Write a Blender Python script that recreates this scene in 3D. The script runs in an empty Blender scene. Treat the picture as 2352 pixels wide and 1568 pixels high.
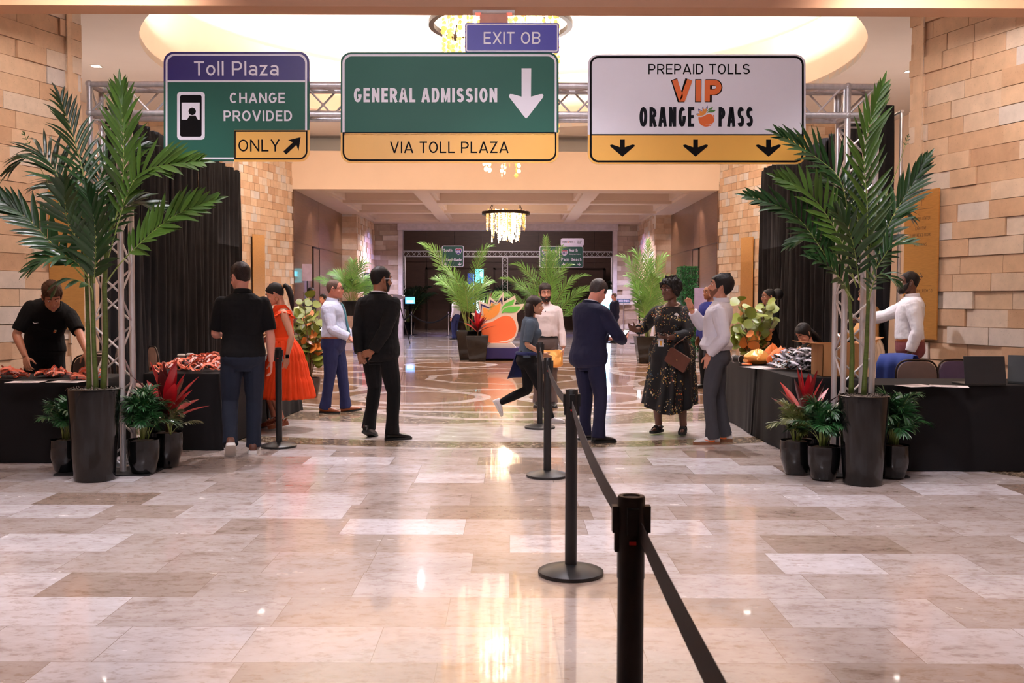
import bpy, bmesh, math, random
import numpy as np
from mathutils import Vector, Matrix, Quaternion, noise
PI = math.pi
SC = bpy.context.scene
COL = SC.collection
R = random.Random(7)

# ------------------------------------------------------------------ camera
FPX = 2287.0                                   # focal length in pixels of the 2352 px wide frame
cd = bpy.data.cameras.new('camera'); cam = bpy.data.objects.new('camera', cd); COL.objects.link(cam)
cd.sensor_width = 36.0; cd.lens = 36.0 * FPX / 2352.0; cd.clip_end = 200
cam.location = (0, 0, 1.46)
_pitch = math.atan2(94.0, FPX)
_m = Matrix.Rotation(-0.0018, 4, 'Z') @ Matrix.Rotation(PI/2 - _pitch, 4, 'X') @ Matrix.Rotation(math.radians(0.17), 4, 'Z')
cam.matrix_world = Matrix.Translation(cam.location) @ _m
SC.camera = cam
cd.dof.use_dof = True; cd.dof.focus_distance = 9.5; cd.dof.aperture_fstop = 11.0
CR = _m.to_3x3(); CO = Vector((0, 0, 1.46))
def P(px, py, Y):                              # point at depth Y seen at a pixel
    d = CR @ Vector(((px - 1176) / FPX, -(py - 784) / FPX, -1.0))
    return CO + d * (Y / d.y)
def G(px, py):                                 # floor point seen at a pixel
    d = CR @ Vector(((px - 1176) / FPX, -(py - 784) / FPX, -1.0))
    return CO + d * (-CO.z / d.z)

# ------------------------------------------------------------------ world, exposure, lights
w = bpy.data.worlds.new('world'); SC.world = w; w.use_nodes = True
w.node_tree.nodes['Background'].inputs[0].default_value = (0.9, 0.8, 0.85, 1)
w.node_tree.nodes['Background'].inputs[1].default_value = 0.04
SC.view_settings.view_transform = 'Standard'; SC.view_settings.look = 'None'
SC.view_settings.gamma = 1; SC.view_settings.use_curve_mapping = False
SC.view_settings.exposure = 0.5
SC.cycles.max_bounces = 5; SC.cycles.diffuse_bounces = 3; SC.cycles.glossy_bounces = 3
SC.cycles.transmission_bounces = 4; SC.cycles.transparent_max_bounces = 6
SC.cycles.use_light_tree = False; SC.cycles.caustics_reflective = False; SC.cycles.caustics_refractive = False
SC.cycles.sample_clamp_indirect = 4.0; SC.cycles.use_adaptive_sampling = True; SC.cycles.adaptive_threshold = 0.03; SC.cycles.use_denoising = True

def area(name, loc, target, size, power, color, sy=None, spread=PI):
    l = bpy.data.lights.new(name, 'AREA'); l.energy = power; l.color = color; l.size = size; l.spread = spread
    if sy: l.shape = 'RECTANGLE'; l.size_y = sy
    o = bpy.data.objects.new(name, l); COL.objects.link(o); o.location = loc
    o.rotation_euler = (Vector(target) - Vector(loc)).to_track_quat('-Z', 'Y').to_euler(); return o
def spot(name, loc, target, power, color, angle=60, blend=0.5, rad=0.05):
    l = bpy.data.lights.new(name, 'SPOT'); l.energy = power; l.color = color
    l.spot_size = math.radians(angle); l.spot_blend = blend; l.shadow_soft_size = rad
    o = bpy.data.objects.new(name, l); COL.objects.link(o); o.location = loc
    o.rotation_euler = (Vector(target) - Vector(loc)).to_track_quat('-Z', 'Y').to_euler(); return o
WARM = (1.0, 0.66, 0.42); PEACH = (1.0, 0.82, 0.70); NEUT = (1.0, 0.86, 0.86); VIOL = (0.5, 0.42, 1.0); COOL = (0.98, 0.92, 1.0)
CX, CY = -0.12, 18.8                           # centre of the rotunda
# area lamps floating inside the round ceiling recess, standing in for its cove light
for k in range(6):
    a = 2*PI*k/6 + 0.2
    area('cove_lamp', (CX+5.3*math.cos(a), CY+5.3*math.sin(a), 6.0), (CX+4.7*math.cos(a), CY+4.7*math.sin(a), 8.3), 2.2, 140, (1.0, 0.91, 0.83), 0.8)
# downlights in the flat ceiling round the recess
DOWN = [(CX+7.0*math.cos(a), CY+7.0*math.sin(a)) for a in [2*PI*k/10 for k in (1, 2, 3, 4, 6, 7, 8, 9)]] + [(-7.7, 18.7), (7.5, 18.9)]
for x, y in DOWN:
    spot('rotunda_downlight_lamp', (x, y, 5.74), (CX+(x-CX)*(0.9 if y < 22 else 0.55), CY+(y-CY)*(0.98 if y < 22 else 0.5), 0), 640, COOL, 92, 0.6, 0.06)
# downlights of the entrance bay the photographer stands in
for x, y, pw in [(-4.4, 5.6, 190), (-2.0, 5.2, 190), (1.6, 5.2, 165), (4.2, 5.6, 160), (-2.4, 1.6, 30), (2.2, 1.6, 40), (-2.9, 7.1, 260), (0.2, 7.1, 240), (2.9, 7.1, 230)]:
    spot('entrance_downlight_lamp', (x, y, 4.55), (x, y-0.1, 0), pw, COOL, 92, 0.9, 0.10)
area('entrance_front_fill', (-1.2, 2.0, 4.4), (0.2, 9.0, 1.6), 2.6, 62, COOL, 0.8, math.radians(110))  # added front fill for the signs and people, not a cove fitting
# warm wash on the cross beam and the stone
area('beam_wash_lamp', (0, 22.0, 5.6), (0, 26.4, 4.7), 9.0, 55, WARM, 0.3)
for s in (-1, 1):
    area('pier_wash_lamp', (s*3.9, 9.0, 4.35), (s*5.6, 11.6, 2.0), 1.6, 42, PEACH, 0.3)
    area('far_pier_wash_lamp', (s*4.6, 22.8, 5.4), (s*6.1, 25.6, 2.2), 1.6, 34, (1.0, 0.82, 0.66), 0.3)
    for y in (28.6, 33.0):
        spot('hall_wall_wash_lamp', (s*4.9, y, 4.30), (s*5.9, y+0.4, 2.4), 45, (1.0, 0.88, 0.9), 90, 0.6, 0.06)
for s in (-1, 1): area('rotunda_ceiling_fill', (s*7.6, 18.0, 2.6), (s*7.4, 18.0, 5.8), 1.2, 70, PEACH, 8.0)  # added unseen lamps facing up, to brighten the grey rotunda ceiling
# coffered hall
for y in (28.7, 35.4):
    for x in (-3.6, 3.4):
        spot('coffer_lamp', (x, y, 4.62), (x, y, 0), 620, (0.95, 0.88, 1.0), 130, 0.7, 0.15)
area('hall_ceiling_fill', (0, 32, 3.0), (0, 32, 6), 7.0, 26, (1.0, 0.84, 0.76), 9.0)  # added unseen lamp in mid-air, brightens the coffers evenly from below
# violet spots overhead, for the lavender glow at the far end
for x, y, z, t, pw in [(-3.6, 36.2, 4.3, (-5.3, 36.6, 2.0), 260), (3.4, 36.2, 4.3, (4.95, 36.6, 2.0), 220), (-3.2, 31.0, 4.3, (-5.74, 30.6, 1.2), 420), (0.0, 41.0, 5.6, (0, 42.0, 0.0), 700)]:
    spot('violet_glow_spot', (x, y, z), t, pw, VIOL, 90, 0.8, 0.04)
spot('end_room_lamp', (0.0, 42.0, 5.7), (0, 50, 2.4), 640, (1.0, 0.80, 0.78), 150, 0.8, 0.1)

# ------------------------------------------------------------------ tagging
def tag(o, label=None, cat=None, group=None, kind=None):
    if label: o['label'] = label
    if cat: o['category'] = cat
    if group: o['group'] = group
    if kind: o['kind'] = kind
    return o
def empty(name, loc=(0, 0, 0), rz=0, label=None, cat=None, group=None):
    o = bpy.data.objects.new(name, None); COL.objects.link(o); o.empty_display_size = 0.1
    o.location = loc; o.rotation_euler = (0, 0, rz); return tag(o, label, cat, group)
def kids(o): return [c for c in bpy.data.objects if c.parent == o]
def copy_tree(o, loc=None, rz=None, label=None, group=None, parent=None):
    c = o.copy(); COL.objects.link(c); c.parent = parent
    if loc is not None: c.location = loc
    if rz is not None: c.rotation_euler = (0, 0, rz)
    if label: c['label'] = label
    if group: c['group'] = group
    for ch in kids(o): copy_tree(ch, parent=c)
    return c

# ------------------------------------------------------------------ materials
MATS = {}
def nn(t, k, **kw):
    n = t.nodes.new(k)
    for a, v in kw.items(): setattr(n, a, v)
    return n
def s2l(c):
    return tuple(((x/12.92) if x <= 0.04045 else ((x+0.055)/1.055)**2.4) for x in c)
def hexc(r, g, b): return s2l((r/255, g/255, b/255))
def mat(name, col, rough=0.5, metal=0.0, var=0.12, scale=6.0, bump=0.0, bscale=60.0, emit=None, estr=0.0, coat=0.0, spec=0.5, island=0.0, sheen=0.0, trans=0.0, alpha=1.0, stretch=None, sss=0.0):
    if name in MATS: return MATS[name]
    m = bpy.data.materials.new(name); m.use_nodes = True; t = m.node_tree; b = t.nodes['Principled BSDF']; L = t.links
    b.inputs['Roughness'].default_value = rough; b.inputs['Metallic'].default_value = metal
    b.inputs['Coat Weight'].default_value = coat; b.inputs['Specular IOR Level'].default_value = spec
    b.inputs['Sheen Weight'].default_value = sheen; b.inputs['Transmission Weight'].default_value = trans
    b.inputs['Alpha'].default_value = alpha
    if sss: b.inputs['Subsurface Weight'].default_value = sss; b.inputs['Subsurface Radius'].default_value = (0.02, 0.008, 0.005)
    tc = nn(t, 'ShaderNodeTexCoord'); src = tc.outputs['Object']
    if stretch:
        mp = nn(t, 'ShaderNodeMapping'); mp.inputs['Scale'].default_value = stretch; L.new(src, mp.inputs[0]); src = mp.outputs[0]
    nz = nn(t, 'ShaderNodeTexNoise'); nz.inputs['Scale'].default_value = scale; nz.inputs['Detail'].default_value = 4; L.new(src, nz.inputs['Vector'])
    mr = nn(t, 'ShaderNodeMapRange'); mr.inputs[1].default_value = 0.3; mr.inputs[2].default_value = 0.7
    mr.inputs[3].default_value = 1-var; mr.inputs[4].default_value = 1+var; L.new(nz.outputs['Fac'], mr.inputs[0])
    val = mr.outputs[0]
    if island:
        ge = nn(t, 'ShaderNodeNewGeometry'); m2 = nn(t, 'ShaderNodeMapRange'); m2.inputs[3].default_value = 1-island; m2.inputs[4].default_value = 1+island
        L.new(ge.outputs['Random Per Island'], m2.inputs[0]); mu = nn(t, 'ShaderNodeMath', operation='MULTIPLY'); L.new(val, mu.inputs[0]); L.new(m2.outputs[0], mu.inputs[1]); val = mu.outputs[0]
    vm = nn(t, 'ShaderNodeVectorMath', operation='SCALE'); vm.inputs[0].default_value = col[:3]; L.new(val, vm.inputs['Scale']); L.new(vm.outputs[0], b.inputs['Base Color'])
    if bump:
        n2 = nn(t, 'ShaderNodeTexNoise'); n2.inputs['Scale'].default_value = bscale; n2.inputs['Detail'].default_value = 3; L.new(src, n2.inputs['Vector'])
        bp = nn(t, 'ShaderNodeBump'); bp.inputs['Strength'].default_value = bump; bp.inputs['Distance'].default_value = 0.01; L.new(n2.outputs['Fac'], bp.inputs['Height']); L.new(bp.outputs[0], b.inputs['Normal'])
    if emit: b.inputs['Emission Color'].default_value = (*emit, 1); b.inputs['Emission Strength'].default_value = estr
    MATS[name] = m; return m

# ------------------------------------------------------------------ mesh builder
class MB:
    def __init__(s): s.v = []; s.f = []; s.mi = []; s.m = 0
    def add(s, vs, fs):
        o = len(s.v); s.v.extend([tuple(p) for p in vs]); s.f.extend([tuple(i+o for i in f) for f in fs]); s.mi.extend([s.m]*len(fs)); return s
    def box(s, lo, hi, M=None):
        (a, b, c), (d, e, f) = lo, hi
        vs = [Vector(p) for p in [(a,b,c),(d,b,c),(d,e,c),(a,e,c),(a,b,f),(d,b,f),(d,e,f),(a,e,f)]]
        if M is not None: vs = [M @ p for p in vs]
        return s.add(vs, [(3,2,1,0),(4,5,6,7),(0,1,5,4),(1,2,6,5),(2,3,7,6),(3,0,4,7)])
    def cbox(s, c, h, M=None): return s.box([c[i]-h[i] for i in range(3)], [c[i]+h[i] for i in range(3)], M)
    def prism(s, poly, lo, hi, f=lambda x, y, z: (x, z, y)):   # 2-D outline extruded; f maps (u, v, depth) to xyz
        n = len(poly); vs = [f(u, v, lo) for u, v in poly] + [f(u, v, hi) for u, v in poly]
        from mathutils.geometry import tessellate_polygon
        tris = tessellate_polygon([[Vector((u, v, 0)) for u, v in poly]])
        fs = [tuple(t) for t in tris] + [tuple(n+i for i in reversed(t)) for t in tris]
        fs += [(i, (i+1) % n, n+(i+1) % n, n+i) for i in range(n)]
        return s.add(vs, fs)
    def tube(s, pts, rad, n=8, sx=1.0, sy=1.0, up=None, cap=True):
        pts = [Vector(p) for p in pts]; k = len(pts)
        rad = [rad]*k if isinstance(rad, (int, float)) else rad
        rings = []; ref = Vector(up) if up is not None else None
        for i in range(k):
            t = (pts[min(i+1, k-1)] - pts[max(i-1, 0)]).normalized()
            if ref is None: ref = Vector((0, 1, 0)) if abs(t.y) < 0.9 else Vector((1, 0, 0))
            x = ref - t*ref.dot(t)
            if x.length < 1e-5: x = t.orthogonal()
            x.normalize(); y = t.cross(x); ref = x if up is None else ref
            r = rad[i]; rx, ry = (r if isinstance(r, (tuple, list)) else (r*sx, r*sy))
            rings.append([pts[i] + x*(rx*math.cos(2*PI*j/n)) + y*(ry*math.sin(2*PI*j/n)) for j in range(n)])
        return s.rings(rings, cap)
    def rings(s, rings, cap=True):
        n = len(rings[0]); k = len(rings); vs = [p for r in rings for p in r]; fs = []
        for i in range(k-1):
            for j in range(n):
                a = i*n+j; b = i*n+(j+1) % n; fs.append((a, b, b+n, a+n))
        if cap: fs.append(tuple(reversed(range(n)))); fs.append(tuple((k-1)*n+j for j in range(n)))
        return s.add(vs, fs)
    def lathe(s, prof, n=24, c=(0, 0, 0), cap=True):
        rings = [[(c[0]+r*math.cos(2*PI*j/n), c[1]+r*math.sin(2*PI*j/n), c[2]+z) for j in range(n)] for r, z in prof]
        return s.rings(rings, cap)
    def ball(s, c, r, n=12, m=8, M=None):
        rx, ry, rz = (r, r, r) if isinstance(r, (int, float)) else r; c = Vector(c)
        rings = []
        for i in range(m+1):
            a = -PI/2 + PI*i/m; q = max(math.cos(a), 0.02)
            ring = [Vector((rx*q*math.cos(2*PI*j/n), ry*q*math.sin(2*PI*j/n), rz*math.sin(a))) for j in range(n)]
            rings.append([(c + (M @ p if M is not None else p)) for p in ring])
        return s.rings(rings)
    def grid(s, g, closed=False):                # g[i][j] points
        n = len(g[0]); vs = [p for r in g for p in r]; fs = []
        for i in range(len(g)-1):
            for j in range(n if closed else n-1):
                a = i*n+j; b = i*n+(j+1) % n; fs.append((a, b, b+n, a+n))
        return s.add(vs, fs)
    def mesh(s, name):
        me = bpy.data.meshes.new(name); me.from_pydata(s.v, [], s.f); me.polygons.foreach_set('material_index', s.mi); me.update(); return me
    def build(s, name, mats, parent=None, smooth=False, loc=None, bevel=0.0, fix=False):
        me = s.mesh(name)
        if fix:
            bm = bmesh.new(); bm.from_mesh(me); bmesh.ops.recalc_face_normals(bm, faces=bm.faces); bm.to_mesh(me); bm.free()
        for m in (mats if isinstance(mats, (list, tuple)) else [mats]): me.materials.append(m)
        if smooth:
            me.polygons.foreach_set('use_smooth', [True]*len(me.polygons))
            if smooth is not True: me.set_sharp_from_angle(angle=math.radians(smooth))
        o = bpy.data.objects.new(name, me); COL.objects.link(o)
        if parent is not None: o.parent = parent
        if loc is not None: o.location = loc
        if bevel:
            b = o.modifiers.new('bevel', 'BEVEL'); b.width = bevel; b.segments = 2; b.limit_method = 'ANGLE'
        return o
def rrect(x0, y0, x1, y1, r, n=6, corners=(1, 1, 1, 1)):     # bl, br, tr, tl
    out = []
    for (cx, cy, a0), on in zip([(x0+r, y0+r, PI), (x1-r, y0+r, 1.5*PI), (x1-r, y1-r, 0), (x0+r, y1-r, 0.5*PI)], corners):
        if on: out += [(cx+r*math.cos(a0+PI/2*k/n), cy+r*math.sin(a0+PI/2*k/n)) for k in range(n+1)]
        else: out.append({PI: (x0, y0), 1.5*PI: (x1, y0), 0: (x1, y1), 0.5*PI: (x0, y1)}[a0])
    return out
def ring_poly(mb, outer, inner, lo, hi, f=lambda x, y, z: (x, z, y)):   # frame between two outlines of equal length
    n = len(outer)
    for i in range(n):
        j = (i+1) % n; q = [outer[i], outer[j], inner[j], inner[i]]
        mb.prism(q, lo, hi, f)

# ---- lettering: drawn from strokes of even width, like highway signs
def _E(cx, cy, rx, ry, a0, a1, n=10):
    return [(cx+rx*math.cos(math.radians(a0+(a1-a0)*k/n)), cy+ry*math.sin(math.radians(a0+(a1-a0)*k/n))) for k in range(n+1)]
GW = dict(A=.78, B=.68, C=.70, D=.70, E=.60, F=.58, G=.72, H=.70, I=.16, J=.55, K=.70, L=.56, M=.84, N=.72, O=.76, P=.66, Q=.76, R=.68, S=.66, T=.64, U=.70, V=.76, W=1.0, X=.70, Y=.72, Z=.64,
          a=.56, b=.58, c=.54, d=.58, e=.56, h=.54, i=.16, l=.16, m=.84, n=.54, o=.58, p=.58, r=.36, s=.50, t=.38, u=.54, w=.80, z=.50, g=.58, x=.54, y=.56)
GW.update({' ': .30, '-': .36, '.': .16, '/': .4, '0': .66, '1': .36, '2': .62, '3': .62, '4': .66, '5': .62, '6': .62, '7': .6, '8': .64, '9': .62, ':': .16})
def glyph(c, w, t):
    l = t/2; r = w-l; T = 1-l; B = l; m = w/2; h = .74-l; hm = (h+B)/2; hr = (h-B)/2; rr = (r-l)/2
    bowl = lambda x0, y0, y1: [(x0, y1)] + _E(r-min(.5*(y1-y0), r-x0), (y0+y1)/2, min(.5*(y1-y0), r-x0), (y1-y0)/2, 90, -90) + [(x0, y0)]
    S = lambda b, t_: _E(m, t_-(t_-b)*.25, rr, (t_-b)*.25, 25, 180, 10) + [(l+.35*rr*0, t_-(t_-b)*.25)] [:0] + _E(m, t_-(t_-b)*.25, rr, (t_-b)*.25, 180, 250, 5) + _E(m, b+(t_-b)*.25, rr, (t_-b)*.25, 70, 0, 5) + _E(m, b+(t_-b)*.25, rr, (t_-b)*.25, 0, -155, 10)
    G_ = {
     'A': [[(l*.8, 0), (m-l*.35, T), (m+l*.35, T), (w-l*.8, 0)], [(w*.2, .28), (w*.8, .28)]], 'B': [[(l, 0), (l, 1)], bowl(l, .52, T), bowl(l, B, .52)],
     'C': [_E(m, .5, rr, T-.5, 48, 312, 20)], 'D': [[(l, 0), (l, 1)], [(l, T)] + _E(r-rr*1.1, .5, rr*1.1, T-.5, 90, -90, 16) + [(l, B)]],
     'E': [[(l, 0), (l, 1)], [(l, T), (w, T)], [(l, .51), (w*.92, .51)], [(l, B), (w, B)]], 'F': [[(l, 0), (l, 1)], [(l, T), (w, T)], [(l, .51), (w*.9, .51)]],
     'G': [_E(m, .5, rr, T-.5, 48, 340, 20) + [(r, .46)], [(m+.02, .46), (r+l, .46)]], 'H': [[(l, 0), (l, 1)], [(r, 0), (r, 1)], [(l, .51), (r, .51)]],
     'I': [[(m, 0), (m, 1)]], 'J': [[(r, 1), (r, .25)] + _E(m, .25+l*0, rr, .25-l, 0, -170, 10)], 'K': [[(l, 0), (l, 1)], [(w-l*.6, 1), (l, .36)], [(w*.40, .58), (w-l*.5, 0)]],
     'L': [[(l, 0), (l, 1)], [(l, B), (w, B)]], 'M': [[(l, 0), (l, 1)], [(r, 0), (r, 1)], [(l, .97), (m, .22), (r, .97)]],
     'N': [[(l, 0), (l, 1)], [(r, 0), (r, 1)], [(l, .97), (r, .03)]], 'O': [_E(m, .5, rr, T-.5, 0, 360, 28)], 'Q': [_E(m, .5, rr, T-.5, 0, 360, 28), [(m, .3), (w, 0)]],
     'P': [[(l, 0), (l, 1)], bowl(l, .44, T)], 'R': [[(l, 0), (l, 1)], bowl(l, .46, T), [(w*.5, .46), (w-l*.6, 0)]], 'S': [S(B, T)],
     'T': [[(0, T), (w, T)], [(m, 0), (m, 1)]], 'U': [[(l, 1), (l, .32)] + _E(m, .32, rr, .32-l, 180, 360, 14) + [(r, 1)]], 'V': [[(l*.8, 1), (m-l*.3, B), (m+l*.3, B), (w-l*.8, 1)]],
     'W': [[(l*.8, 1), (w*.27, B), (m, .8), (w*.73, B), (w-l*.8, 1)]], 'X': [[(l*.7, 0), (w-l*.7, 1)], [(l*.7, 1), (w-l*.7, 0)]], 'Y': [[(l*.8, 1), (m, .45), (w-l*.8, 1)], [(m, .47), (m, 0)]],
     'Z': [[(0, T), (r-l*.3, T), (l*1.3, B), (w, B)]],
     'a': [[(r, 0), (r, h*.6)] + _E(m, h-hr*.55, rr, hr*.55, 0, 150, 8), _E(l+rr, B+hr*.52, rr, hr*.52, 0, 360, 18)], 'b': [[(l, 0), (l, 1.02)], _E(m, hm, rr, hr, 0, 360, 20)], 'd': [[(r, 0), (r, 1.02)], _E(m, hm, rr, hr, 0, 360, 20)],
     'p': [[(l, -.25), (l, h)], _E(m, hm, rr, hr, 0, 360, 20)], 'g': [[(r, h), (r, -.05)] + _E(m, -.05, rr, .18, 0, -150, 8), _E(m, hm, rr, hr, 0, 360, 20)], 'c': [_E(m, hm, rr, hr, 48, 312, 16)],
     'e': [[(l, hm)] + [(r, hm)] + _E(m, hm, rr, hr, 0, 315, 18)], 'h': [[(l, 0), (l, 1.02)], [(l, h-rr)] + _E(m, h-rr, rr, rr, 180, 0, 12) + [(r, 0)]], 'n': [[(l, 0), (l, .74)], [(l, h-rr)] + _E(m, h-rr, rr, rr, 180, 0, 12) + [(r, 0)]],
     'i': [[(m, 0), (m, .72)], [(m, .86), (m, 1.02)]], 'l': [[(m, 0), (m, 1.02)]], 'm': [[(l, 0), (l, .74)], [(l, h-rr/2)] + _E(l+rr/2, h-rr/2, rr/2, rr/2, 180, 0, 10) + [(m, 0)], [(m, h-rr/2)] + _E(m+rr/2, h-rr/2, rr/2, rr/2, 180, 0, 10) + [(r, 0)]],
     'o': [_E(m, hm, rr, hr, 0, 360, 22)], 'r': [[(l, 0), (l, .74)], [(l, h-(w-t))] + _E(w-l*.6, h-(w-t), w-t-l*.2, w-t, 180, 85, 8)], 's': [S(B, h)], 't': [[(w*.42, .95), (w*.42, .2)] + _E(w*.42+.12, .2, .12, .2-l, 180, 275, 6), [(0, .68), (w, .68)]],
     'u': [[(l, .74), (l, B+rr)] + _E(m, B+rr, rr, rr, 180, 360, 12) + [(r, .74)], [(r, 0), (r, .5)]], 'w': [[(l*.8, .74), (w*.27, B), (m, .6), (w*.73, B), (w-l*.8, .74)]], 'z': [[(0, h), (r-l*.3, h), (l*1.3, B), (w, B)]],
     'x': [[(l*.7, 0), (w-l*.7, .74)], [(l*.7, .74), (w-l*.7, 0)]], 'y': [[(l*.8, .74), (m, .05)], [(w-l*.8, .74), (m*.6, -.25)]],
     '-': [[(0, .38), (w, .38)]], '.': [[(m, 0), (m, t)]], ':': [[(m, 0), (m, t)], [(m, .5), (m, .5+t)]], '/': [[(0, 0), (w, 1)]],
     '9': [_E(m, .66, rr, T-.66, 0, 360, 20), _E(m, .5, rr, .5-l, 15, -140, 14)], '6': [_E(m, .34, rr, .34-B, 0, 360, 20), _E(m, .5, rr, .5-l, 40, 195, 14)], '5': [[(r, T), (l+.03, T), (l, .54)] + _E(m, .36, rr, .36-B, 125, -150, 16)], '7': [[(0, T), (r, T), (w*.35, 0)]],
     '1': [[(0, .8), (r, .97), (r, 0)]], '0': [_E(m, .5, rr, T-.5, 0, 360, 24)], '2': [_E(m, .7, rr, T-.7, 160, -40, 12) + [(l, B), (w, B)]], '3': [_E(m, .73, rr, T-.73, 150, -90, 12), _E(m, .27, rr, .27-B, 90, -150, 12)], '4': [[(w*.72, 0), (w*.72, .97), (l, .3), (w, .3)]], '8': [_E(m, .73, rr*.9, T-.73, 0, 360, 18), _E(m, .27, rr, .25-B+.02, 0, 360, 18)],
     ' ': []}
    return G_[c]
def text_polys(s, height=1.0, t=0.14, wf=1.0, gap=0.16):
    vs, fs, x, sk = [], [], 0.0, 0
    for c in s:
        w = max(GW[c]*wf, t if c not in ' ' else 0) if c not in 'Iil.:' else t
        for st in glyph(c, w, t):
            n = len(st)
            closed = n > 3 and abs(st[0][0]-st[-1][0]) < 1e-6 and abs(st[0][1]-st[-1][1]) < 1e-6
            L, Rr = [], []
            for i in range(n):
                a = Vector(st[i-1] if i else (st[-2] if closed else st[0])); b = Vector(st[i]); d = Vector(st[i+1] if i < n-1 else (st[1] if closed else st[-1]))
                u = (b-a); v = (d-b)
                if u.length < 1e-9: u = v
                if v.length < 1e-9: v = u
                u.normalize(); v.normalize(); nu = Vector((-u.y, u.x)); nv = Vector((-v.y, v.x)); mi = (nu+nv)
                if mi.length < 1e-3: mi = nu.copy()
                mi.normalize(); k = min(1/max(mi.dot(nu), 0.3), 2.2)*t/2
                L.append(b+mi*k); Rr.append(b-mi*k)
            o = len(vs); sk = (sk+1) % 4
            for a, b in zip(L, Rr): vs += [((x+a.x)*height, a.y*height, sk*0.00012), ((x+b.x)*height, b.y*height, sk*0.00012)]
            fs += [(o+2*i, o+2*i+1, o+2*i+3, o+2*i+2) for i in range(n-1)]
        x += w + (gap if c != ' ' else gap*.5)
    return vs, fs, (x-gap)*height
def put_text(mb, s, x, z, y, height, width=None, t=0.14, wf=1.0, gap=0.16, align='L', f=None):
    """Lettering facing -Y: cap height, fitted to a total width by spreading or squeezing the letters; f maps (x, y, z) on."""
    if width:
        for _ in range(5):
            vs, fs, wd = text_polys(s, height, t, wf, gap); k = (width/wd)
            wf *= k**1.1; gap *= k**0.6
        wd0 = width
    vs, fs, wd = text_polys(s, height, t, wf, gap)
    ox = {'L': 0, 'C': -wd/2, 'R': -wd}[align]
    pts = [(x+ox+a, y-e, z+b) for a, b, e in vs]
    if f: pts = [f(p) for p in pts]
    mb.add(pts, fs)
# ------------------------------------------------------------------ the setting
def structure(o): o['kind'] = 'structure'; return o
plaster = mat('cream plaster', hexc(228, 205, 188), 0.75, var=0.02, scale=2)
plaster2 = mat('peach plaster', hexc(236, 208, 184), 0.7, var=0.02, scale=2)
greyceil = mat('grey ceiling plaster', hexc(222, 214, 210), 0.8, var=0.02, scale=1.5)
white = mat('white plaster', hexc(246, 242, 236), 0.8, var=0.01, scale=2)
woodp = mat('brown wood panel', hexc(112, 78, 56), 0.28, var=0.2, scale=2.2, stretch=(1, 1, 12), coat=0.3)
darkwood = mat('dark brown wood panel', hexc(72, 48, 36), 0.5, var=0.15, scale=2.0, stretch=(1, 1, 8))
bronze = mat('dark bronze metal', hexc(58, 46, 40), 0.4, 0.7, var=0.08)

def stone_mat(name, ramp, noise_scale=5.0):
    m = bpy.data.materials.new(name); m.use_nodes = True; t = m.node_tree; L = t.links; b = t.nodes['Principled BSDF']; b.inputs['Roughness'].default_value = 0.62
    ge = nn(t, 'ShaderNodeNewGeometry'); cr = nn(t, 'ShaderNodeValToRGB'); els = cr.color_ramp.elements
    while len(els) > 1: els.remove(els[-1])
    els[0].position = ramp[0][0]; els[0].color = (*ramp[0][1], 1)
    for p, c in ramp[1:]: e = els.new(p); e.color = (*c, 1)
    L.new(ge.outputs['Random Per Island'], cr.inputs[0])
    tc = nn(t, 'ShaderNodeTexCoord'); nz = nn(t, 'ShaderNodeTexNoise'); nz.inputs['Scale'].default_value = noise_scale; nz.inputs['Detail'].default_value = 6; nz.inputs['Roughness'].default_value = 0.65; L.new(tc.outputs['Object'], nz.inputs[0])
    mr = nn(t, 'ShaderNodeMapRange'); mr.inputs[1].default_value = 0.3; mr.inputs[2].default_value = 0.7; mr.inputs[3].default_value = 0.86; mr.inputs[4].default_value = 1.1; L.new(nz.outputs[0], mr.inputs[0])
    vo = nn(t, 'ShaderNodeTexVoronoi'); vo.inputs['Scale'].default_value = 28; L.new(tc.outputs['Object'], vo.inputs[0])
    m3 = nn(t, 'ShaderNodeMapRange'); m3.inputs[1].default_value = 0.05; m3.inputs[2].default_value = 0.16; m3.inputs[3].default_value = 0.72; m3.inputs[4].default_value = 1.0; L.new(vo.outputs['Distance'], m3.inputs[0])
    mu = nn(t, 'ShaderNodeMath', operation='MULTIPLY'); L.new(mr.outputs[0], mu.inputs[0]); L.new(m3.outputs[0], mu.inputs[1])
    vm = nn(t, 'ShaderNodeVectorMath', operation='SCALE'); L.new(cr.outputs[0], vm.inputs[0]); L.new(mu.outputs[0], vm.inputs['Scale']); L.new(vm.outputs[0], b.inputs['Base Color'])
    bp = nn(t, 'ShaderNodeBump'); bp.inputs['Strength'].default_value = 0.35; bp.inputs['Distance'].default_value = 0.01; L.new(nz.outputs[0], bp.inputs['Height']); L.new(bp.outputs[0], b.inputs['Normal'])
    return m
STONE = stone_mat('limestone blocks', [(0, hexc(196, 158, 128)), (0.3, hexc(212, 178, 148)), (0.62, hexc(220, 190, 162)), (0.85, hexc(222, 204, 188)), (1, hexc(214, 206, 204))])
STONE2 = stone_mat('grey limestone blocks', [(0, hexc(150, 128, 112)), (0.4, hexc(172, 150, 134)), (0.7, hexc(186, 166, 150)), (0.9, hexc(214, 200, 190)), (1, hexc(226, 216, 210))])
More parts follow.
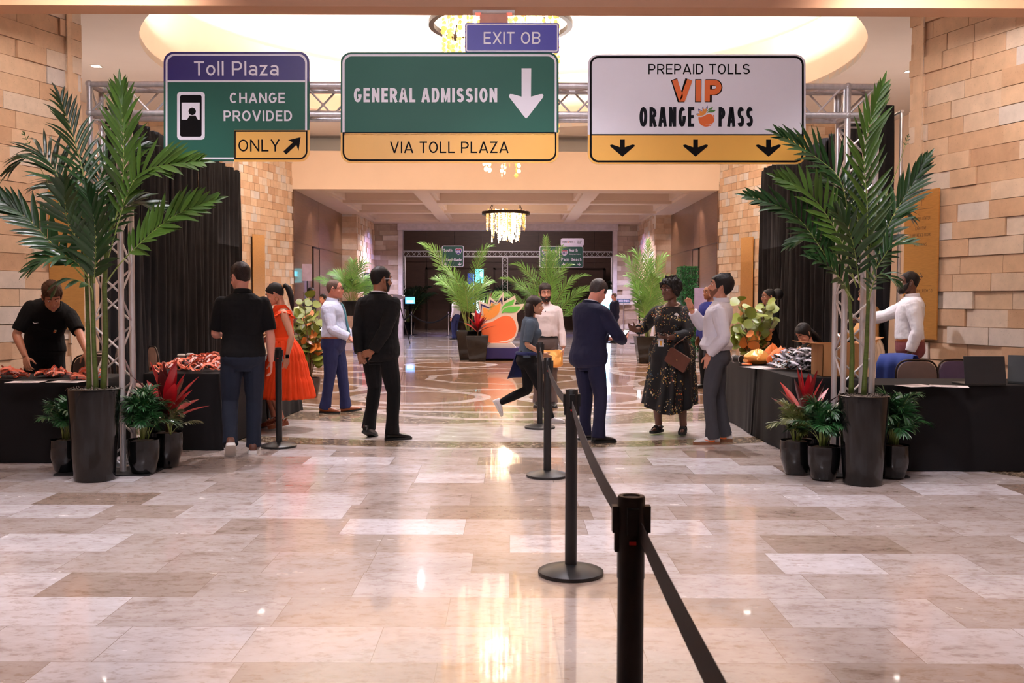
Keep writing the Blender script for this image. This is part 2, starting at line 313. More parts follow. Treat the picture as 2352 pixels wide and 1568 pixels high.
def stone_wall(mb, p0, p1, z0, z1, rng, row=0.187, side=1, lmin=0.28, lmax=0.62, prot=0.035, thick=0.25):
    """courses of blocks standing out by different amounts; the face looks to the right of p0 -> p1 times side"""
    p0 = Vector((*p0, 0)); p1 = Vector((*p1, 0)); d = (p1-p0); ln = d.length; d.normalize(); nrm = Vector((d.y, -d.x, 0))*side
    z = z0
    while z < z1-0.01:
        zt = min(z+row, z1); s = -rng.random()*0.2
        while s < ln:
            e = s + rng.uniform(lmin, lmax)
            if ln - e < 0.15: e = ln
            a = max(s, 0); q = rng.choice([0, 0, 0.25, 0.5, 0.8, 1.0])*prot
            g = 0.0035
            A = p0+d*(a+g); Bq = p0+d*(min(e, ln)-g); o1 = nrm*q; o0 = -nrm*thick
            vs = [A+o1, Bq+o1, Bq+o0, A+o0]; vs = [Vector((v.x, v.y, z+g)) for v in vs] + [Vector((v.x, v.y, zt-g)) for v in vs]
            mb.add(vs, [(0,1,5,4),(1,2,6,5),(3,0,4,7),(4,5,6,7),(3,2,1,0)] if side > 0 else [(4,5,1,0),(5,6,2,1),(7,4,0,3),(7,6,5,4),(0,1,2,3)])
            s = e
        z = zt
    back = mb
    mid0 = p0 - nrm*(thick*0.5); mid1 = p1 - nrm*(thick*0.5)
    hv = nrm*(thick*0.5-0.012)
    vs = [mid0-hv, mid1-hv, mid1+hv, mid0+hv]; vs = [Vector((v.x, v.y, z0)) for v in vs] + [Vector((v.x, v.y, z1)) for v in vs]
    mb.add(vs, [(3,2,1,0),(4,5,6,7),(0,1,5,4),(1,2,6,5),(2,3,7,6),(3,0,4,7)])
RS = random.Random(3)
mb = MB()
stone_wall(mb, (-5.86, 10.2), (-5.16, 12.06), 0, 5.77, RS, row=0.197, lmin=0.38, lmax=0.8, prot=0.03); stone_wall(mb, (-5.16, 12.06), (-6.4, 12.3), 0, 5.75, RS)
structure(mb.build('wall_left', STONE, fix=True))
mb = MB()
stone_wall(mb, (5.45, 10.2), (4.80, 12.06), 0, 5.77, RS, row=0.197, side=-1, lmin=0.38, lmax=0.8, prot=0.03); stone_wall(mb, (4.80, 12.06), (6.1, 12.3), 0, 5.75, RS, side=-1)
structure(mb.build('wall_right', STONE, fix=True))
# wall to each side of the entrance bay and the outer rotunda
mb = MB(); stone_wall(mb, (-6.2, -3), (-5.95, 9.9), 0, 4.7, RS, row=0.4, lmin=1.2, lmax=1.6); structure(mb.build('wall_front_left', STONE, fix=True))
mb = MB(); stone_wall(mb, (5.9, -3), (5.55, 9.9), 0, 4.7, RS, side=-1, row=0.4, lmin=1.2, lmax=1.6); structure(mb.build('wall_front_right', STONE, fix=True))
mb = MB(); mb.box((-6.3, -3.2, 0), (6.3, -3.0, 4.7)); structure(mb.build('wall_front', plaster2))
mb = MB(); mb.box((-9.6, 12.2, 0), (-9.4, 24.4, 5.79)); structure(mb.build('wall_outer_left', plaster))
mb = MB(); mb.box((9.2, 12.2, 0), (9.4, 24.4, 5.79)); structure(mb.build('wall_outer_right', plaster))
mb = MB(); mb.box((-9.6, 12.0, 0), (-6.3, 12.2, 5.79)); structure(mb.build('wall_niche_left', plaster))
mb = MB(); mb.box((6.0, 12.0, 0), (9.4, 12.2, 5.79)); structure(mb.build('wall_niche_right', plaster))
mb = MB()
stone_wall(mb, (-9.5, 24.3), (-6.55, 23.7), 0, 5.75, RS); stone_wall(mb, (-6.42, 23.7), (-5.76, 26.45), 0, 5.75, RS, lmin=0.16, lmax=0.36, prot=0.018)
structure(mb.build('wall_pier_left', STONE, fix=True))
mb = MB()
stone_wall(mb, (9.3, 24.3), (6.55, 23.7), 0, 5.75, RS, side=-1); stone_wall(mb, (6.28, 23.7), (5.50, 26.45), 0, 5.75, RS, side=-1, lmin=0.16, lmax=0.36, prot=0.018)
structure(mb.build('wall_pier_right', STONE, fix=True))
# coffered hall side walls: wood panels with tall doors, then stone
def wood_wall(x, s):
    mb = MB(); y0 = 26.5
    for y, dy in [(26.5, 2.4), (28.9, 0.98), (29.88, 4.2)]:
        for z, dz in [(0, 3.0), (3.02, 1.4)]:
            lo, hi = sorted((x, x+s*0.15)); mb.box((lo, y+0.008, z), (hi, y+dy-0.008, z+dz-0.01))
    lo, hi = sorted((x+s*0.02, x+s*0.16)); mb.box((lo, 26.4, 0), (hi, 34.1, 4.6))
    return mb
structure(wood_wall(-5.74, -1).build('wall_hall_left', woodp)); structure(wood_wall(5.48, 1).build('wall_hall_right', woodp))
for n, x, s in [('door_1', -5.74, 1), ('door_2', 5.48, -1)]:
    d = structure(empty(n, (x, 29.39, 0))); mb = MB()
    a, b = sorted((0, s*0.03)); mb.box((a, -0.45, 0.01), (b, 0.45, 2.96)); mb.build('leaf', woodp, d)
    mb = MB(); a, b = sorted((0, s*0.045))
    for y in (-0.49, 0.45): mb.box((a, y, 0), (b, y+0.04, 3.0))
    mb.box((a, -0.49, 2.96), (b, 0.49, 3.0)); mb.build('door_frame', bronze, d)
    mb = MB(); mb.tube([(s*0.07, 0.36, 0.85), (s*0.07, 0.36, 1.35)], 0.014); 
    for z in (0.9, 1.3): mb.tube([(s*0.02, 0.36, z), (s*0.07, 0.36, z)], 0.01)
    mb.build('pull_handle', bronze, d)
mb = MB(); stone_wall(mb, (-6.2, 34.1), (-5.25, 34.1), 0, 4.6, RS, lmin=0.25, lmax=0.5); stone_wall(mb, (-5.25, 34.1), (-5.21, 38.2), 0, 4.6, RS, lmin=0.25, lmax=0.5)
structure(mb.build('wall_end_left', STONE, fix=True))
mb = MB(); stone_wall(mb, (6.0, 34.1), (4.95, 34.1), 0, 4.6, RS, side=-1, lmin=0.25, lmax=0.5); stone_wall(mb, (4.95, 34.1), (4.88, 38.2), 0, 4.6, RS, side=-1, lmin=0.25, lmax=0.5)
structure(mb.build('wall_end_right', STONE, fix=True))
mb = MB(); stone_wall(mb, (-5.3, 38.2), (-4.28, 38.2), 0, 4.6, RS, lmin=0.3, lmax=0.7, prot=0.05); structure(mb.build('wall_jamb_left', STONE2, fix=True))
mb = MB(); stone_wall(mb, (5.2, 38.2), (4.06, 38.2), 0, 4.6, RS, side=-1, lmin=0.3, lmax=0.7, prot=0.05); structure(mb.build('wall_jamb_right', STONE2, fix=True))
# white frame round the opening, then the dark end room
mb = MB(); mb.box((-4.3, 38.0, 4.13), (4.1, 38.5, 4.5)); mb.box((-4.28, 38.1, 0), (-4.12, 38.45, 4.2)); mb.box((3.92, 38.1, 0), (4.08, 38.45, 4.2))
structure(mb.build('trim_1', mat('pale painted frame', hexc(200, 190, 196), 0.5)))
mb = MB()
for k in range(10):
    x = -7.0+k*1.4; mb.box((x+0.01, 50.0, 0.0), (x+1.39, 50.1, 3.35)); mb.box((x+0.01, 50.0, 3.38), (x+1.39, 50.1, 6.0))
mb.box((-7, 50.06, 0), (7, 50.2, 6)); mb.box((-7.1, 38.4, 0), (-7, 50.2, 6)); mb.box((7, 38.4, 0), (7.1, 50.2, 6)); structure(mb.build('wall_back', darkwood))
for n, x in [('door_3', -2.9), ('door_4', 0.5), ('door_5', 3.4)]:
    d = structure(empty(n, (x, 50.0, 0))); mb = MB(); mb.box((-1.35, -0.06, 0), (-1.25, 0.02, 3.1)); mb.box((1.25, -0.06, 0), (1.35, 0.02, 3.1)); mb.box((-1.35, -0.06, 3.0), (1.35, 0.02, 3.1)); mb.build('door_frame', bronze, d)
    for q in (-1, 1):
        mb = MB(); mb.box((min(0.01*q, 1.24*q), -0.03, 0.01), (max(0.01*q, 1.24*q), 0.02, 2.99)); l = mb.build('leaf', darkwood, d)
        mb = MB(); mb.tube([(q*0.1, -0.08, 0.9), (q*0.1, -0.08, 1.3)], 0.015); mb.build('pull_handle', bronze, l)
mb = MB(); mb.box((-7.1, 38.4, 6), (7.1, 50.2, 6.1)); structure(mb.build('ceiling_back', darkwood))
# ---- ceilings
mb = MB(); mb.box((-6.3, -3.2, 4.7), (6.3, 9.9, 4.8)); structure(mb.build('ceiling_front', plaster2))
mb = MB(); mb.box((-6.5, 9.9, 4.34), (6.4, 10.2, 5.9)); mb.box((-6.5, 9.84, 4.62), (6.4, 9.9, 5.9)); structure(mb.build('trim_2', mat('dimmed peach plaster', hexc(204, 160, 132), 0.75, var=0.02, scale=2)))  # peach plaster with the beam's dimmer light put into its colour
def ring_ceiling(z, r, x0, x1, y0, y1, n=96):
    mb = MB(); inner = [(CX+r*math.cos(2*PI*k/n), CY+r*math.sin(2*PI*k/n)) for k in range(n)]; outer = []
    for x, y in inner:
        dx, dy = x-CX, y-CY; k = min((x1-CX)/dx if dx > 1e-6 else 1e9, (x0-CX)/dx if dx < -1e-6 else 1e9, (y1-CY)/dy if dy > 1e-6 else 1e9, (y0-CY)/dy if dy < -1e-6 else 1e9)
        outer.append((CX+dx*k, CY+dy*k))
    for ang, c in [(math.atan2(y-CY, x-CX) % (2*PI), (x, y)) for x in (x0, x1) for y in (y0, y1)]:
        k = round(ang/(2*PI)*n) % n; outer[k] = c
    g = [[(x, y, z+0.12) for x, y in inner], [(x, y, z) for x, y in inner], [(x, y, z) for x, y in outer], [(x, y, z+0.12) for x, y in outer]]
    mb.grid(g, True); return mb
structure(ring_ceiling(5.79, 6.4, -9.6, 9.4, 10.2, 26.5).build('ceiling_rotunda', greyceil, smooth=30))
mb = MB(); n = 96
prof = [(6.40, 5.79), (6.40, 7.10)]
mb.grid([[(CX+r*math.cos(2*PI*k/n), CY+r*math.sin(2*PI*k/n), z) for k in range(n)] for r, z in prof], True)
structure(mb.build('ceiling_recess_wall', plaster2, smooth=True))
mb = MB(); prof = [(6.40, 7.10), (6.55, 7.10), (6.55, 7.3), (6.2, 7.75), (5.0, 8.1), (3.0, 8.3), (1.0, 8.36), (0.02, 8.36)]
mb.grid([[(CX+r*math.cos(2*PI*k/n), CY+r*math.sin(2*PI*k/n), z) for k in range(n)] for r, z in prof], True)
structure(mb.build('ceiling_dome', white, smooth=40))
mb = MB(); mb.box((-7, 26.4, 4.38), (6.8, 26.75, 5.38)); structure(mb.build('trim_3', plaster2))
mb = MB(); mb.box((-9.6, 27.6, 5.3), (9.4, 27.7, 6.2)); mb.box((-9.6, 26.4, 5.9), (9.4, 27.7, 6.0)); structure(mb.build('trim_4', greyceil))
# coffers
mb = MB()
ys = [26.75, 27.25, 30.1, 30.55, 33.45, 33.9, 37.1, 38.2]; xs = [-5.75, -5.05, -2.62, -2.22, 1.98, 2.38, 4.85, 5.5]
for k in range(0, 8, 2):
    mb.box((-5.75, ys[k], 4.38), (5.5, ys[k+1], 4.80))
for k in range(0, 8, 2):
    for j in range(1, 7, 2): mb.box((xs[k], ys[j], 4.38), (xs[k+1], ys[j+1], 4.80))
for i in range(1, 7, 2):
    for j in range(1, 7, 2):     # stepped moulding inside each coffer
        a, b, c, d = xs[i], xs[i+1], ys[j], ys[j+1]; e = 0.10
        mb.box((a, c, 4.46), (b, c+e, 4.80)); mb.box((a, d-e, 4.46), (b, d, 4.80)); mb.box((a, c+e, 4.46), (a+e, d-e, 4.80)); mb.box((b-e, c+e, 4.46), (b, d-e, 4.80))
mb.box((-5.75, 26.75, 4.80), (5.5, 38.3, 4.86))
structure(mb.build('ceiling_coffered', plaster))
mb = MB(); mb.box((-7.1, 38.2, 4.38), (7.1, 38.45, 6.1)); structure(mb.build('trim_5', plaster))
# ---- floor
m = bpy.data.materials.new('polished travertine floor'); m.use_nodes = True; t = m.node_tree; L = t.links; b = t.nodes['Principled BSDF']
def math_(op, a, c=None, clamp=False):
    n = nn(t, 'ShaderNodeMath', operation=op); n.use_clamp = clamp
    for i, v in enumerate((a, c)):
        if v is None: continue
        if isinstance(v, (int, float)): n.inputs[i].default_value = v
        else: L.new(v, n.inputs[i])
    return n.outputs[0]
def mix_(f, a, c):
    n = nn(t, 'ShaderNodeMix', data_type='RGBA'); 
    if isinstance(f, (int, float)): n.inputs[0].default_value = f
    else: L.new(f, n.inputs[0])
    for i, v in ((6, a), (7, c)):
        if isinstance(v, tuple): n.inputs[i].default_value = (*v, 1)
        else: L.new(v, n.inputs[i])
    return n.outputs[2]
def noise_(vec, sc, det=4, rough=0.6):
    n = nn(t, 'ShaderNodeTexNoise'); n.inputs['Scale'].default_value = sc; n.inputs['Detail'].default_value = det; n.inputs['Roughness'].default_value = rough; L.new(vec, n.inputs[0]); return n.outputs[0]
def ramp_(f, st, mode='LINEAR'):
    n = nn(t, 'ShaderNodeValToRGB'); n.color_ramp.interpolation = mode; e = n.color_ramp.elements
    e[0].position, e[0].color = st[0][0], (*st[0][1], 1); e[1].position, e[1].color = st[-1][0], (*st[-1][1], 1)
    for p, c in st[1:-1]: q = e.new(p); q.color = (*c, 1)
    L.new(f, n.inputs[0]); return n.outputs[0]
tc = nn(t, 'ShaderNodeTexCoord'); ob = tc.outputs['Object']
br = nn(t, 'ShaderNodeTexBrick'); br.offset = 0.37; br.offset_frequency = 2; br.squash = 0.72; br.squash_frequency = 3
br.inputs['Color1'].default_value = (0, 0, 0, 1); br.inputs['Color2'].default_value = (1, 1, 1, 1); br.inputs['Mortar'].default_value = (0.5, 0.5, 0.5, 1)
br.inputs['Scale'].default_value = 1.0; br.inputs['Brick Width'].default_value = 0.78; br.inputs['Row Height'].default_value = 0.44; br.inputs['Mortar Size'].default_value = 0.0016; br.inputs['Mortar Smooth'].default_value = 0.1
L.new(ob, br.inputs[0])
mp = nn(t, 'ShaderNodeMapping'); mp.inputs['Scale'].default_value = (1, 1.7, 1); L.new(ob, mp.inputs[0])
sep0 = nn(t, 'ShaderNodeSeparateColor'); L.new(br.outputs[0], sep0.inputs[0])
off = nn(t, 'ShaderNodeVectorMath', operation='SCALE'); off.inputs[0].default_value = (17, 9, 5); L.new(sep0.outputs[0], off.inputs['Scale'])
vec = nn(t, 'ShaderNodeVectorMath', operation='ADD'); L.new(mp.outputs[0], vec.inputs[0]); L.new(off.outputs[0], vec.inputs[1])
n1 = noise_(vec.outputs[0], 3.2, 4, 0.66); n2 = noise_(vec.outputs[0], 14, 3, 0.75)
tilec = ramp_(sep0.outputs[0], [(0.0, hexc(158, 136, 120)), (0.12, hexc(182, 165, 155)), (0.5, hexc(200, 186, 181)), (0.80, hexc(213, 203, 202)), (0.9, hexc(226, 218, 220)), (1.0, hexc(240, 234, 238))])
vein = ramp_(n1, [(0.32, (0.74, 0.67, 0.62)), (0.42, (0.95, 0.92, 0.90)), (0.6, (1.03, 1.03, 1.03))])
vein2 = ramp_(n2, [(0.36, (0.80, 0.74, 0.69)), (0.46, (0.98, 0.97, 0.96)), (0.62, (1.03, 1.03, 1.03))])
def mul_(a, c):
    n = nn(t, 'ShaderNodeMix', data_type='RGBA', blend_type='MULTIPLY'); n.inputs[0].default_value = 1; L.new(a, n.inputs[6]); L.new(c, n.inputs[7]); return n.outputs[2]
tile = mul_(mul_(tilec, vein), vein2)
tile = mix_(br.outputs['Fac'], tile, hexc(160, 140, 128))
# the round inlay of the rotunda
sx = nn(t, 'ShaderNodeSeparateXYZ'); L.new(ob, sx.inputs[0])
px = math_('SUBTRACT', sx.outputs[0], CX); py = math_('SUBTRACT', sx.outputs[1], CY)
r = math_('SQRT', math_('ADD', math_('MULTIPLY', px, px), math_('MULTIPLY', py, py)))
ang = math_('ARCTAN2', px, py)
def petals(n, c0, rad, wd, sh=0.0):
    st = 2*PI/n; a = math_('SUBTRACT', math_('MULTIPLY', math_('FRACT', math_('ADD', math_('DIVIDE', ang, st), 64.5+sh)), st), st/2)
    u = math_('SUBTRACT', math_('MULTIPLY', r, math_('COSINE', a)), c0); v = math_('MULTIPLY', r, math_('SINE', a))
    d = math_('SQRT', math_('ADD', math_('MULTIPLY', u, u), math_('MULTIPLY', v, v)))
    return math_('LESS_THAN', math_('ABSOLUTE', math_('SUBTRACT', d, rad)), wd)
moz_n = noise_(ob, 18, 4, 0.8); moz2 = n1
moz = mul_(ramp_(moz_n, [(0.36, hexc(44, 34, 26)), (0.46, hexc(112, 92, 72)), (0.53, hexc(176, 154, 128)), (0.66, hexc(214, 198, 178))]), ramp_(moz2, [(0.35, (0.8, 0.78, 0.75)), (0.6, (1.05, 1.05, 1.05))]))
brown = mul_(ramp_(n2, [(0.36, hexc(92, 60, 40)), (0.5, hexc(150, 108, 76)), (0.64, hexc(188, 150, 116))]), ramp_(moz2, [(0.35, (0.82, 0.78, 0.74)), (0.6, (1.05, 1.05, 1.05))]))
band = mul_(ramp_(n1, [(0.35, hexc(206, 190, 182)), (0.6, hexc(228, 216, 212))]), ramp_(n2, [(0.35, (0.93, 0.92, 0.91)), (0.6, (1, 1, 1))]))
def inr(a, c): return math_('MULTIPLY', math_('GREATER_THAN', r, a), math_('LESS_THAN', r, c))
col = mix_(math_('LESS_THAN', r, 9.12), tile, band)
col = mix_(inr(8.55, 8.98), col, moz); col = mix_(inr(5.9, 7.25), col, moz); col = mix_(math_('LESS_THAN', r, 5.75), col, brown)
lines = petals(10, 4.55, 2.05, 0.10)
for q in (petals(10, 4.4, 3.05, 0.08, 0.5), petals(10, 4.0, 0.95, 0.12, 0.5), petals(5, 2.0, 3.6, 0.08)): lines = math_('MAXIMUM', lines, q)
lines = math_('MAXIMUM', lines, inr(7.12, 7.3)); lines = math_('MULTIPLY', lines, math_('LESS_THAN', r, 7.4))
col = mix_(lines, col, mul_(band, ramp_(moz2, [(0.3, (0.93, 0.86, 0.8)), (0.7, (1, 0.95, 0.92))])))
# straight border along the right-hand wall of the entrance bay
ln = math_('SUBTRACT', sx.outputs[0], math_('MULTIPLY', math_('SUBTRACT', 8.45, sx.outputs[1]), 0.55)); bord = math_('MULTIPLY', math_('GREATER_THAN', ln, 3.98), math_('LESS_THAN', r, 30)); bord2 = math_('GREATER_THAN', ln, 4.14)
near = math_('LESS_THAN', sx.outputs[1], 9.3)
col = mix_(math_('MULTIPLY', bord, near), col, band); col = mix_(math_('MULTIPLY', bord2, near), col, moz)
L.new(col, b.inputs['Base Color'])
rg = ramp_(n1, [(0.3, (0.19, 0.19, 0.19)), (0.7, (0.28, 0.28, 0.28))]); L.new(rg, b.inputs['Roughness'])
b.inputs['Specular IOR Level'].default_value = 0.45; b.inputs['Coat Weight'].default_value = 0.55; b.inputs['Coat Roughness'].default_value = 0.035
FLOOR = m
mb = MB(); mb.box((-10, -3.2, -0.1), (10, 50.2, 0)); structure(mb.build('floor', FLOOR))
# ---- recessed square downlights (a fitting each)
lampm = mat('lit lamp lens', (1, 0.95, 0.9), 0.4, emit=(1, 0.92, 0.85), estr=14)
trimw = mat('white lamp trim', (0.85, 0.83, 0.8), 0.5)
def downlight(x, y, z, label, group, s=0.075):
    t_ = empty('recessed_downlight', (x, y, z), 0, label, 'ceiling light', group)
    mb = MB(); ring_poly(mb, rrect(-s-.02, -s-.02, s+.02, s+.02, .01, 2), rrect(-s, -s, s, s, .01, 2), -0.012, 0.0, lambda a, c, d: (a, c, d)); mb.build('trim_ring', trimw, t_)
    mb = MB(); mb.box((-s, -s, -0.006), (s, s, -0.001)); mb.build('lens', lampm, t_)
for i, (x, y) in enumerate(DOWN[:8]):
    downlight(x, y, 5.79, 'small square ceiling downlight round the bright recess', 'downlights round the ceiling recess')
downlight(-7.7, 18.7, 5.79, 'square ceiling downlight above the left truss corner beside the stone wall', None)
downlight(7.5, 18.9, 5.79, 'square ceiling downlight above the right palm beside the stone wall', None)
# ------------------------------------------------------------------ aluminium truss gates
alu = mat('brushed aluminium', hexc(232, 228, 230), 0.38, 0.6, var=0.10, scale=30, stretch=(1, 1, 0.2))
alud = mat('aluminium node', hexc(206, 202, 202), 0.45, 0.55, var=0.1, scale=40)
blackp = mat('black powder coat', hexc(22, 21, 22), 0.42, var=0.08, spec=0.5)
steelp = mat('black steel plate', hexc(24, 23, 24), 0.5, var=0.15)
def truss_box(mb, p0, p1, U, V, w=0.239, rc=0.025, rb=0.009, pitch=0.25, n=10, faces=(0, 1, 2, 3)):
    """square box truss: chords at +-w/2 along U, V; zig-zag braces on its faces"""
    p0, p1, U, V = Vector(p0), Vector(p1), Vector(U).normalized(), Vector(V).normalized(); d = p1-p0; ln = d.length; d.normalize(); h = w/2
    cs = [U*h+V*h, U*-h+V*h, U*-h+V*-h, U*h+V*-h]
    for c in cs: mb.tube([p0+c, p1+c], rc, n)
    k = max(2, int(round((ln-0.06)/pitch))); st = (ln-0.06)/k
    for i in faces:
        a, b = cs[i], cs[(i+1) % 4]; sw = i % 2
        for e in (0.03, ln-0.03): mb.tube([p0+a+d*e, p0+b+d*e], rb, 6)
        for q in range(k):
            s, e = (a, b) if (q+sw) % 2 else (b, a)
            mb.tube([p0+s+d*(0.03+st*q+0.012), p0+e+d*(0.03+st*(q+1)-0.012)], rb, 6)
def corner_block(mb, c, w=0.239, r=0.028):
    c = Vector(c); h = w/2
    for i in (-1, 1):
        for j in (-1, 1):
            mb.tube([c+Vector((-h, i*h, j*h)), c+Vector((h, i*h, j*h))], 0.025, 10)
            mb.tube([c+Vector((i*h, -h-0.02, j*h)), c+Vector((i*h, h+0.02, j*h))], r, 12)
            mb.tube([c+Vector((i*h, j*h, -h)), c+Vector((i*h, j*h, h))], 0.025, 10)
            for k in (-1, 1): mb.ball(c+Vector((i*h, j*h, k*h)), r*1.12, 10, 8)
    for k in (-1, 1):
        mb.tube([c+Vector((-h, -h, k*h)), c+Vector((h, h, k*h))], 0.009, 6)
    for i in (-1, 1): mb.tube([c+Vector((-h, i*h, -h)), c+Vector((h, i*h, h))], 0.009, 6); mb.tube([c+Vector((i*h, -h, h)), c+Vector((i*h, h, -h))], 0.009, 6)
XL, XR, YT, ZT = -3.383, 2.925, 8.48, 3.127     # tower axes, depth of the gate, height of the beam axis
gate = empty('truss_gate', ((XL+XR)/2, YT, 0), 0, 'large aluminium truss gate carrying the three big road signs between the palms', 'truss')
g0 = Vector(gate.location)
def gpart(name, mb, m, **k): return mb.build(name, m, gate, loc=-g0, **k)
for x in (XL, XR):
    mb = MB(); truss_box(mb, (x, YT, 0.012), (x, YT, 2.98), (1, 0, 0), (0, 1, 0)); gpart('tower', mb, alu, smooth=40)
    mb = MB(); corner_block(mb, (x, YT, ZT)); gpart('corner_block', mb, alud, smooth=40)
    mb = MB(); mb.prism(rrect(x-0.40, YT-0.30, x+0.40, YT+0.46, 0.03, 3), 0.0, 0.012, lambda a, b, c: (a, b, c)); gpart('base_plate', mb, steelp)
mb = MB(); truss_box(mb, (XL+0.12, YT, ZT), (XR-0.12, YT, ZT), (0, 1, 0), (0, 0, 1)); gpart('crossbeam', mb, alu, smooth=40)

# ------------------------------------------------------------------ road signs on the gate
YS = 8.322
def sg(px, py): p = P(px, py, YS); return (p.x, p.z)
def poly(pts): return [sg(*p) for p in pts]
signw = mat('white sign vinyl', hexc(236, 230, 238), 0.45, var=0.01, spec=0.3); signg = mat('green sign vinyl', hexc(38, 92, 78), 0.5, var=0.03, scale=2, spec=0.25)
signp = mat('purple sign vinyl', hexc(46, 32, 108), 0.42, var=0.03); signb = mat('indigo sign vinyl', hexc(52, 44, 158), 0.42, var=0.03)
signy = mat('amber sign vinyl', hexc(240, 180, 82), 0.45, var=0.02); signk = mat('black sign vinyl', hexc(14, 11, 12), 0.6, var=0.02, spec=0.1)
signo = mat('orange sign vinyl', hexc(226, 108, 48), 0.45, var=0.02); signd = mat('charcoal sign vinyl', hexc(26, 28, 33), 0.6, var=0.02, spec=0.1)
corg = mat('orange panel', hexc(255, 126, 78), 0.5, var=0.01); cyel = mat('apricot panel', hexc(255, 172, 84), 0.5, var=0.01); cgrn = mat('leaf green panel', hexc(96, 190, 80), 0.5, var=0.01)
cnav = mat('navy panel', hexc(36, 30, 96), 0.5, var=0.02); cwht = mat('white panel', hexc(250, 240, 236), 0.5, var=0.01); sgrn = mat('dark leaf green vinyl', hexc(84, 134, 66), 0.5, var=0.02)
def layer(k): return (YS-0.0012*k-0.0008, YS-0.0012*(k-1)-0.0004)
def flat(name, parent, m, outlines, k, y0=None, label=None):
    mb = MB(); lo, hi = layer(k)
    for o in outlines: mb.prism(o, lo, hi)
    ob = mb.build(name, m, parent, loc=-Vector(parent.location), fix=True)
    if label: ob['label'] = label
    return ob
def frame_(name, parent, m, o, i, k):
    mb = MB(); lo, hi = layer(k); ring_poly(mb, o, i, lo, hi); return mb.build(name, m, parent, loc=-Vector(parent.location), fix=True)
def words(name, parent, m, lines, k, label=None):
    lo, hi = layer(k)
    for s, px0, px1, base, top, t in lines:
        mb = MB(); a = sg(px0, base); b = sg(px1, base); h = sg(px0, top)[1]-a[1]; sl = (b[1]-a[1])/(b[0]-a[0])
        put_text(mb, s, a[0], a[1], lo, h, b[0]-a[0], t, f=lambda p: (p[0], p[1], p[2]+(p[0]-a[0])*sl))
        o = mb.build(name, m, parent, loc=-Vector(parent.location))
    if label: o['label'] = label
    return o
def rr(x0, y0, x1, y1, r, corners=(1, 1, 1, 1)):   # px rectangle, rounded; corners bl br tr tl
    return [sg(x, -y) for x, y in rrect(x0, -y1, x1, -y0, r, 6, corners)]
def sign_root(name, px, py, label):
    p = P(px, py, YS); return empty(name, (p.x, YS, p.z), 0, label, 'road sign', 'big road signs on the truss gate')
def panel_(parent, m, out, hang):
    mb = MB(); mb.prism(out, YS, YS+0.012); ob = mb.build('panel', m, parent, loc=-Vector(parent.location), fix=True)
    mb = MB()
    for px, py in hang:
        x, z = sg(px, py); mb.box((x-0.02, YS+0.012, z-0.02), (x+0.02, YS+0.03, z+0.02))
    mb.build('clamp', alud, parent, loc=-Vector(parent.location))
# toll plaza sign
s1 = sign_root('road_sign', 543, 372, 'green and purple Toll Plaza sign reading change provided, leftmost on the truss')
panel_(s1, signg, rr(376, 119, 710.5, 370, 23), [(430, 200), (430, 262), (660, 200), (660, 262)])
flat('header_band', s1, signp, [rr(376, 119, 710.5, 187, 23, (0, 0, 1, 1))], 1)
frame_('border', s1, signw, rr(380.5, 124, 705.5, 366, 20), rr(385, 128.5, 701, 361.5, 17), 2)
flat('divider', s1, signw, [poly([(384, 184.5), (703, 184.5), (703, 189), (384, 189)])], 2)
words('lettering', s1, signw, [('Toll Plaza', 446, 640, 173.5, 141, .13), ('CHANGE', 528, 655, 237, 213, .17), ('PROVIDED', 514, 671, 278, 254, .17)], 2)
flat('phone_symbol', s1, signw, [rr(407, 211, 470.5, 321, 8)], 2); flat('phone_screen', s1, signk, [rr(414, 218, 463.5, 314, 5)], 3)
flat('banknote_symbol', s1, signw, [poly([(417.5, 236), (459, 236), (459, 275), (455, 275), (449.5, 265.5), (436, 265.5), (430, 275), (417.5, 275)])], 4)
cx, cz = sg(442, 256); flat('portrait_dot', s1, signk, [[(cx+0.0305*math.cos(2*PI*k/20), cz+0.0305*math.sin(2*PI*k/20)) for k in range(20)]], 5)
flat('exit_tab', s1, signy, [rr(538, 299, 712, 371.5, 23, (0, 1, 0, 0))], 3, label='amber panel reading only with a black arrow')
frame_('tab_border', s1, signk, rr(538.5, 299.5, 706.5, 366.5, 19, (0, 1, 0, 0)), rr(542, 303, 703, 363, 16, (0, 1, 0, 0)), 4)
words('tab_lettering', s1, signk, [('ONLY', 548, 643, 348, 320.5, .12)], 4)
flat('arrow', s1, signk, [poly([(651, 348), (657.5, 355), (681, 333), (686, 347), (691, 315), (662, 322), (673, 327)])], 4)
# general admission sign
s2 = sign_root('road_sign', 1032, 374, 'wide green General Admission sign with a white down arrow')
panel_(s2, signg, rr(782.5, 120, 1283, 374, 23), [(830, 203), (830, 265), (1235, 203), (1235, 265)])
flat('footer_band', s2, signy, [rr(782.5, 304.5, 1283, 374, 23, (1, 1, 0, 0))], 1, label='amber band reading via toll plaza')
frame_('border', s2, signw, rr(786.5, 124.5, 1278.5, 310, 20, (0, 0, 1, 1)), rr(791.5, 129.5, 1274, 309, 16, (0, 0, 1, 1)), 1)
frame_('footer_border', s2, signk, rr(787, 303.5, 1278, 370, 20, (1, 1, 0, 0)), rr(790.5, 306.5, 1274.5, 366, 17, (1, 1, 0, 0)), 2)
words('lettering', s2, signw, [('GENERAL ADMISSION', 813, 1142, 235, 202, .19)], 2)
words('footer_lettering', s2, signk, [('VIA TOLL PLAZA', 896, 1168, 351.5, 325, .125)], 2)
flat('arrow', s2, signw, [poly([(1198, 157), (1220, 157), (1219.5, 222), (1240, 216.5), (1246, 216), (1248.5, 219), (1247, 224), (1213, 268), (1208.5, 272), (1204, 268), (1170, 223.5), (1169, 219), (1171.5, 216), (1178, 216.5), (1198, 222)])], 2)
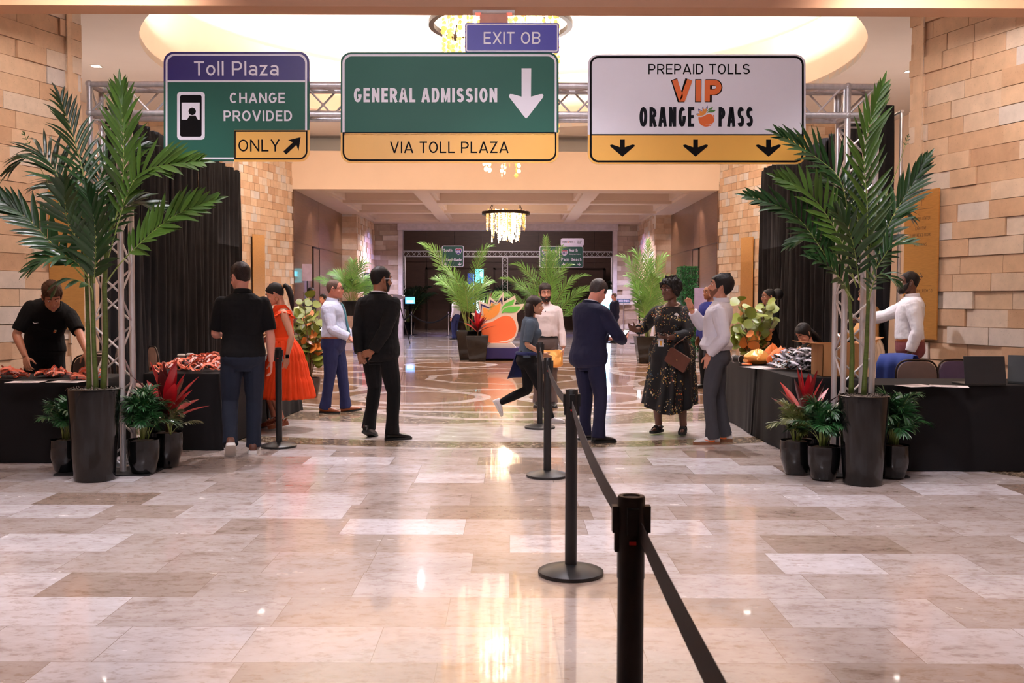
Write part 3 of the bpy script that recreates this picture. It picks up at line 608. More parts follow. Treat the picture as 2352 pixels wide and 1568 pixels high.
# prepaid tolls sign
s3 = sign_root('road_sign', 1600, 377, 'wide white Prepaid Tolls sign with orange letters, rightmost on the truss')
panel_(s3, signw, rr(1350, 125, 1850.5, 377, 23), [(1400, 205), (1400, 267), (1800, 205), (1800, 267)])
flat('footer_band', s3, signy, [rr(1350, 309, 1850.5, 377, 23, (1, 1, 0, 0))], 1, label='amber band with three black down arrows')
frame_('border', s3, signk, rr(1354.5, 129, 1846, 373, 20), rr(1359, 133.5, 1841.5, 368.5, 16), 2)
flat('divider', s3, signk, [poly([(1357, 308), (1843, 308), (1843, 311), (1357, 311)])], 2)
words('lettering', s3, signk, [('PREPAID TOLLS', 1489, 1722, 170.5, 147, .13)], 2)
words('outline_lettering', s3, signk, [('VIP', 1541.5, 1659, 235, 182, .285)], 2); words('bold_lettering', s3, signo, [('VIP', 1544, 1656.5, 233.5, 183.5, .245)], 3)
words('pass_lettering', s3, signd, [('ORANGE', 1468.5, 1594, 291, 246, .165), ('PASS', 1650, 1729, 291, 246, .165)], 2)
for q, px in enumerate((1429.5, 1597.5, 1765)):
    flat('arrow', s3, signk, [poly([(px+a, 320.5+b) for a, b in [(-5.5, 0), (5.5, 0), (5.5, 17.5), (23, 11.5), (27.5, 12), (28.5, 15), (0, 39.5), (-28.5, 15), (-27.5, 12), (-23, 11.5), (-5.5, 17.5)]])], 2)
# exit ob sign stands on top of the general admission sign
s4 = sign_root('road_sign', 1176, 121, 'small indigo Exit OB sign standing above the General Admission sign')
panel_(s4, signb, rr(1068, 52.5, 1284, 121, 5), [])
mb = MB(); a = sg(1100, 122)
for px in (1110, 1240):
    x0, z0 = sg(px, 200); x1, z1 = sg(px, 70); mb.box((x0-0.015, YS+0.012, z0), (x0+0.015, YS+0.022, z1))
mb.build('support_strap', alud, s4, loc=-Vector(s4.location))
frame_('border', s4, signw, rr(1070.5, 55, 1281.5, 118.5, 4), rr(1072.8, 57.3, 1279.2, 116.2, 3), 1)
words('lettering', s4, signw, [('EXIT OB', 1111, 1241, 101, 73.5, .13)], 1)

# ------------------------------------------------------------------ the orange emblem (drawn once in its own units)
def cr_(pts, n=5, closed=True):
    out = []; k = len(pts)
    for i in range(k if closed else k-1):
        p0, p1, p2, p3 = [Vector(pts[j % k] if closed else pts[min(max(j, 0), k-1)]) for j in (i-1, i, i+1, i+2)]
        for s in range(n):
            u = s/n; out.append(tuple(0.5*((2*p1)+(p2-p0)*u+(2*p0-5*p1+4*p2-p3)*u*u+(3*p1-p0-3*p2+p3)*u**3)))
    if not closed: out.append(tuple(pts[-1]))
    return out
circ = lambda cx, cy, r, a0, a1, n=28: [(cx+r*math.cos(math.radians(a0+(a1-a0)*k/n)), cy+r*math.sin(math.radians(a0+(a1-a0)*k/n))) for k in range(n+1)]
EMB = dict(
 back=[(75, 535), (268, 522), (228, 272), (420, 352), (455, 190), (600, 312), (738, 85), (750, 298), (850, 240), (972, 168), (996, 270), (968, 360), (1060, 350), (1165, 335), (1120, 430), (1040, 510), (1010, 540)] + circ(645, 815, 398, -22, 188, 44) + [(243, 690), (160, 612)],
 navy=[[(172, 572), (322, 550), (236, 590), (190, 612), (300, 700), (232, 660)], [(272, 335), (458, 414), (446, 438), (302, 385), (292, 492), (286, 492)], [(474, 258), (578, 332), (492, 300), (466, 366), (458, 366)], [(714, 182), (720, 352), (700, 352), (688, 280), (612, 338)]],
 crown=[(213, 606), (336, 576), (322, 420), (466, 470), (494, 318), (586, 382), (662, 318), (682, 360), (652, 512), (610, 570), (560, 612), (500, 645), (430, 668), (350, 682), (280, 685)],
 fruit=[(280, 733), (350, 735), (430, 728), (490, 712), (540, 690), (640, 628), (700, 602), (760, 585), (820, 584), (880, 600), (930, 640), (968, 700), (992, 770), (1003, 830)] + circ(645, 822, 362, 8, 176, 36) + [(281, 800)],
 swoosh=cr_([(600, 1088), (700, 1100), (800, 1088), (900, 1048), (990, 980)], 5, False) + cr_([(998, 998), (910, 1078), (810, 1116), (720, 1118)], 5, False),
 rim=circ(645, 815, 392, -30, 62, 18) + circ(628, 810, 372, 60, -26, 18),
 leaf1=cr_([(694, 480), (720, 402), (790, 332), (870, 290), (956, 254), (950, 310), (914, 366), (820, 384), (750, 418)], 4),
 leaf2=cr_([(698, 535), (750, 448), (850, 404), (960, 395), (1088, 398), (1040, 470), (960, 514), (850, 520), (760, 514)], 4))
def emblem(parent, f, y, step, mats, back=None, shift=Vector((0, 0, 0))):
    def pl(name, m, outs, k, d=None):
        mb = MB()
        for o in outs: mb.prism([f(*p) for p in o], y-step*k, y-step*(k-1)+step*0.05)
        return mb.build(name, m, parent, loc=shift, fix=True)
    if back: pl('outline_panel', back, [EMB['back']], 1)
    pl('fruit', mats[0], [EMB['fruit']] + ([] if back else [EMB['rim']]), 2); pl('crown', mats[1], [EMB['crown']], 2); pl('crown_outline', mats[3], EMB['navy'], 2)
    pl('leaf', mats[2], [EMB['leaf1']], 2); pl('leaf', mats[2], [EMB['leaf2']], 2); pl('highlight', mats[4], [EMB['swoosh']], 3)
emblem(s3, lambda a, b: sg(1594+(a-75)*0.0487, 237.5+(b-85)*0.0487), YS, 0.0012, [signo, mat('apricot sign vinyl', hexc(232, 148, 62), 0.5), sgrn, signp, signw], shift=-Vector(s3.location))
# the big cut-out emblem standing in the rotunda
YE = 24.4; pb = P(1161, 828, YE)
sc_ = empty('emblem_sculpture', (pb.x-0.1, YE, 0), 0, 'big cut-out orange fruit emblem with crown on a navy plinth', 'sculpture')
mb = MB(); mb.box((-0.62, -0.28, 0.05), (0.62, 0.28, 0.31)); mb.build('plinth', cnav, sc_, bevel=0.006)
mb = MB(); mb.box((-0.50, -0.22, 0.0), (0.50, 0.22, 0.05)); mb.build('plinth_foot', signk, sc_)
mb = MB(); mb.prism([(-0.36, 0.31), (0.36, 0.31), (0.27, 0.42), (-0.27, 0.42)], -0.16, 0.16); mb.build('support_block', cwht, sc_, fix=True)
mb = MB(); k_ = 0.001205
fE = lambda a, b: ((a-700)*k_, 0.33+(1212-b)*k_)
mb.prism([fE(*p) for p in EMB['back']], 0.02, 0.10); mb.build('emblem_board', cwht, sc_, fix=True)
emblem(sc_, fE, 0.02, 0.012, [corg, cyel, cgrn, cnav, cwht], back=cwht)

# ------------------------------------------------------------------ belt barriers
beltm = mat('grey black belt webbing', hexc(58, 54, 54), 0.7, var=0.1, scale=80); redp = mat('red plastic latch', hexc(190, 30, 30), 0.4)
H = 0.99
def stanchion(loc, label, rz=0.0, group='black belt barrier posts'):
    t_ = empty('belt_barrier_post', loc, rz, label, 'barrier post', group)
    mb = MB(); mb.lathe([(0.172, 0), (0.175, 0.006), (0.175, 0.020), (0.165, 0.026), (0.10, 0.044), (0.040, 0.056), (0.036, 0.056)], 40); mb.build('base', blackp, t_, smooth=35)
    mb = MB(); mb.lathe([(0.032, 0.05), (0.032, H-0.085)], 28); mb.build('post', blackp, t_, smooth=35)
    mb = MB(); mb.lathe([(0.0335, H-0.20), (0.0335, H-0.005), (0.031, H), (0.022, H), (0.020, H-0.004)], 28)
    for k in range(4):
        a = PI/2*k; M_ = Matrix.Rotation(a, 4, 'Z')
        mb.box((-0.014, -0.046, H-0.088), (0.014, -0.030, H-0.024), M_)
        if k == 1 or k == 3: mb.box((-0.012, -0.040, H-0.135), (0.012, -0.030, H-0.085), M_)
    mb.build('belt_head', blackp, t_, smooth=35)
    mb = MB(); mb.box((-0.008, -0.0385, H-0.112), (0.008, -0.032, H-0.104)); mb.build('latch', redp, t_)
    return t_
pf = P(1450, 1140, 2.39)
posts = [(pf.x, 2.39), tuple(G(1311, 1318).xy), tuple(G(1257, 1094).xy), tuple(G(1240, 983).xy)]
lab = ['black belt barrier post nearest the camera, its base below the picture', 'second black belt barrier post from the camera, before the man in navy suit',
       'third black belt barrier post from the camera, in the floor inlay band', 'last black belt barrier post of the row, beside the walking woman']
T_ = [stanchion((x, y, 0), l) for (x, y), l in zip(posts, lab)]
pl = G(641, 1026); T_.append(stanchion((pl.x, pl.y, 0), 'black belt barrier post before the woman in the orange dress'))
ends = [((posts[0][0]+0.02, 2.39), (posts[0][0]+0.04, -0.6), 0), (posts[1], posts[0], 1), (posts[2], posts[1], 2), (posts[3], posts[2], 3)]
for (a, b_, i) in ends:
    a3 = Vector((a[0], a[1]-0.035, 0)); b3 = Vector((b_[0], b_[1]+0.035, 0)); r0 = Vector((*posts[i], 0)); g_ = []
    for k in range(17):
        u = k/16; p = a3.lerp(b3, u) - r0; z = (H-0.082) - 0.05*4*u*(1-u); tw = 0.25*math.sin(PI*u); th = 0.0012
        dx = math.sin(tw)*0.024; dz = math.cos(tw)*0.024
        g_.append([p+Vector((-th+dx, 0, z+dz)), p+Vector((th+dx, 0, z+dz)), p+Vector((th-dx, 0, z-dz)), p+Vector((-th-dx, 0, z-dz))])
    mb = MB(); mb.rings(g_); mb.build('belt', beltm, T_[i], fix=True, smooth=40)

# ------------------------------------------------------------------ chandeliers
crys = mat('glowing pale crystal discs', hexc(255, 236, 206), 0.12, var=0.05, spec=0.8, emit=(1.0, 0.80, 0.55), estr=1.5, island=0.25)  # discs glow by themselves, in place of bulb light caught in crystal
amber = mat('glowing amber crystal discs', hexc(232, 176, 84), 0.15, var=0.1, spec=0.8, emit=(1.0, 0.62, 0.2), estr=0.5, island=0.3)  # weaker glow of their own, for the same lit look
bulbm = mat('lit chandelier bulb', (1, 0.9, 0.75), 0.4, emit=(1.0, 0.82, 0.58), estr=9)
def chandelier(loc, rad, z0, lens, nst, label, drop, bead, ceil, seed=1, bulbs=10):
    rg_ = random.Random(seed); t_ = empty('chandelier', loc, 0, label, 'chandelier'); X, Y, Z = loc
    mb = MB(); mb.lathe([(rad*0.93, -0.045), (rad, -0.045), (rad, 0.045), (rad*0.93, 0.045), (rad*0.93, -0.045)], 64, cap=False); mb.build('ring', bronze, t_, smooth=40)
    mb = MB()
    for k in range(4):
        a = PI/4+PI/2*k; mb.tube([(rad*0.95*math.cos(a), rad*0.95*math.sin(a), 0.02), (rad*0.62*math.cos(a), rad*0.62*math.sin(a), ceil)], 0.012, 6)
    mb.lathe([(rad*0.64, ceil-0.03), (rad*0.64, ceil), (0.02, ceil)], 40, cap=False); mb.build('ceiling_mount', bronze, t_, smooth=40)
    for k in range(bulbs):
        mb = MB(); a = 2*PI*k/bulbs+0.3; r_ = rad*(0.35 if k % 2 else 0.62); mb.ball((r_*math.cos(a), r_*math.sin(a), rg_.uniform(-0.25, 0.1)*rad), 0.05*rad, 8, 6); mb.build('bulb', bulbm, t_, smooth=True)
    for k in range(nst):
        ring_ = k % 3; r_ = rad*[0.80, 0.58, 0.30][ring_]; a = 2*PI*k/nst*[1, 1, 1][ring_]*1.0 + ring_*0.7 + rg_.uniform(-.04, .04); a += 2*PI*(k//3)*0.0
        ln = lens[ring_]*rg_.uniform(0.72, 1.08); z = rg_.uniform(0.0, 0.3)*drop; mb = MB(); mb.m = 0
        x, y = r_*math.cos(a), r_*math.sin(a)
        while z > -ln:
            b = bead*rg_.uniform(0.8, 1.2); q = rg_.random()*PI; dx, dy = math.cos(q), math.sin(q)
            o = [(x+dx*b*math.cos(2*PI*j/7), y+dy*b*math.cos(2*PI*j/7), z+b*math.sin(2*PI*j/7)) for j in range(7)]
            e = Vector((-dy, dx, 0))*b*0.28; c = Vector((x, y, z)); vs = o+[c+e, c-e]
            mb.add(vs, [(j, (j+1) % 7, 7) for j in range(7)] + [((j+1) % 7, j, 8) for j in range(7)]); z -= b*2.1
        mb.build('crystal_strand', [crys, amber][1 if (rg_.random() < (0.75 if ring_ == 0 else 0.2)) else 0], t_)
    l = bpy.data.lights.new('chandelier_lamp', 'POINT'); l.energy = 60*rad; l.color = (1, 0.85, 0.66); l.shadow_soft_size = 0.3*rad
    o = bpy.data.objects.new('chandelier_lamp', l); COL.objects.link(o); o.parent = t_; o.location = (0, 0, -0.9*rad)
    return t_
chandelier((P(1150, 65, CY).x, CY, 6.60), 1.34, 0, (1.9, 2.45, 2.65), 99, 'huge ring chandelier of amber crystals hanging in the bright recess above the signs', 1.0, 0.045, 1.74, 4, 14)
chandelier((P(1162, 491, 32).x, 31.95, 4.24), 0.77, 0, (0.55, 0.85, 0.92), 84, 'small ring chandelier of crystal strands in the coffered hall', 0.35, 0.028, 0.55, 9, 10)

# ------------------------------------------------------------------ black drapes on poles
velvet = mat('black velvet', hexc(24, 22, 24), 0.9, var=0.3, scale=3, bump=0.2, bscale=25, spec=0.15)
def drape(x, y0, y1, z, s, label, seed):
    rg_ = random.Random(seed); t_ = empty('velvet_drape', (x, y0, 0), 0, label, 'drape', 'black velvet drapes on poles'); ln = y1-y0; npan = 5
    for k in range(npan):
        a, b_ = ln*k/npan-.05, ln*(k+1)/npan+.05; n = 60; gcol = []
        ph = rg_.random()*6; f1 = rg_.uniform(9, 12)
        for i in range(n+1):
            u = i/n; y = a+(b_-a)*u; row = []
            for j in range(13):
                v = j/12; w_ = 0.05*math.sin(u*f1*2*PI/2.2+ph+1.6*math.sin(u*2.3+k)+0.5*math.sin(v*3+k))+0.028*math.sin(u*23+3*math.sin(u*4+k)+v*2)
                zt = z-0.03+0.035*abs(math.sin(u*PI*3))-0.0
                row.append((s*w_*(0.5+0.5*v)+0.02*math.sin(v*5+i), y, 0.015+(zt-0.015)*(1-v)))
            gcol.append(row)
        mb = MB(); mb.grid(gcol); o = mb.build('panel', velvet, t_, smooth=True)
        so = o.modifiers.new('thickness', 'SOLIDIFY'); so.thickness = 0.006
    mb = MB(); mb.tube([(-s*0.13, -0.05, z-0.10), (-s*0.13, ln+0.05, z-0.10)], 0.02, 10); mb.build('crossbar', alu, t_, smooth=40)
    for y in (-0.02, ln+0.02):
        mb = MB(); mb.tube([(-s*0.13, y, 0.01), (-s*0.13, y, z-0.08)], 0.022, 10); mb.box((-0.22-s*.13, y-0.2, 0), (0.22-s*.13, y+0.2, 0.01)); mb.build('upright', alu, t_, smooth=40)
drape(-5.1, 12.5, 18.9, 3.87, 1, 'tall black velvet drape behind the left truss tower', 5)
drape(4.73, 12.5, 18.7, 3.92, -1, 'tall black velvet drape behind the right truss tower', 6)

# ------------------------------------------------------------------ bronze wall directories
gold = mat('brushed gold plate', hexc(204, 150, 84), 0.32, 0.55, var=0.08, scale=12, stretch=(1, 1, 8)); etch = mat('dark etched lettering', hexc(84, 54, 30), 0.5)
def directory(c, d, z0, z1, w_, lines, label, side):
    d = Vector((*d, 0)).normalized(); nrm = Vector((d.y, -d.x, 0))*side; rz = math.atan2(nrm.y, nrm.x)+PI/2    # local -Y looks out of the wall
    t_ = empty('wall_directory', (c[0]+nrm.x*0.05, c[1]+nrm.y*0.05, z0), rz, label, 'wall sign'); h = z1-z0
    mb = MB(); mb.box((-w_/2, -0.02, 0), (w_/2, 0.0, h)); mb.build('plate', gold, t_, bevel=0.003)
    mb = MB(); mb.box((-w_/2+0.05, 0.0, 0.06), (w_/2-0.05, 0.055, h-0.06)); mb.build('backing', bronze, t_)
    if lines:
        mb = MB(); y = -0.0212
        for s, v, hh in lines: put_text(mb, s, 0, v*h, y, hh, t=.11, wf=.72, gap=.13, align='C')
        for v in (0.90, 0.385): mb.box((-0.19, y, v*h-0.045-0.004), (0.19, y+0.0005, v*h-0.045))
        for pts in ([(0, .895), (0, .955)], [(-.04, .935), (0, .957), (.04, .935)]): mb.tube([(a, y, b_*h) for a, b_ in pts], 0.004, 4)
        for pts in ([(-.04, .42), (.045, .42)], [(.0, .445), (.045, .42), (.0, .395)]): mb.tube([(a, y, b_*h) for a, b_ in pts], 0.004, 4)
        mb.build('lettering', etch, t_)
    return t_
directory((4.90, 11.79), (4.80-5.45, 12.06-10.2), 1.02, 2.77, 0.56, [('BUSINESS CENTER', .80, .036), ('EXECUTIVE', .735, .036), ('CONFERENCE ROOMS', .69, .036), ('RESTROOMS', .625, .036), ('TERRACE BALLROOM C-D', .315, .036), ('PATIO', .265, .036), ('UPPER PATIO', .215, .036), ('LAWN', .165, .036)],
          'gold wall directory with arrows and room names behind the bearded man in white', -1)
directory((-5.29, 11.80), (-5.16+5.86, 12.06-10.2), 1.10, 2.75, 0.52, [], 'gold wall plate behind the bending man in black polo', 1)
directory((-6.22, 24.47), (-5.76+6.42, 26.45-23.7), 0.9, 3.05, 0.60, [], 'gold wall plate on the far left stone pier', 1)
directory((5.94, 24.85), (5.5-6.28, 26.45-23.7), 0.9, 3.05, 0.60, [], 'gold wall plate on the far right stone pier', -1)

# ------------------------------------------------------------------ exit light under the front beam
px_ = P(1134, 33, 10.0); t_ = empty('exit_light', (px_.x, 10.05, 4.34), 0, 'edge-lit exit light hanging under the front beam behind the Exit OB sign', 'exit light')
mb = MB(); mb.box((-0.21, -0.05, -0.03), (0.21, 0.05, 0.0)); mb.build('housing', mat('white steel', (0.8, 0.78, 0.76), 0.4), t_, bevel=0.004)
mb = MB(); mb.box((-0.14, -0.006, -0.26), (0.14, 0.006, -0.03)); mb.build('edge_lit_plate', mat('rosy acrylic plate', hexc(206, 160, 144), 0.2, emit=(1, 0.3, 0.2), estr=0.05), t_)
mb = MB(); mb.box((-0.18, -0.045, -0.034), (-0.13, 0.045, -0.03)); mb.box((0.13, -0.045, -0.034), (0.18, 0.045, -0.03)); mb.build('red_glow_strip', mat('red lit strip', (1, 0.1, 0.05), 0.4, emit=(1, 0.12, 0.08), estr=1.2), t_)
# ------------------------------------------------------------------ people
V3 = Vector
def remesh(mb, name, m, parent, vox, it=4, fac=0.5, fold=0.0, fscale=0.12, post=None):
    me = mb.mesh(name+'_raw'); ob = bpy.data.objects.new(name+'_raw', me); COL.objects.link(ob)
    r = ob.modifiers.new('r', 'REMESH'); r.mode = 'VOXEL'; r.voxel_size = vox; r.adaptivity = 0
    s = ob.modifiers.new('s', 'SMOOTH'); s.factor = fac; s.iterations = it
    if fold:
        tx = bpy.data.textures.get('folds%.3f' % fscale) or bpy.data.textures.new('folds%.3f' % fscale, 'CLOUDS'); tx.noise_scale = fscale; tx.noise_depth = 2
        d = ob.modifiers.new('d', 'DISPLACE'); d.texture = tx; d.strength = fold; d.mid_level = 0.5; d.texture_coords = 'LOCAL'
        s2 = ob.modifiers.new('s2', 'SMOOTH'); s2.factor = 0.5; s2.iterations = 1
    dg = bpy.context.evaluated_depsgraph_get(); new = bpy.data.meshes.new_from_object(ob.evaluated_get(dg)); bpy.data.objects.remove(ob); bpy.data.meshes.remove(me)
    new.name = name; new.materials.clear()
    for q in (m if isinstance(m, (list, tuple)) else [m]): new.materials.append(q)
    new.polygons.foreach_set('use_smooth', [True]*len(new.polygons))
    if post: post(new)
    o = bpy.data.objects.new(name, new); COL.objects.link(o); o.parent = parent; return o
def skin(name, r, g, b): return mat(name, hexc(r, g, b), 0.48, var=0.06, scale=9, bump=0.06, bscale=220, sss=0.12)
def cloth(name, r, g, b, rough=0.8, sheen=0.0, var=0.08): return mat(name, hexc(r, g, b), rough, var=var, scale=7, bump=0.12, bscale=300, sheen=0.0, spec=0.25)
eyew = mat('eye white', hexc(236, 230, 226), 0.2, var=0.02); irism = mat('dark iris', hexc(40, 26, 18), 0.15); lensm = mat('spectacle lens', (0.9, 0.9, 0.95), 0.05, trans=0.0, alpha=0.15)
MSEC = [(.79, .08, .075, -.01), (.83, .145, .105, -.012), (.88, .168, .120, -.014), (.94, .170, .120, -.010), (1.02, .158, .110, -.002), (1.10, .150, .106, .004), (1.20, .160, .112, .004), (1.30, .176, .118, 0), (1.37, .180, .110, -.008), (1.42, .160, .092, -.016), (1.455, .110, .072, -.02), (1.485, .064, .060, -.016)]
FSEC = [(.79, .08, .08, -.01), (.83, .15, .11, -.014), (.88, .176, .126, -.016), (.94, .172, .122, -.010), (1.02, .146, .104, -.002), (1.10, .128, .094, .002), (1.20, .136, .100, .004), (1.30, .150, .106, 0), (1.37, .152, .096, -.008), (1.42, .136, .080, -.016), (1.455, .092, .062, -.02), (1.485, .054, .052, -.016)]
HEADS = [(-.120, .066, .030, .020), (-.110, .080, .002, .036), (-.095, .086, -.030, .050), (-.075, .088, -.062, .060), (-.05, .089, -.085, .067), (-.025, .090, -.098, .071), (0, .088, -.106, .0745), (.02, .092, -.109, .076), (.05, .090, -.108, .075), (.075, .078, -.099, .068), (.095, .056, -.080, .054), (.108, .028, -.058, .034), (.114, .0, -.04, .012)]
def interp(tab, z):
    if z <= tab[0][0]: return tab[0][1:]
    for a, b in zip(tab, tab[1:]):
        if z <= b[0]:
            u = (z-a[0])/(b[0]-a[0]); return tuple(p+(q-p)*u for p, q in zip(a[1:], b[1:]))
    return tab[-1][1:]
def headpt(az, z, off=0.0):      # az from the face forward, + towards the left ear
    f, b, w_ = interp(HEADS, z); yc = (f+b)/2 if True else 0; hd = (f-b)/2; c, s = math.cos(az), math.sin(az); e = 2.35
    k = (abs(c)**e+abs(s)**e)**(-1/e); return V3((-(w_+off)*s*k, yc+(hd+off)*c*k, z))
def sstep(u): u = min(max(u, 0), 1); return u*u*(3-2*u)

class Figure:
    def __init__(s, name, loc, heading, h=1.75, female=False, lean=0, side=0, twist=0, head=(0, 0, 0), feet=None, hip=0.0, hands=None, elbows=None, bw=1.0, belly=0.0, vox=0.006, label='', curl=(0.35, 0.35), palm=None, skin=None, hdir=None, group=None, neckf=0.0, seated=False):
        s.S = h/1.75; s.female = female; s.bw = bw; s.belly = belly; s.vox = vox; s.skin = skin; s.lean = math.radians(lean); s.side = math.radians(side); s.tw = math.radians(twist)
        s.root = empty(name, loc, math.radians(heading), label, 'person', group); S = s.S
        s.sec = FSEC if female else MSEC; s.hip = hip; s.neckf = neckf
        # spine table
        s.tab = []; y = x = 0.0; z = .93-hip; n = 40; z0, z1 = .93, 1.50
        for i in range(n+1):
            q = z0+(z1-z0)*i/n; u = sstep((q-z0)/.34); a = s.lean*u; b = s.side*u; s.tab.append((q, x, y, z, a, b, s.tw*u)); dz = (z1-z0)/n
            y += math.sin(a)*math.cos(b)*dz; x += math.sin(b)*dz; z += math.cos(a)*math.cos(b)*dz
        hr = head; s.HR = Matrix.Rotation(math.radians(hr[0]), 3, 'Z') @ Matrix.Rotation(math.radians(hr[2]), 3, 'Y') @ Matrix.Rotation(-math.radians(hr[1]), 3, 'X')
        nb = s.T(0, -.012, 1.47)/S; s.neck0 = nb; fwd = V3((0, 1, 0)); s.HC = nb + s.spR(1.47) @ V3((0, .012+neckf, .055)) + s.HR @ V3((0, .022, .105))
        # limbs
        sw = .148 if female else .166; hw = .092 if female else .088
        s.sh = {k: s.T(sg_*sw*min(bw, 1.12), -.012, 1.382)/S for k, sg_ in (('L', -1), ('R', 1))}
        s.hj = {k: V3((sg_*hw*min(bw, 1.15), -.005, .90-hip)) for k, sg_ in (('L', -1), ('R', 1))}
        feet = feet or {}; s.foot = {}
        for k, sg_ in (('L', -1), ('R', 1)):
            fx, fy, fz, yaw, pit = feet.get(k, (sg_*.10, 0, 0, -sg_*8, 0)); yr = math.radians(yaw)
            R_ = Matrix.Rotation(yr, 3, 'Z') @ Matrix.Rotation(math.radians(pit), 3, 'X'); toe = V3((fx, fy, fz))   # pitch < 0 lifts the heel about the toe ball
            ball = V3((0, .11, 0)); an = toe + Matrix.Rotation(yr, 3, 'Z') @ ball + R_ @ (V3((0, 0, .085))-ball)
            base = toe + Matrix.Rotation(yr, 3, 'Z') @ ball - R_ @ ball
            hj = s.hj[k]; kn = s.ik(hj, an, .418, .404, Matrix.Rotation(yr*.5, 3, 'Z') @ V3((sg_*.08, 1, 0))); s.foot[k] = (base, R_, an, kn)
        hands = hands or {}; elbows = elbows or {}; s.arm = {}; s.curl = dict(L=curl[0], R=curl[1]); s.palm = palm or {}; s.hdir = hdir or {}
        for k, sg_ in (('L', -1), ('R', 1)):
            sh = s.sh[k]; t_ = V3(hands.get(k, (sh.x+sg_*.07, sh.y+.05, sh.z-.53))); hint = V3(elbows.get(k, (sg_*.5, -1, -.2)))
            el = s.ik(sh, t_, .295, .255, hint); d = (t_-sh)
            if d.length > .549: t_ = sh + d.normalized()*.549
            s.arm[k] = (sh, el, t_)
    def ik(s, a, b, l1, l2, hint):
        d = b-a; L = min(d.length, (l1+l2)*.9985); u = d.normalized(); x = (l1*l1-l2*l2+L*L)/(2*L); hgt = math.sqrt(max(l1*l1-x*x, 0)); p = hint - u*hint.dot(u)
        if p.length < 1e-5: p = u.orthogonal()
        return a + u*x + p.normalized()*hgt
    def spR(s, z):
        if z <= s.tab[0][0]: return Matrix.Identity(3)
        i = min(int((z-s.tab[0][0])/(s.tab[1][0]-s.tab[0][0])), len(s.tab)-1); q = s.tab[i]
        return Matrix.Rotation(q[5], 3, 'Y') @ Matrix.Rotation(-q[4], 3, 'X') @ Matrix.Rotation(q[6], 3, 'Z')
    def T(s, x, y, z):
        if z <= .93: p = V3((x, y, z-s.hip))
        else:
            f = (z-.93)/(s.tab[1][0]-s.tab[0][0]); i = min(int(f), len(s.tab)-2); u = min(f-i, 1.0); a, b = s.tab[i], s.tab[i+1]
            p = V3((a[1]+(b[1]-a[1])*u, a[2]+(b[2]-a[2])*u, a[3]+(b[3]-a[3])*u)) + s.spR(z) @ V3((x, y, 0))
        return p*s.S
    def ring(s, z, fit=0.0, n=28, e=2.3):
        hw, hd, yo = interp(s.sec, z); hw *= s.bw; hd *= (1+(s.bw-1)*1.2); bl = s.belly*math.exp(-((z-1.08)/.11)**2); out = []
        for j in range(n):
            t = 2*PI*j/n; c, q = math.cos(t), math.sin(t); k = (abs(c)**e+abs(q)**e)**(-1/e); y = (hd+fit)*q*k + (bl*max(q, 0)**.7 if q > 0 else 0)
            out.append(s.T((hw+fit)*c*k, yo+y, z))
        return out
    def torso(s, mb, z0, z1, fit, extra=None, n=28):
        zs = [z0]+[q[0] for q in s.sec if z0+.012 < q[0] < z1-.008]+[z1]
        mb.rings([s.ring(z, fit+(extra(z) if extra else 0), n) for z in zs])
    def path(s, k, which, u0=0, u1=1, prof=None, fit=0):
        if which == 'arm': a, b, c = s.arm[k]; P_ = [(0, .052), (.12, .055), (.3, .047), (.47, .039), (.535, .037), (.62, .041), (.78, .035), (1, .0255)]; L1 = .536
        else: a, b, c = s.hj[k], s.foot[k][3], s.foot[k][2]; P_ = [(0, .088), (.15, .083), (.35, .070), (.5, .055), (.56, .051), (.66, .055), (.8, .045), (.93, .036), (1, .037)]; L1 = .509
        if s.female: P_ = [(u, r*(.86 if which == 'arm' else .98)) for u, r in P_]
        P_ = [(u, r*(1+(s.bw-1)*.8)) for u, r in P_]
        if prof: P_ = [(u, r) for u, r in prof]
        def pos(u):
            if u < L1: return a.lerp(b, u/L1)
            return b.lerp(c, (u-L1)/(1-L1))
        us = sorted(set([u0, u1]+[u for u, r in P_ if u0 < u < u1]+[u for u in (L1-.05, L1, L1+.05) if u0 < u < u1]))
        rad = [interp([(q, r) for q, r in P_], u)[0] if True else 0 for u in us]
        return [pos(u)*s.S for u in us], [(r+fit)*s.S for r in rad]
    def body(s, arms=(1, 1), hands=(1, 1)):
        mb = MB(); S = s.S
        mb.rings([s.ring(z, -.016, 24) for z in [q[0] for q in s.sec[2:]]])
        for k in 'LR':
            p, r = s.path(k, 'leg'); mb.tube(p, r, 12); base, R_, an, kn = s.foot[k]
            f = lambda y, z: (base + R_ @ V3((0, y, z)))*S
            mb.tube([f(-.05, .038), f(-.02, .042), f(.04, .040), f(.10, .030), (f(.16, .022))], [.026*S, .031*S, .030*S, .028*S, .018*S], 10)
        for i, k in enumerate('LR'):
            p, r = s.path(k, 'arm'); mb.tube(p, r, 12); mb.ball(s.sh[k]*S, .050*S*(1 if not s.female else .85), 10, 8)
            s.hand(mb, k)
        # neck, head
        nk = s.neck0; hc = s.HC; H_ = s.HR
        mb.tube([nk*S-s.spR(1.47) @ V3((0, 0, .05)), nk.lerp(hc + H_ @ V3((0, -.035, -.06)), .5)*S, (hc + H_ @ V3((0, -.03, -.05)))*S], [.062*S*(.88 if s.female else 1), .053*S*(.86 if s.female else 1), .056*S*(.88 if s.female else 1)], 14)
        hs = s.hs = S*1.0
        Q = lambda p: hc*S + H_ @ (V3(p)*hs)
        s.Q = Q
        mb.rings([[Q(headpt(2*PI*j/24, z)) for j in range(24)] for z, *_ in HEADS])
        mb.tube([Q((0, .084, .012)), Q((0, .100, -.012)), Q((0, .112, -.034)), Q((0, .102, -.046)), Q((0, .084, -.050))], [.0065*hs, .008*hs, .0125*hs, .012*hs, .008*hs], 8)
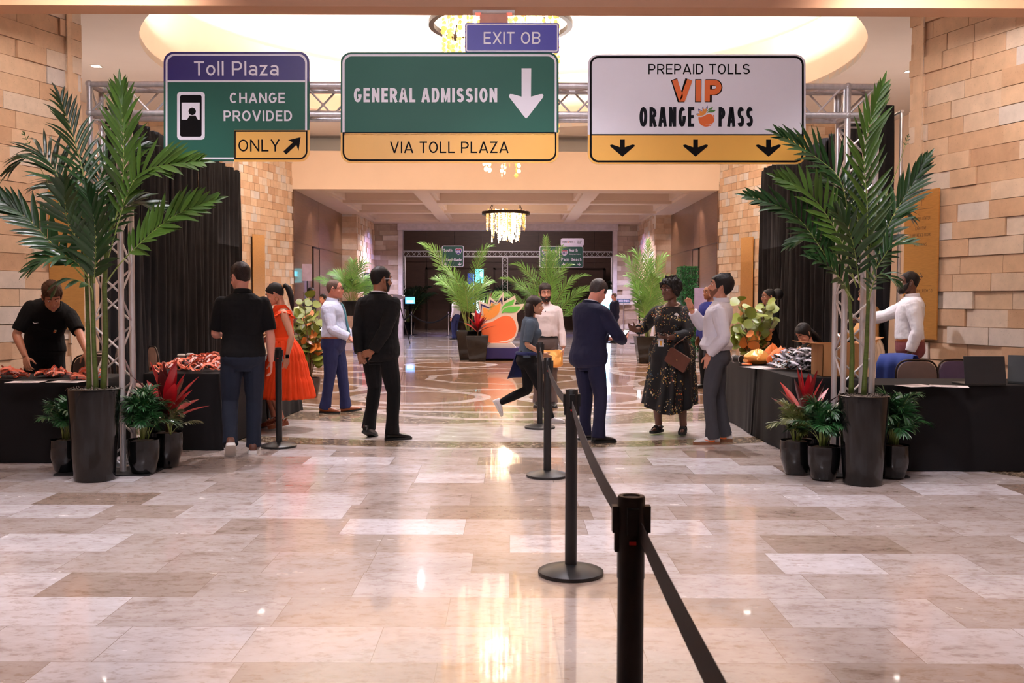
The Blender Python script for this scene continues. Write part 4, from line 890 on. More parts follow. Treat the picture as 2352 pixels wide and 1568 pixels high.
        for q in (-1, 1):
            mb.ball(Q((q*.011, .094, -.043)), .0085*hs, 8, 6); mb.ball(Q((q*.040, .060, -.038)), (.024*hs), 10, 8)
            mb.tube([Q((q*.012, .090, .020)), Q((q*.034, .086, .026)), Q((q*.056, .068, .018))], .0075*hs, 8)
            mb.ball(Q((q*.077, -.012, -.012)), .011*hs, 8, 6, None); mb.tube([Q((q*.080, -.004, -.040)), Q((q*.086, -.016, -.02)), Q((q*.088, -.022, .006)), Q((q*.083, -.012, .022)), Q((q*.079, .002, .012))], [.006*hs, .008*hs, .008*hs, .007*hs, .005*hs], 8)
        mb.ball(Q((0, .078, -.104)), .019*hs, 10, 8)
        for z, y, w_ in ((-.066, .0905, .021), (-.0755, .0905, .018)): mb.tube([Q((-w_, y-.010, z)), Q((0, y+.003, z)), Q((w_, y-.010, z))], .0058*hs, 8)
        b = remesh(mb, 'body', s.skin, s.root, min(s.vox, .0055) if s.vox < .009 else s.vox, 3, 0.45)
        return b
    def hand(s, mb, k):
        sh, el, w_ = s.arm[k]; S = s.S; d = V3(s.hdir[k]).normalized() if k in s.hdir else (w_-el).normalized(); n = V3(s.palm.get(k, (1 if k == 'L' else -1, 0, 0))); n = (n-d*n.dot(d)).normalized()
        t = d.cross(n)*(1 if k == 'R' else -1); c = s.curl[k]; sc = .92 if s.female else 1.0
        f = lambda p: p*S
        for i in range(4):
            o = (.030-.0205*i)*sc; kn = w_ + d*.088*sc*(1-.04*i*(i > 1)) + t*o
            mb.tube([f(w_-d*.01+t*o*.45), f(w_+d*.045*sc+t*o*.85), f(kn)], [.0135*S, .0135*S, .0098*S], 8)
            L = [.070, .078, .073, .057][i]*sc; p = kn; a = c*.5
            spread = t*(.10-.065*i); pts = [p]; rr_ = [.0090*S]
            for q, fr in enumerate((.45, .31, .24)):
                dd = (d*math.cos(a)+n*math.sin(a)+spread*(1-c*.4)).normalized(); p = p+dd*L*fr; pts.append(p); rr_.append((.0084-.0009*q)*S); a += c*1.15
            mb.tube([f(p_) for p_ in pts], rr_, 8); mb.ball(f(pts[-1]), rr_[-1]*.98, 8, 6)
        b0 = w_+d*.022*sc+t*.022; dd = (d*.62+t*.72+n*(.25+.35*c)).normalized(); d2 = (d*.85+t*(.42-.3*c)+n*(.25+.6*c)).normalized()
        pts = [b0, b0+dd*.040*sc, b0+dd*.040*sc+d2*.030*sc, b0+dd*.040*sc+d2*.054*sc]; mb.tube([f(p) for p in pts], [.0135*S, .0112*S, .0096*S, .0075*S], 8); mb.ball(f(pts[-1]), .0076*S, 8, 6)
        s.hp = getattr(s, 'hp', {}); s.hp[k] = (w_+d*.08)*S
    # ---- details of the face
    def face(s, brow=None, lip=None, browz=.033):
        Q, hs = s.Q, s.hs
        for q in (-1, 1):
            mb = MB(); mb.ball(Q((q*.031, .0768, .002)), (.0118*hs, .0112*hs, .0085*hs), 12, 8); e = mb.build('eye', eyew, s.root, smooth=True)
            mb = MB(); mb.ball(Q((q*.031, .0842, .002)), (.0056*hs), 10, 6); mb.build('iris', irism, e, smooth=True)
            mb = MB(); g = [[Q((q*.031+.0145*math.cos(a), .0775+.0132*math.sin(b)*1.0, .002+.0132*math.cos(b))) for a, b in []]]
            if brow:
                mb = MB(); mb.tube([Q((q*.013, .0965, browz-.005)), Q((q*.034, .0935, browz+.002)), Q((q*.055, .0755, browz-.006))], [.0040*hs, .0046*hs, .0022*hs], 6); mb.build('eyebrow', brow, s.root, smooth=True)
        if lip:
            mb = MB()
            for z, y, w_, r in ((-.0665, .0935, .019, .0052), (-.0752, .0938, .016, .0056)): mb.tube([Q((-w_, y-.009, z)), Q((0, y+.002, z)), Q((w_, y-.009, z))], [.002*hs, r*hs, .002*hs], 8)
            mb.build('lips', lip, s.root, smooth=True)
    def cap(s, name, m, line, thick, top=.114, noise_amp=.003, az0=-PI, az1=PI, n=72, rows=16, seed=0, parent=None, nf=40.0, below=None):
        """hair or beard lying on the head from line(az) upwards; thick(az, v) is its depth"""
        Q = s.Q; g = []; closed = az1-az0 > 2*PI-.01
        for i in range(rows+3):
            row = []
            for j in range(n if closed else n+1):
                az = az0+(az1-az0)*j/n; z0 = line(az); zt = top(az) if callable(top) else top
                v = max(0, min(1, (i-2)/rows)); z = z0+(zt-z0)*math.sin(v*PI/2)
                if i == 0: off = -.008
                elif i == 1: off = thick(az, 0)*.55
                else: off = thick(az, v)
                up = V3((0, 0, max(0, thick(az, v)*(v**3)))) if callable(thick) else V3()
                p = headpt(az, z, off)+up
                if i > 0 and noise_amp: p += V3((0, -.02, .05)).normalized()*0 + (p-V3((0, -.01, 0))).normalized()*noise_amp*noise.noise(V3((p.x*nf+seed, p.y*nf, p.z*nf*.5)))
                row.append(Q(p))
            g.append(row)
        mb = MB(); mb.grid(g, closed)
        if closed: mb.f.append(tuple((rows+2)*n+j for j in range(n))); mb.mi.append(0)
        return mb.build(name, m, parent or s.root, smooth=True, fix=True)
    def short_hair(s, m, front=.072, temple=.05, side=.012, nape=-.07, t=.014, ttop=.022, burn=-.02, amp=.004, seed=0, nf=40):
        pts = [(0, front), (35, front-.006), (52, temple), (66, burn), (78, burn-.004), (84, side+.01), (100, side), (118, -.03), (140, nape+.012), (180, nape)]
        line = lambda az: interp(pts, abs(math.degrees(az)))[0]
        return s.cap('hair', m, line, lambda az, v: t*(.45+.55*min(1, v*2.5))+(ttop-t)*sstep((v-.25)/.6), noise_amp=amp, seed=seed, nf=nf)
    def beard(s, m, t=.010, up=.0, amp=.003):
        pts = [(0, -.088), (14, -.088), (24, -.062), (45, -.052), (66, -.034), (80, -.004)]
        mt = min(t, .012)/.012
        b = s.cap('beard', m, lambda az: -.128, lambda az, v: t*(1.25-.75*v)*(1 if abs(az) < 1.3 else .6), top=lambda az: interp(pts, abs(math.degrees(az)))[0]+up, noise_amp=amp, az0=-1.40, az1=1.40, n=56, rows=10)
        Q, hs = s.Q, s.hs; mb = MB(); mb.tube([Q((-.030, .079+.003*mt, -.074)), Q((-.018, .090+.006*mt, -.058)), Q((0, .094+.005*mt, -.054)), Q((.018, .090+.006*mt, -.058)), Q((.030, .079+.003*mt, -.074))], [.004*hs, .0062*hs, .0058*hs, .0062*hs, .004*hs], 8); mb.build('moustache', m, b, smooth=True)
        return b
    def glasses(s, m, r=.021, wire=.0016, z=.0, square=True):
        Q, hs = s.Q, s.hs; mb = MB()
        for q in (-1, 1):
            o = [(q*.032+r*1.12*math.copysign(abs(math.cos(a))**.7, math.cos(a)), .1055-.010*abs(math.cos(a))*(1 if q*math.cos(a) > 0 else .2), z+r*.82*math.copysign(abs(math.sin(a))**.7, math.sin(a))) for a in [2*PI*k/20 for k in range(21)]]
            mb.tube([Q(p) for p in o], wire*hs, 6); mb.tube([Q((q*.056, .096, z+.006)), Q((q*.076, .05, z+.008)), Q((q*.084, -.01, z+.004)), Q((q*.082, -.025, z-.012))], wire*hs*1.1, 6)
        mb.tube([Q((-.010, .108, z+.004)), Q((.010, .108, z+.004))], wire*hs, 6); mb.build('glasses', m, s.root, smooth=True)
    # ---- clothes
    def top(s, m, sleeve=1.0, hem=.98, fit=.014, name='shirt', sfit=.012, cuff=None, flare=0.0, fold=.012, neck=1.475, bust=0.0, blouse=0.0, arms='LR', fscale=.10):
        mb = MB(); S = s.S
        s.torso(mb, hem, neck, fit, lambda z: flare*max(0, (1.05-z)/.25)+blouse*math.exp(-((z-hem-.06)/.05)**2))
        for k in arms:
            if sleeve <= 0: continue
            u1 = sleeve; pr = None; p, r = s.path(k, 'arm', 0.0, u1, None, sfit)
            r = [q+(.010*S*sstep(i/len(r)) if sleeve < .6 else .004*S) for i, q in enumerate(r)]
            mb.tube(p, r, 14); sh = s.sh[k]*S; mb.ball(sh, (.050 if not s.female else .043)*S*min(s.bw, 1.1)+sfit*S, 12, 8)
            tr = (s.T(0, -.02, 1.452)); mb.tube([sh, sh.lerp(tr, .5)+s.spR(1.4) @ V3((0, 0, .004*S)), tr], [.050*S, .046*S, .038*S], 10)
        if bust:
            for q in (-1, 1): mb.ball(s.T(q*.070*s.bw, .060+bust, 1.265), .062*S*s.bw+fit*S, 12, 8)
        return remesh(mb, name, m, s.root, s.vox, 4, .5, fold*S, fscale)
    def legs(s, m, fit=.014, hem=.075, name='trousers', waist=1.03, fold=.012, slim=1.0, u1=.985):
        mb = MB(); S = s.S; s.torso(mb, .765, waist, fit+.004)
        for k in 'LR':
            prof = [(0, .098*slim), (.2, .092*slim), (.4, .080*slim), (.52, .069*slim), (.7, .066*slim), (.85, .062*slim), (1, hem)]
            p, r = s.path(k, 'leg', 0, u1, [(u, q*(1+(s.bw-1)*.8)) for u, q in prof], 0); p.append(p[-1]+(p[-1]-p[-2]).normalized()*(.042*S if hem > .05 else .02)); r.append(r[-1]*1.03); mb.tube(p, r, 14)
            mb.ball(s.hj[k]*S+V3((0, -.045*S, 0)), .088*S*s.bw, 12, 8)
        return remesh(mb, name, m, s.root, s.vox, 4, .5, fold*S, .13)
    def belt(s, m, z=1.015, fit=.02, hgt=.034):
        mb = MB(); mb.rings([s.ring(z-hgt/2, fit, 36), s.ring(z, fit+.003, 36), s.ring(z+hgt/2, fit, 36)]); return mb.build('belt', m, s.root, smooth=40, fix=True)
    def shoes(s, m, solem, heel=0.0, name='shoe', sole=.022, toe=1.0, logo=None, sandal=False):
        S = s.S; sc = .88 if s.female else 1.0
        for k in 'LR':
            base, R_, an, kn = s.foot[k]; f = lambda x, y, z: (base + R_ @ V3((x*sc, y*sc, z)))*S
            prof = [(-.076, .018, .055), (-.068, .034, .095), (-.03, .041, .112), (.015, .041, .106), (.05, .043, .088), (.09, .047, .070), (.13, .048, .060), (.165, .041, .050), (.188*toe, .028, .038), (.200*toe, .010, .028)]
            rings = []
            for y, w_, h_ in prof: rings.append([f(w_*math.copysign(abs(math.cos(a))**.75, math.cos(a)), y, sole*.6+(h_-sole*.6)*(.5+.5*math.copysign(abs(math.sin(a))**.8, math.sin(a)))) for a in [2*PI*j/16 for j in range(16)]])
            sd = 1 if k == 'R' else -1
            if sandal:
                mb = MB()
                for y, w_, h_ in ((.105, .045, .052), (.075, .043, .064)): mb.tube([f(w_*math.cos(a), y, .012+h_*math.sin(a)) for a in [PI*j/12 for j in range(13)]], [(.004*S, .012*S)]*13, 6, up=R_ @ V3((0, 1, 0)))
                mb.tube([f(.044*math.cos(a), -.035+.075*abs(math.cos(a))**.5*0+.03, .03+.075*math.sin(a)) for a in [PI*j/12 for j in range(13)]], .007*S, 6)
                mb.tube([f(.038, .02, .03), f(.036, -.05, .06), f(0, -.072, .07), f(-.036, -.05, .06), f(-.038, .02, .03)], .008*S, 6); ob = mb.build(name, m, s.root, smooth=50, fix=True)
            else:
                mb = MB(); mb.rings(rings); ob = mb.build(name, m, s.root, smooth=60, fix=True)
            out = [(w_+.004, y) for y, w_, h_ in prof]; out = [(x, y) for x, y in out]+[(-x, y) for x, y in reversed(out)]
            mb = MB(); hh = lambda y: -heel*max(0, (.06-y)/.13) if heel else 0
            mb.rings([[f(x, y*1.02, 0) for x, y in out], [f(x, y*1.02, sole) for x, y in out]]); mb.build('sole', solem, ob, fix=True, smooth=40)
            if logo:
                mb = MB()
                for q in (-1, 1): mb.tube([f(q*.050, -.01, .040), f(q*.051, .02, .034), f(q*.052, .055, .040), f(q*.044, .10, .055)], [(.001*S, .009*S), (.001*S, .010*S), (.001*S, .007*S), (.001*S, .002*S)], 6)
                mb.build('side_mark', logo, ob, fix=True)
    def collar(s, m, fit=.010, hgt=.036, gap=32, name='collar', y=0.0):
        S = s.S; rows = []; R_ = s.spR(1.46)
        for i, (dz, off) in enumerate([(0, .004), (hgt, .0), (hgt+.004, .006), (hgt*.15, .020), (-.004, .018)]):
            row = []
            for j in range(33):
                a = math.radians(gap+(360-2*gap)*j/32); row.append(s.T((.064+fit+off)*.96*math.sin(a)*(0.86 if s.female else 1), -.014+y+(.062+fit+off)*math.cos(a)*(0.86 if s.female else 1), 1.462)+R_ @ V3((0, 0, dz-.010*math.cos(a)+.006))*S)
            rows.append(row)
        mb = MB(); mb.grid(rows); o = mb.build(name, m, s.root, smooth=60, fix=True); so = o.modifiers.new('thickness', 'SOLIDIFY'); so.thickness = .002; return o
    def skirt(s, m, z0, z1, fit0, rx, ry, name='skirt', nple=26, amp=.012, tiers=(), shift=(0, 0), n=120, rows=22, asym=0.0, ease=.75):
        rows_ = []
        for i in range(rows+1):
            v = i/rows; z = z0+(z1-z0)*v; hw, hd, yo = interp(s.sec, max(z, .84)); row = []
            k = v**ease; tf = sum(.014*sstep((z_-z)/.02) for z_ in tiers)
            for j in range(n):
                a = 2*PI*j/n; w0 = V3(((hw*s.bw+fit0)*math.cos(a), (hd*s.bw+fit0)*math.sin(a)+yo)); w1 = V3((rx*math.cos(a)+shift[0], ry*math.sin(a)+shift[1]))
                p = w0.lerp(w1, k); q = 1+(amp*(.3+v)*math.sin(nple*a+1.7*math.sin(3*a)+v*2)+amp*.7*math.sin((nple*.37)*a+2+v*3)+tf)/max(.1, p.length)
                zz = z+asym*v*math.sin(a*2+1)
                row.append(V3((p.x*q, p.y*q, zz-s.hip))*s.S if z < .93 or not s.lean else s.T(p.x*q, p.y*q, zz))
            rows_.append(row)
        mb = MB(); mb.grid(rows_, True); o = mb.build(name, m, s.root, smooth=True); so = o.modifiers.new('thickness', 'SOLIDIFY'); so.thickness = .004; return o
def tube_part(name, m, parent, pts, rad, n=8, up=None):
    mb = MB(); mb.tube(pts, rad, n, up=up); return mb.build(name, m, parent, smooth=True, fix=True)
# ---- the cast
sk_fair = skin('fair skin', 214, 150, 124); sk_tan = skin('tanned skin', 196, 134, 106); sk_pink = skin('rosy skin', 222, 152, 132); sk_dark = skin('deep brown skin', 98, 62, 48); sk_brown = skin('brown skin', 150, 98, 72); sk_olive = skin('olive skin', 192, 140, 112)
h_brown = mat('brown hair', hexc(70, 46, 32), 0.6, var=0.3, scale=60, bump=0.5, bscale=180, spec=0.2); h_black = mat('black hair', hexc(22, 18, 18), 0.5, var=0.3, scale=60, bump=0.5, bscale=180, spec=0.25); h_dbrown = mat('dark brown hair', hexc(40, 28, 24), 0.5, var=0.3, scale=60, bump=0.5, bscale=180, spec=0.25); h_grey = mat('greying brown hair', hexc(88, 66, 54), 0.6, var=0.35, scale=80, bump=0.4, bscale=200)
lip_p = mat('pale lips', hexc(186, 104, 92), 0.4); lip_d = mat('brown lips', hexc(110, 58, 50), 0.35)
blackk = cloth('black knit', 15, 14, 16, .9, .05); blackw = cloth('black wool', 14, 13, 15, .85, .05); navyw = cloth('navy wool', 30, 31, 56, .8, .1); jean = cloth('dark blue denim', 30, 36, 50, .85, .1); navyt = cloth('navy chino', 38, 44, 84, .8, .1)
orangec = cloth('bright orange cotton', 246, 76, 30, .75, .1); whitec = cloth('white cotton', 232, 226, 236, .75, .1, .03); bluec = cloth('pale blue cotton', 206, 212, 236, .75, .1, .03); beigec = cloth('pale pink cotton', 226, 206, 200, .75, .1, .03); greyt = cloth('dark grey cotton', 66, 66, 72, .85, .1); maroon = cloth('dusty maroon cotton', 124, 70, 76, .85, .1)
teet = cloth('slate grey jersey', 66, 76, 88, .85, .1); taupe = cloth('taupe cotton', 96, 84, 82, .85, .1); tanc = cloth('golden tan satin', 196, 146, 92, .5, .2); creamc = cloth('cream cotton', 226, 204, 180, .7, .1); royal = cloth('royal blue wool', 36, 44, 120, .8, .1)
leather = mat('black leather', hexc(20, 19, 20), 0.3, var=0.1); brownl = mat('tan leather', hexc(140, 74, 42), 0.35, var=0.2, scale=20); soleb = mat('black rubber', hexc(20, 20, 20), 0.7); solew = mat('white rubber', hexc(226, 222, 218), 0.6); soleg = mat('gum rubber', hexc(132, 84, 56), 0.6); whl = mat('white leather', hexc(232, 228, 230), 0.4); steelw = mat('polished steel', hexc(190, 190, 196), 0.2, 0.9); goldw = mat('gold metal', hexc(210, 170, 100), 0.25, 0.9)
phonem = mat('black phone glass', hexc(14, 14, 16), 0.1); screenw = mat('lit phone screen', (0.9, 0.9, 0.9), 0.3, emit=(0.95, 0.9, 0.85), estr=1.6)
def gp(px, py, Y=None):
    p = G(px, py); return (p.x, p.y, 0)
def atY(px, Y): p = P(px, 690, Y); return (p.x, Y, 0)

# 1 bending man behind the lanyard table
f = Figure('person', atY(100, 10.14), 203, 1.80, lean=50, side=-13, head=(6, 34, 4), bw=1.04, skin=sk_tan, vox=.006, hands=dict(R=(.15, .36, .87), L=(-.42, .70, .84)), elbows=dict(R=(1, -.5, 0), L=(-1, -.3, .3)), hdir=dict(R=(-.15, .45, -.9), L=(-.2, .3, -1)), palm=dict(R=(-.6, -.6, -.2), L=(.3, -.8, -.2)), curl=(.5, .5), neckf=.02,
           label='man in black polo bending over the lanyards on the left table')
f.body(); f.face(h_brown, lip_p); f.short_hair(h_brown, .060, .05, .012, -.06, .016, .034, amp=.008, seed=3, nf=55); f.top(blackk, .46, .90, .020, 'polo_shirt', .016, flare=.01); f.collar(blackk); f.legs(blackw, name='trousers'); f.shoes(leather, soleb)
mb = MB(); c0 = f.T(.095, .128, 1.335); mb.tube([c0+V3((.026, -.002, .010)), c0+V3((.012, .004, -.005)), c0+V3((-.030, .008, .002))], [(.001, .002), (.001, .006), (.001, .001)], 6); mb.build('chest_mark', whl, f.root)
mb = MB(); c0 = f.T(-.085, .128, 1.27); R_ = f.spR(1.28); sh_ = [(-.020, .022), (0, .026), (.020, .022), (.020, -.004), (.012, -.020), (0, -.028), (-.012, -.020), (-.020, -.004)]
mb.prism(sh_, -.004, .006, lambda a, b, c: tuple(c0 + R_ @ V3((a, c, b)))); mb.build('shield_badge', mat('cream badge', hexc(230, 206, 160), .5), f.root, fix=True)
mb = MB(); mb.prism([(a*.62, b*.6-.003) for a, b in sh_], .002, .008, lambda a, b, c: tuple(c0 + R_ @ V3((a, c, b)))); mb.build('badge_emblem', signo, f.root, fix=True)

# 2 man in black polo walking away
f = Figure('person', gp(560, 1042), 12, 1.80, head=(32, 10, 0), bw=1.08, skin=sk_pink, lean=2, feet=dict(R=(.085, .06, 0, -4, 0), L=(-.10, -.24, .005, 6, -38)), hands=dict(L=(-.19, .31, 1.10), R=(.25, .03, .85)), elbows=dict(L=(-.45, -1, -.7), R=(.6, -1, 0)), hdir=dict(L=(.5, .5, -.5), R=(0, .25, -1)), palm=dict(L=(.3, .3, -.8)), curl=(.7, .45),
           label='man seen from behind in black polo and dark jeans walking beside the cloth-covered table')
f.body(); f.face(h_dbrown, lip_p); f.short_hair(h_dbrown, .066, .05, .02, -.055, .007, .024, burn=.0, amp=.005, seed=5); f.top(blackk, .46, .90, .020, 'polo_shirt', .018, flare=.006); f.collar(blackk, hgt=.04); f.legs(jean, hem=.066, name='jeans', slim=1.02); f.shoes(mat('dark brown leather', hexc(92, 52, 38), .45, var=.2), solew, sole=.03)
tube_part('watch', steelw, f.root, [f.arm['L'][2]*f.S+f.hp['L']*0+V3((.03*math.cos(a), .012*math.sin(a), .028*math.sin(a))) for a in [2*PI*k/16 for k in range(17)]], .006)

# 3 woman in the orange dress
f = Figure('person', gp(655, 986), 108, 1.66, True, lean=7, head=(-14, 22, -4), bw=1.06, skin=sk_fair, feet=dict(L=(-.09, .03, .035, 6, -12), R=(.10, .10, .035, -20, -12)), hands=dict(L=(-.27, .0, .865), R=(.12, .33, 1.0)), elbows=dict(L=(-.5, -1, 0), R=(.6, -1, 0)), hdir=dict(L=(.05, .12, -1), R=(0, .7, -.5)), curl=(.3, .5),
           label='woman with dark ponytail in a bright orange ruffled dress looking down')
f.body(); f.face(h_black, lip_p)
f.cap('hair', h_black, lambda az: interp([(0, .078), (35, .066), (60, .03), (80, .0), (95, .012), (130, -.045), (180, -.06)], abs(math.degrees(az)))[0], lambda az, v: .007+.007*v, noise_amp=.0015)
Q = f.Q; tube_part('ponytail', h_black, f.root, [Q((0, -.105, .035)), Q((0, -.150, .045)), Q((.01, -.172, .0)), Q((.0, -.165, -.10)), Q((-.02, -.14, -.20)), Q((-.03, -.12, -.27))], [.016, .030, .036, .034, .024, .006], 12); tube_part('hair_tie', mat('tan hair tie', hexc(150, 100, 60), .6), f.root, [Q((0, -.118, .042)), Q((0, -.128, .043))], .024, 12)
for q in (-1, 1): tube_part('earring', goldw, f.root, [Q((q*.086, -.012+.022*math.sin(a), -.066+.022*math.cos(a))) for a in [2*PI*k/16 for k in range(17)]], .0022, 5)
f.top(orangec, 0, .98, .012, 'bodice', bust=.02, fold=.008, neck=1.41)
for k in 'LR':
    sd = 1 if k == 'R' else -1; g_ = []
    for i in range(9):
        v = i/8; row = []
        for j in range(41):
            a = -1.75+3.5*j/40; rr_ = .044+.070*v; ruf = .020*v*math.sin(j*1.05); el = (f.sh[k]*f.S)
            row.append(el + V3((sd*(-.03+.075*v+ruf*.6)*math.cos(a*.62), (rr_*1.06+ruf)*math.sin(a), (.050-.030*v*v)*math.cos(a)-.012-.05*abs(math.sin(a))**2*v))*f.S)
        g_.append(row)
    mb = MB(); mb.grid(g_); o = mb.build('ruffled_sleeve', orangec, f.root, smooth=True); so = o.modifiers.new('t', 'SOLIDIFY'); so.thickness = .004
tube_part('shoulder_strap', orangec, f.root, [f.T(.075, .095, 1.36), f.T(.085, .04, 1.455), f.T(.085, -.03, 1.45), f.T(.07, -.09, 1.36)], [(.035, .008)]*4, 10); tube_part('shoulder_strap', orangec, f.root, [f.T(-.075, .095, 1.36), f.T(-.085, .04, 1.455), f.T(-.085, -.03, 1.45), f.T(-.07, -.09, 1.36)], [(.035, .008)]*4, 10)
mb = MB(); mb.rings([f.ring(1.03, .014, 36), f.ring(1.06, .019, 36), f.ring(1.10, .016, 36)]); mb.build('waistband', orangec, f.root, smooth=True, fix=True)
f.skirt(orangec, 1.06, .38, .014, .31, .29, 'skirt', 30, .016, (.84, .62), shift=(0, -.02))
f.shoes(brownl, brownl, name='sandal', sole=.045, sandal=True)
w_ = f.arm['L'][2]; mb = MB(); mb.rings([[w_*f.S+V3((.031*math.cos(a), .027*math.sin(a), z+.02)) for a in [2*PI*k/20 for k in range(20)]] for z in (-.012, .012)], False); mb.build('watch_band', mat('pale watch band', hexc(206, 196, 200), .5), f.root, smooth=True)
mb = MB(); mb.cbox(w_*f.S+V3((-.034, .0, .02)), (.006, .018, .021)); mb.build('watch_face', phonem, f.root, bevel=.004)

# 4 man in pale blue shirt and tie walking right
f = Figure('person', gp(768, 947), -98, 1.72, head=(6, -3, 0), bw=1.10, belly=.035, skin=sk_pink, feet=dict(R=(.08, -.10, 0, -4, 0), L=(-.09, .14, .012, 4, 10)), hands=dict(R=(.22, .28, 1.0), L=(-.22, .24, .93)), elbows=dict(R=(.5, -1, -.3), L=(-.5, -1, -.2)), hdir=dict(R=(-.2, .8, -.45), L=(.1, .4, -1)), palm=dict(R=(-.6, .1, -.8)), curl=(.5, .6),
           label='man with dark glasses in pale blue shirt and teal tie walking right')
f.body(); f.face(h_grey, lip_p); f.short_hair(h_grey, .086, .066, .02, -.06, .004, .008, burn=.0, amp=.002); f.glasses(phonem, .020, .0026, .002); f.top(bluec, .97, 1.0, .020, 'shirt', .022, blouse=.03, fold=.02); f.collar(bluec, hgt=.042, gap=20); f.belt(brownl, 1.0, .026); f.legs(navyt, name='trousers'); f.shoes(brownl, soleb)
tc_ = cloth('teal silk', 62, 118, 134, .5); tube_part('tie', tc_, f.root, [f.T(0, .092, 1.455), f.T(0, .122, 1.42), f.T(0, .156, 1.32), f.T(0, .178, 1.20), f.T(0, .196, 1.12), f.T(0, .214, 1.04), f.T(0, .200, .985)], [(.017, .007), (.018, .008), (.028, .006), (.034, .006), (.038, .006), (.040, .006), (.040, .004)], 10, up=(1, 0, 0))

# 5 man in the black suit, hands behind his back
f = Figure('person', gp(872, 1008), -24, 1.80, head=(-30, 2, 0), bw=1.06, skin=sk_brown, feet=dict(R=(.15, .0, 0, -46, 0), L=(-.16, .02, .0, 6, -20)), hands=dict(R=(.045, -.215, .905), L=(-.105, -.20, .875)), elbows=dict(R=(1, -.5, 0), L=(-1, -.4, 0)), hdir=dict(R=(-1, -.10, -.35), L=(.55, -.2, -.9)), palm=dict(R=(0, 1, 0), L=(.4, -.9, 0)), curl=(.9, .75),
           label='man with white-framed glasses in black suit, hands clasped behind his back')
f.body(); f.face(h_black, lip_d); f.short_hair(h_black, .068, .052, .018, -.062, .010, .020, burn=-.02, amp=.003, nf=70); f.beard(h_black, .0025); f.glasses(mat('clear spectacle frame', hexc(226, 220, 226), .2), .021, .0026); f.top(blackw, .97, .80, .034, 'jacket', .022, flare=.016, fold=.014); f.collar(whitec, .006, .034, 24, 'shirt_collar'); f.collar(blackw, .022, .024, 40, 'jacket_collar'); f.legs(blackw, hem=.07); f.shoes(leather, soleb)

# 6 bearded man facing the camera with a foil bag
f = Figure('person', atY(1252, 13.7), 180, 1.68, head=(8, 2, 2), bw=1.02, skin=sk_fair, hands=dict(L=(-.27, .07, .80), R=(.24, .04, .83)), elbows=dict(L=(-.8, -1, 0), R=(.8, -1, 0)), hdir=dict(L=(.02, .15, -1)), curl=(.8, .4), feet=dict(L=(-.11, .02, 0, 8, 0), R=(.10, .0, 0, -8, 0)),
           label='bearded man in pale pink shirt standing by the palms holding a foil bag')
f.body(); f.face(h_dbrown, lip_p); f.short_hair(h_dbrown, .060, .046, .01, -.06, .013, .030, amp=.006, seed=2); f.beard(h_dbrown, .016); f.top(beigec, .97, 1.0, .018, 'shirt', .016, blouse=.02, fold=.014); f.collar(beigec, hgt=.036, gap=36); f.belt(leather, 1.005, .024); f.legs(taupe); f.shoes(leather, soleb)
mb = MB()
for z in (1.15, 1.26, 1.37): mb.ball(f.T(0, .130, z), .007, 8, 6)
mb.build('button', soleb, f.root)
hand6 = f.root.matrix_basis @ f.hp['L']
# 7 woman hurrying past
f = Figure('person', gp(1212, 970), -90, 1.56, True, lean=9, head=(0, 4, 0), bw=1.02, skin=sk_olive, feet=dict(R=(.06, .32, 0, 0, 6), L=(-.06, -.50, .13, 0, -62)), hip=.05, hands=dict(R=(.20, .20, .93), L=(-.2, .05, .84)), elbows=dict(R=(.4, -1, -.2), L=(-.5, -1, 0)), curl=(.6, .6),
           label='dark-haired woman in slate tee and black leggings hurrying right')
f.body(); f.face(h_black, lip_p)
f.cap('hair', h_dbrown, lambda az: interp([(0, .074), (40, .062), (62, .035), (78, .0), (95, -.03), (115, -.10), (180, -.115)], abs(math.degrees(az)))[0], lambda az, v: .014+.006*v, noise_amp=.002)
Q = f.Q; tube_part('loose_hair', h_dbrown, f.root, [Q((0, -.055, .05)), Q((0, -.075, -.04)), Q((.0, -.07, -.13)), Q((0, -.065, -.22)), Q((0, -.065, -.29))], [(.070, .055), (.088, .062), (.092, .056), (.080, .045), (.04, .02)], 14, up=(1, 0, 0))
f.top(teet, .48, .93, .020, 't_shirt', .020, bust=.015); f.legs(blackk, hem=.042, name='leggings', slim=.92); f.shoes(whl, solew, sole=.028, toe=1.0)
g_ = []
for i in range(13):
    v = i/12; row = []
    for j in range(31):
        a = PI*.62+PI*.95*j/30*1.0; hw = .168+.05*v; row.append(V3((hw*math.cos(a)*1.04, .135*math.sin(a)*(1+v*.5)-.05*v-.012*math.sin(j*1.1)*v-.01, 1.0-.05-.36*v))*f.S)
    g_.append(row)
mb = MB(); mb.grid(g_); o = mb.build('tied_jacket', navyt, f.root, smooth=True); so = o.modifiers.new('t', 'SOLIDIFY'); so.thickness = .008; tube_part('tied_sleeves', navyt, f.root, [p for p in f.ring(.985, .028, 30)]+[f.ring(.985, .028, 30)[0]], .020, 8)

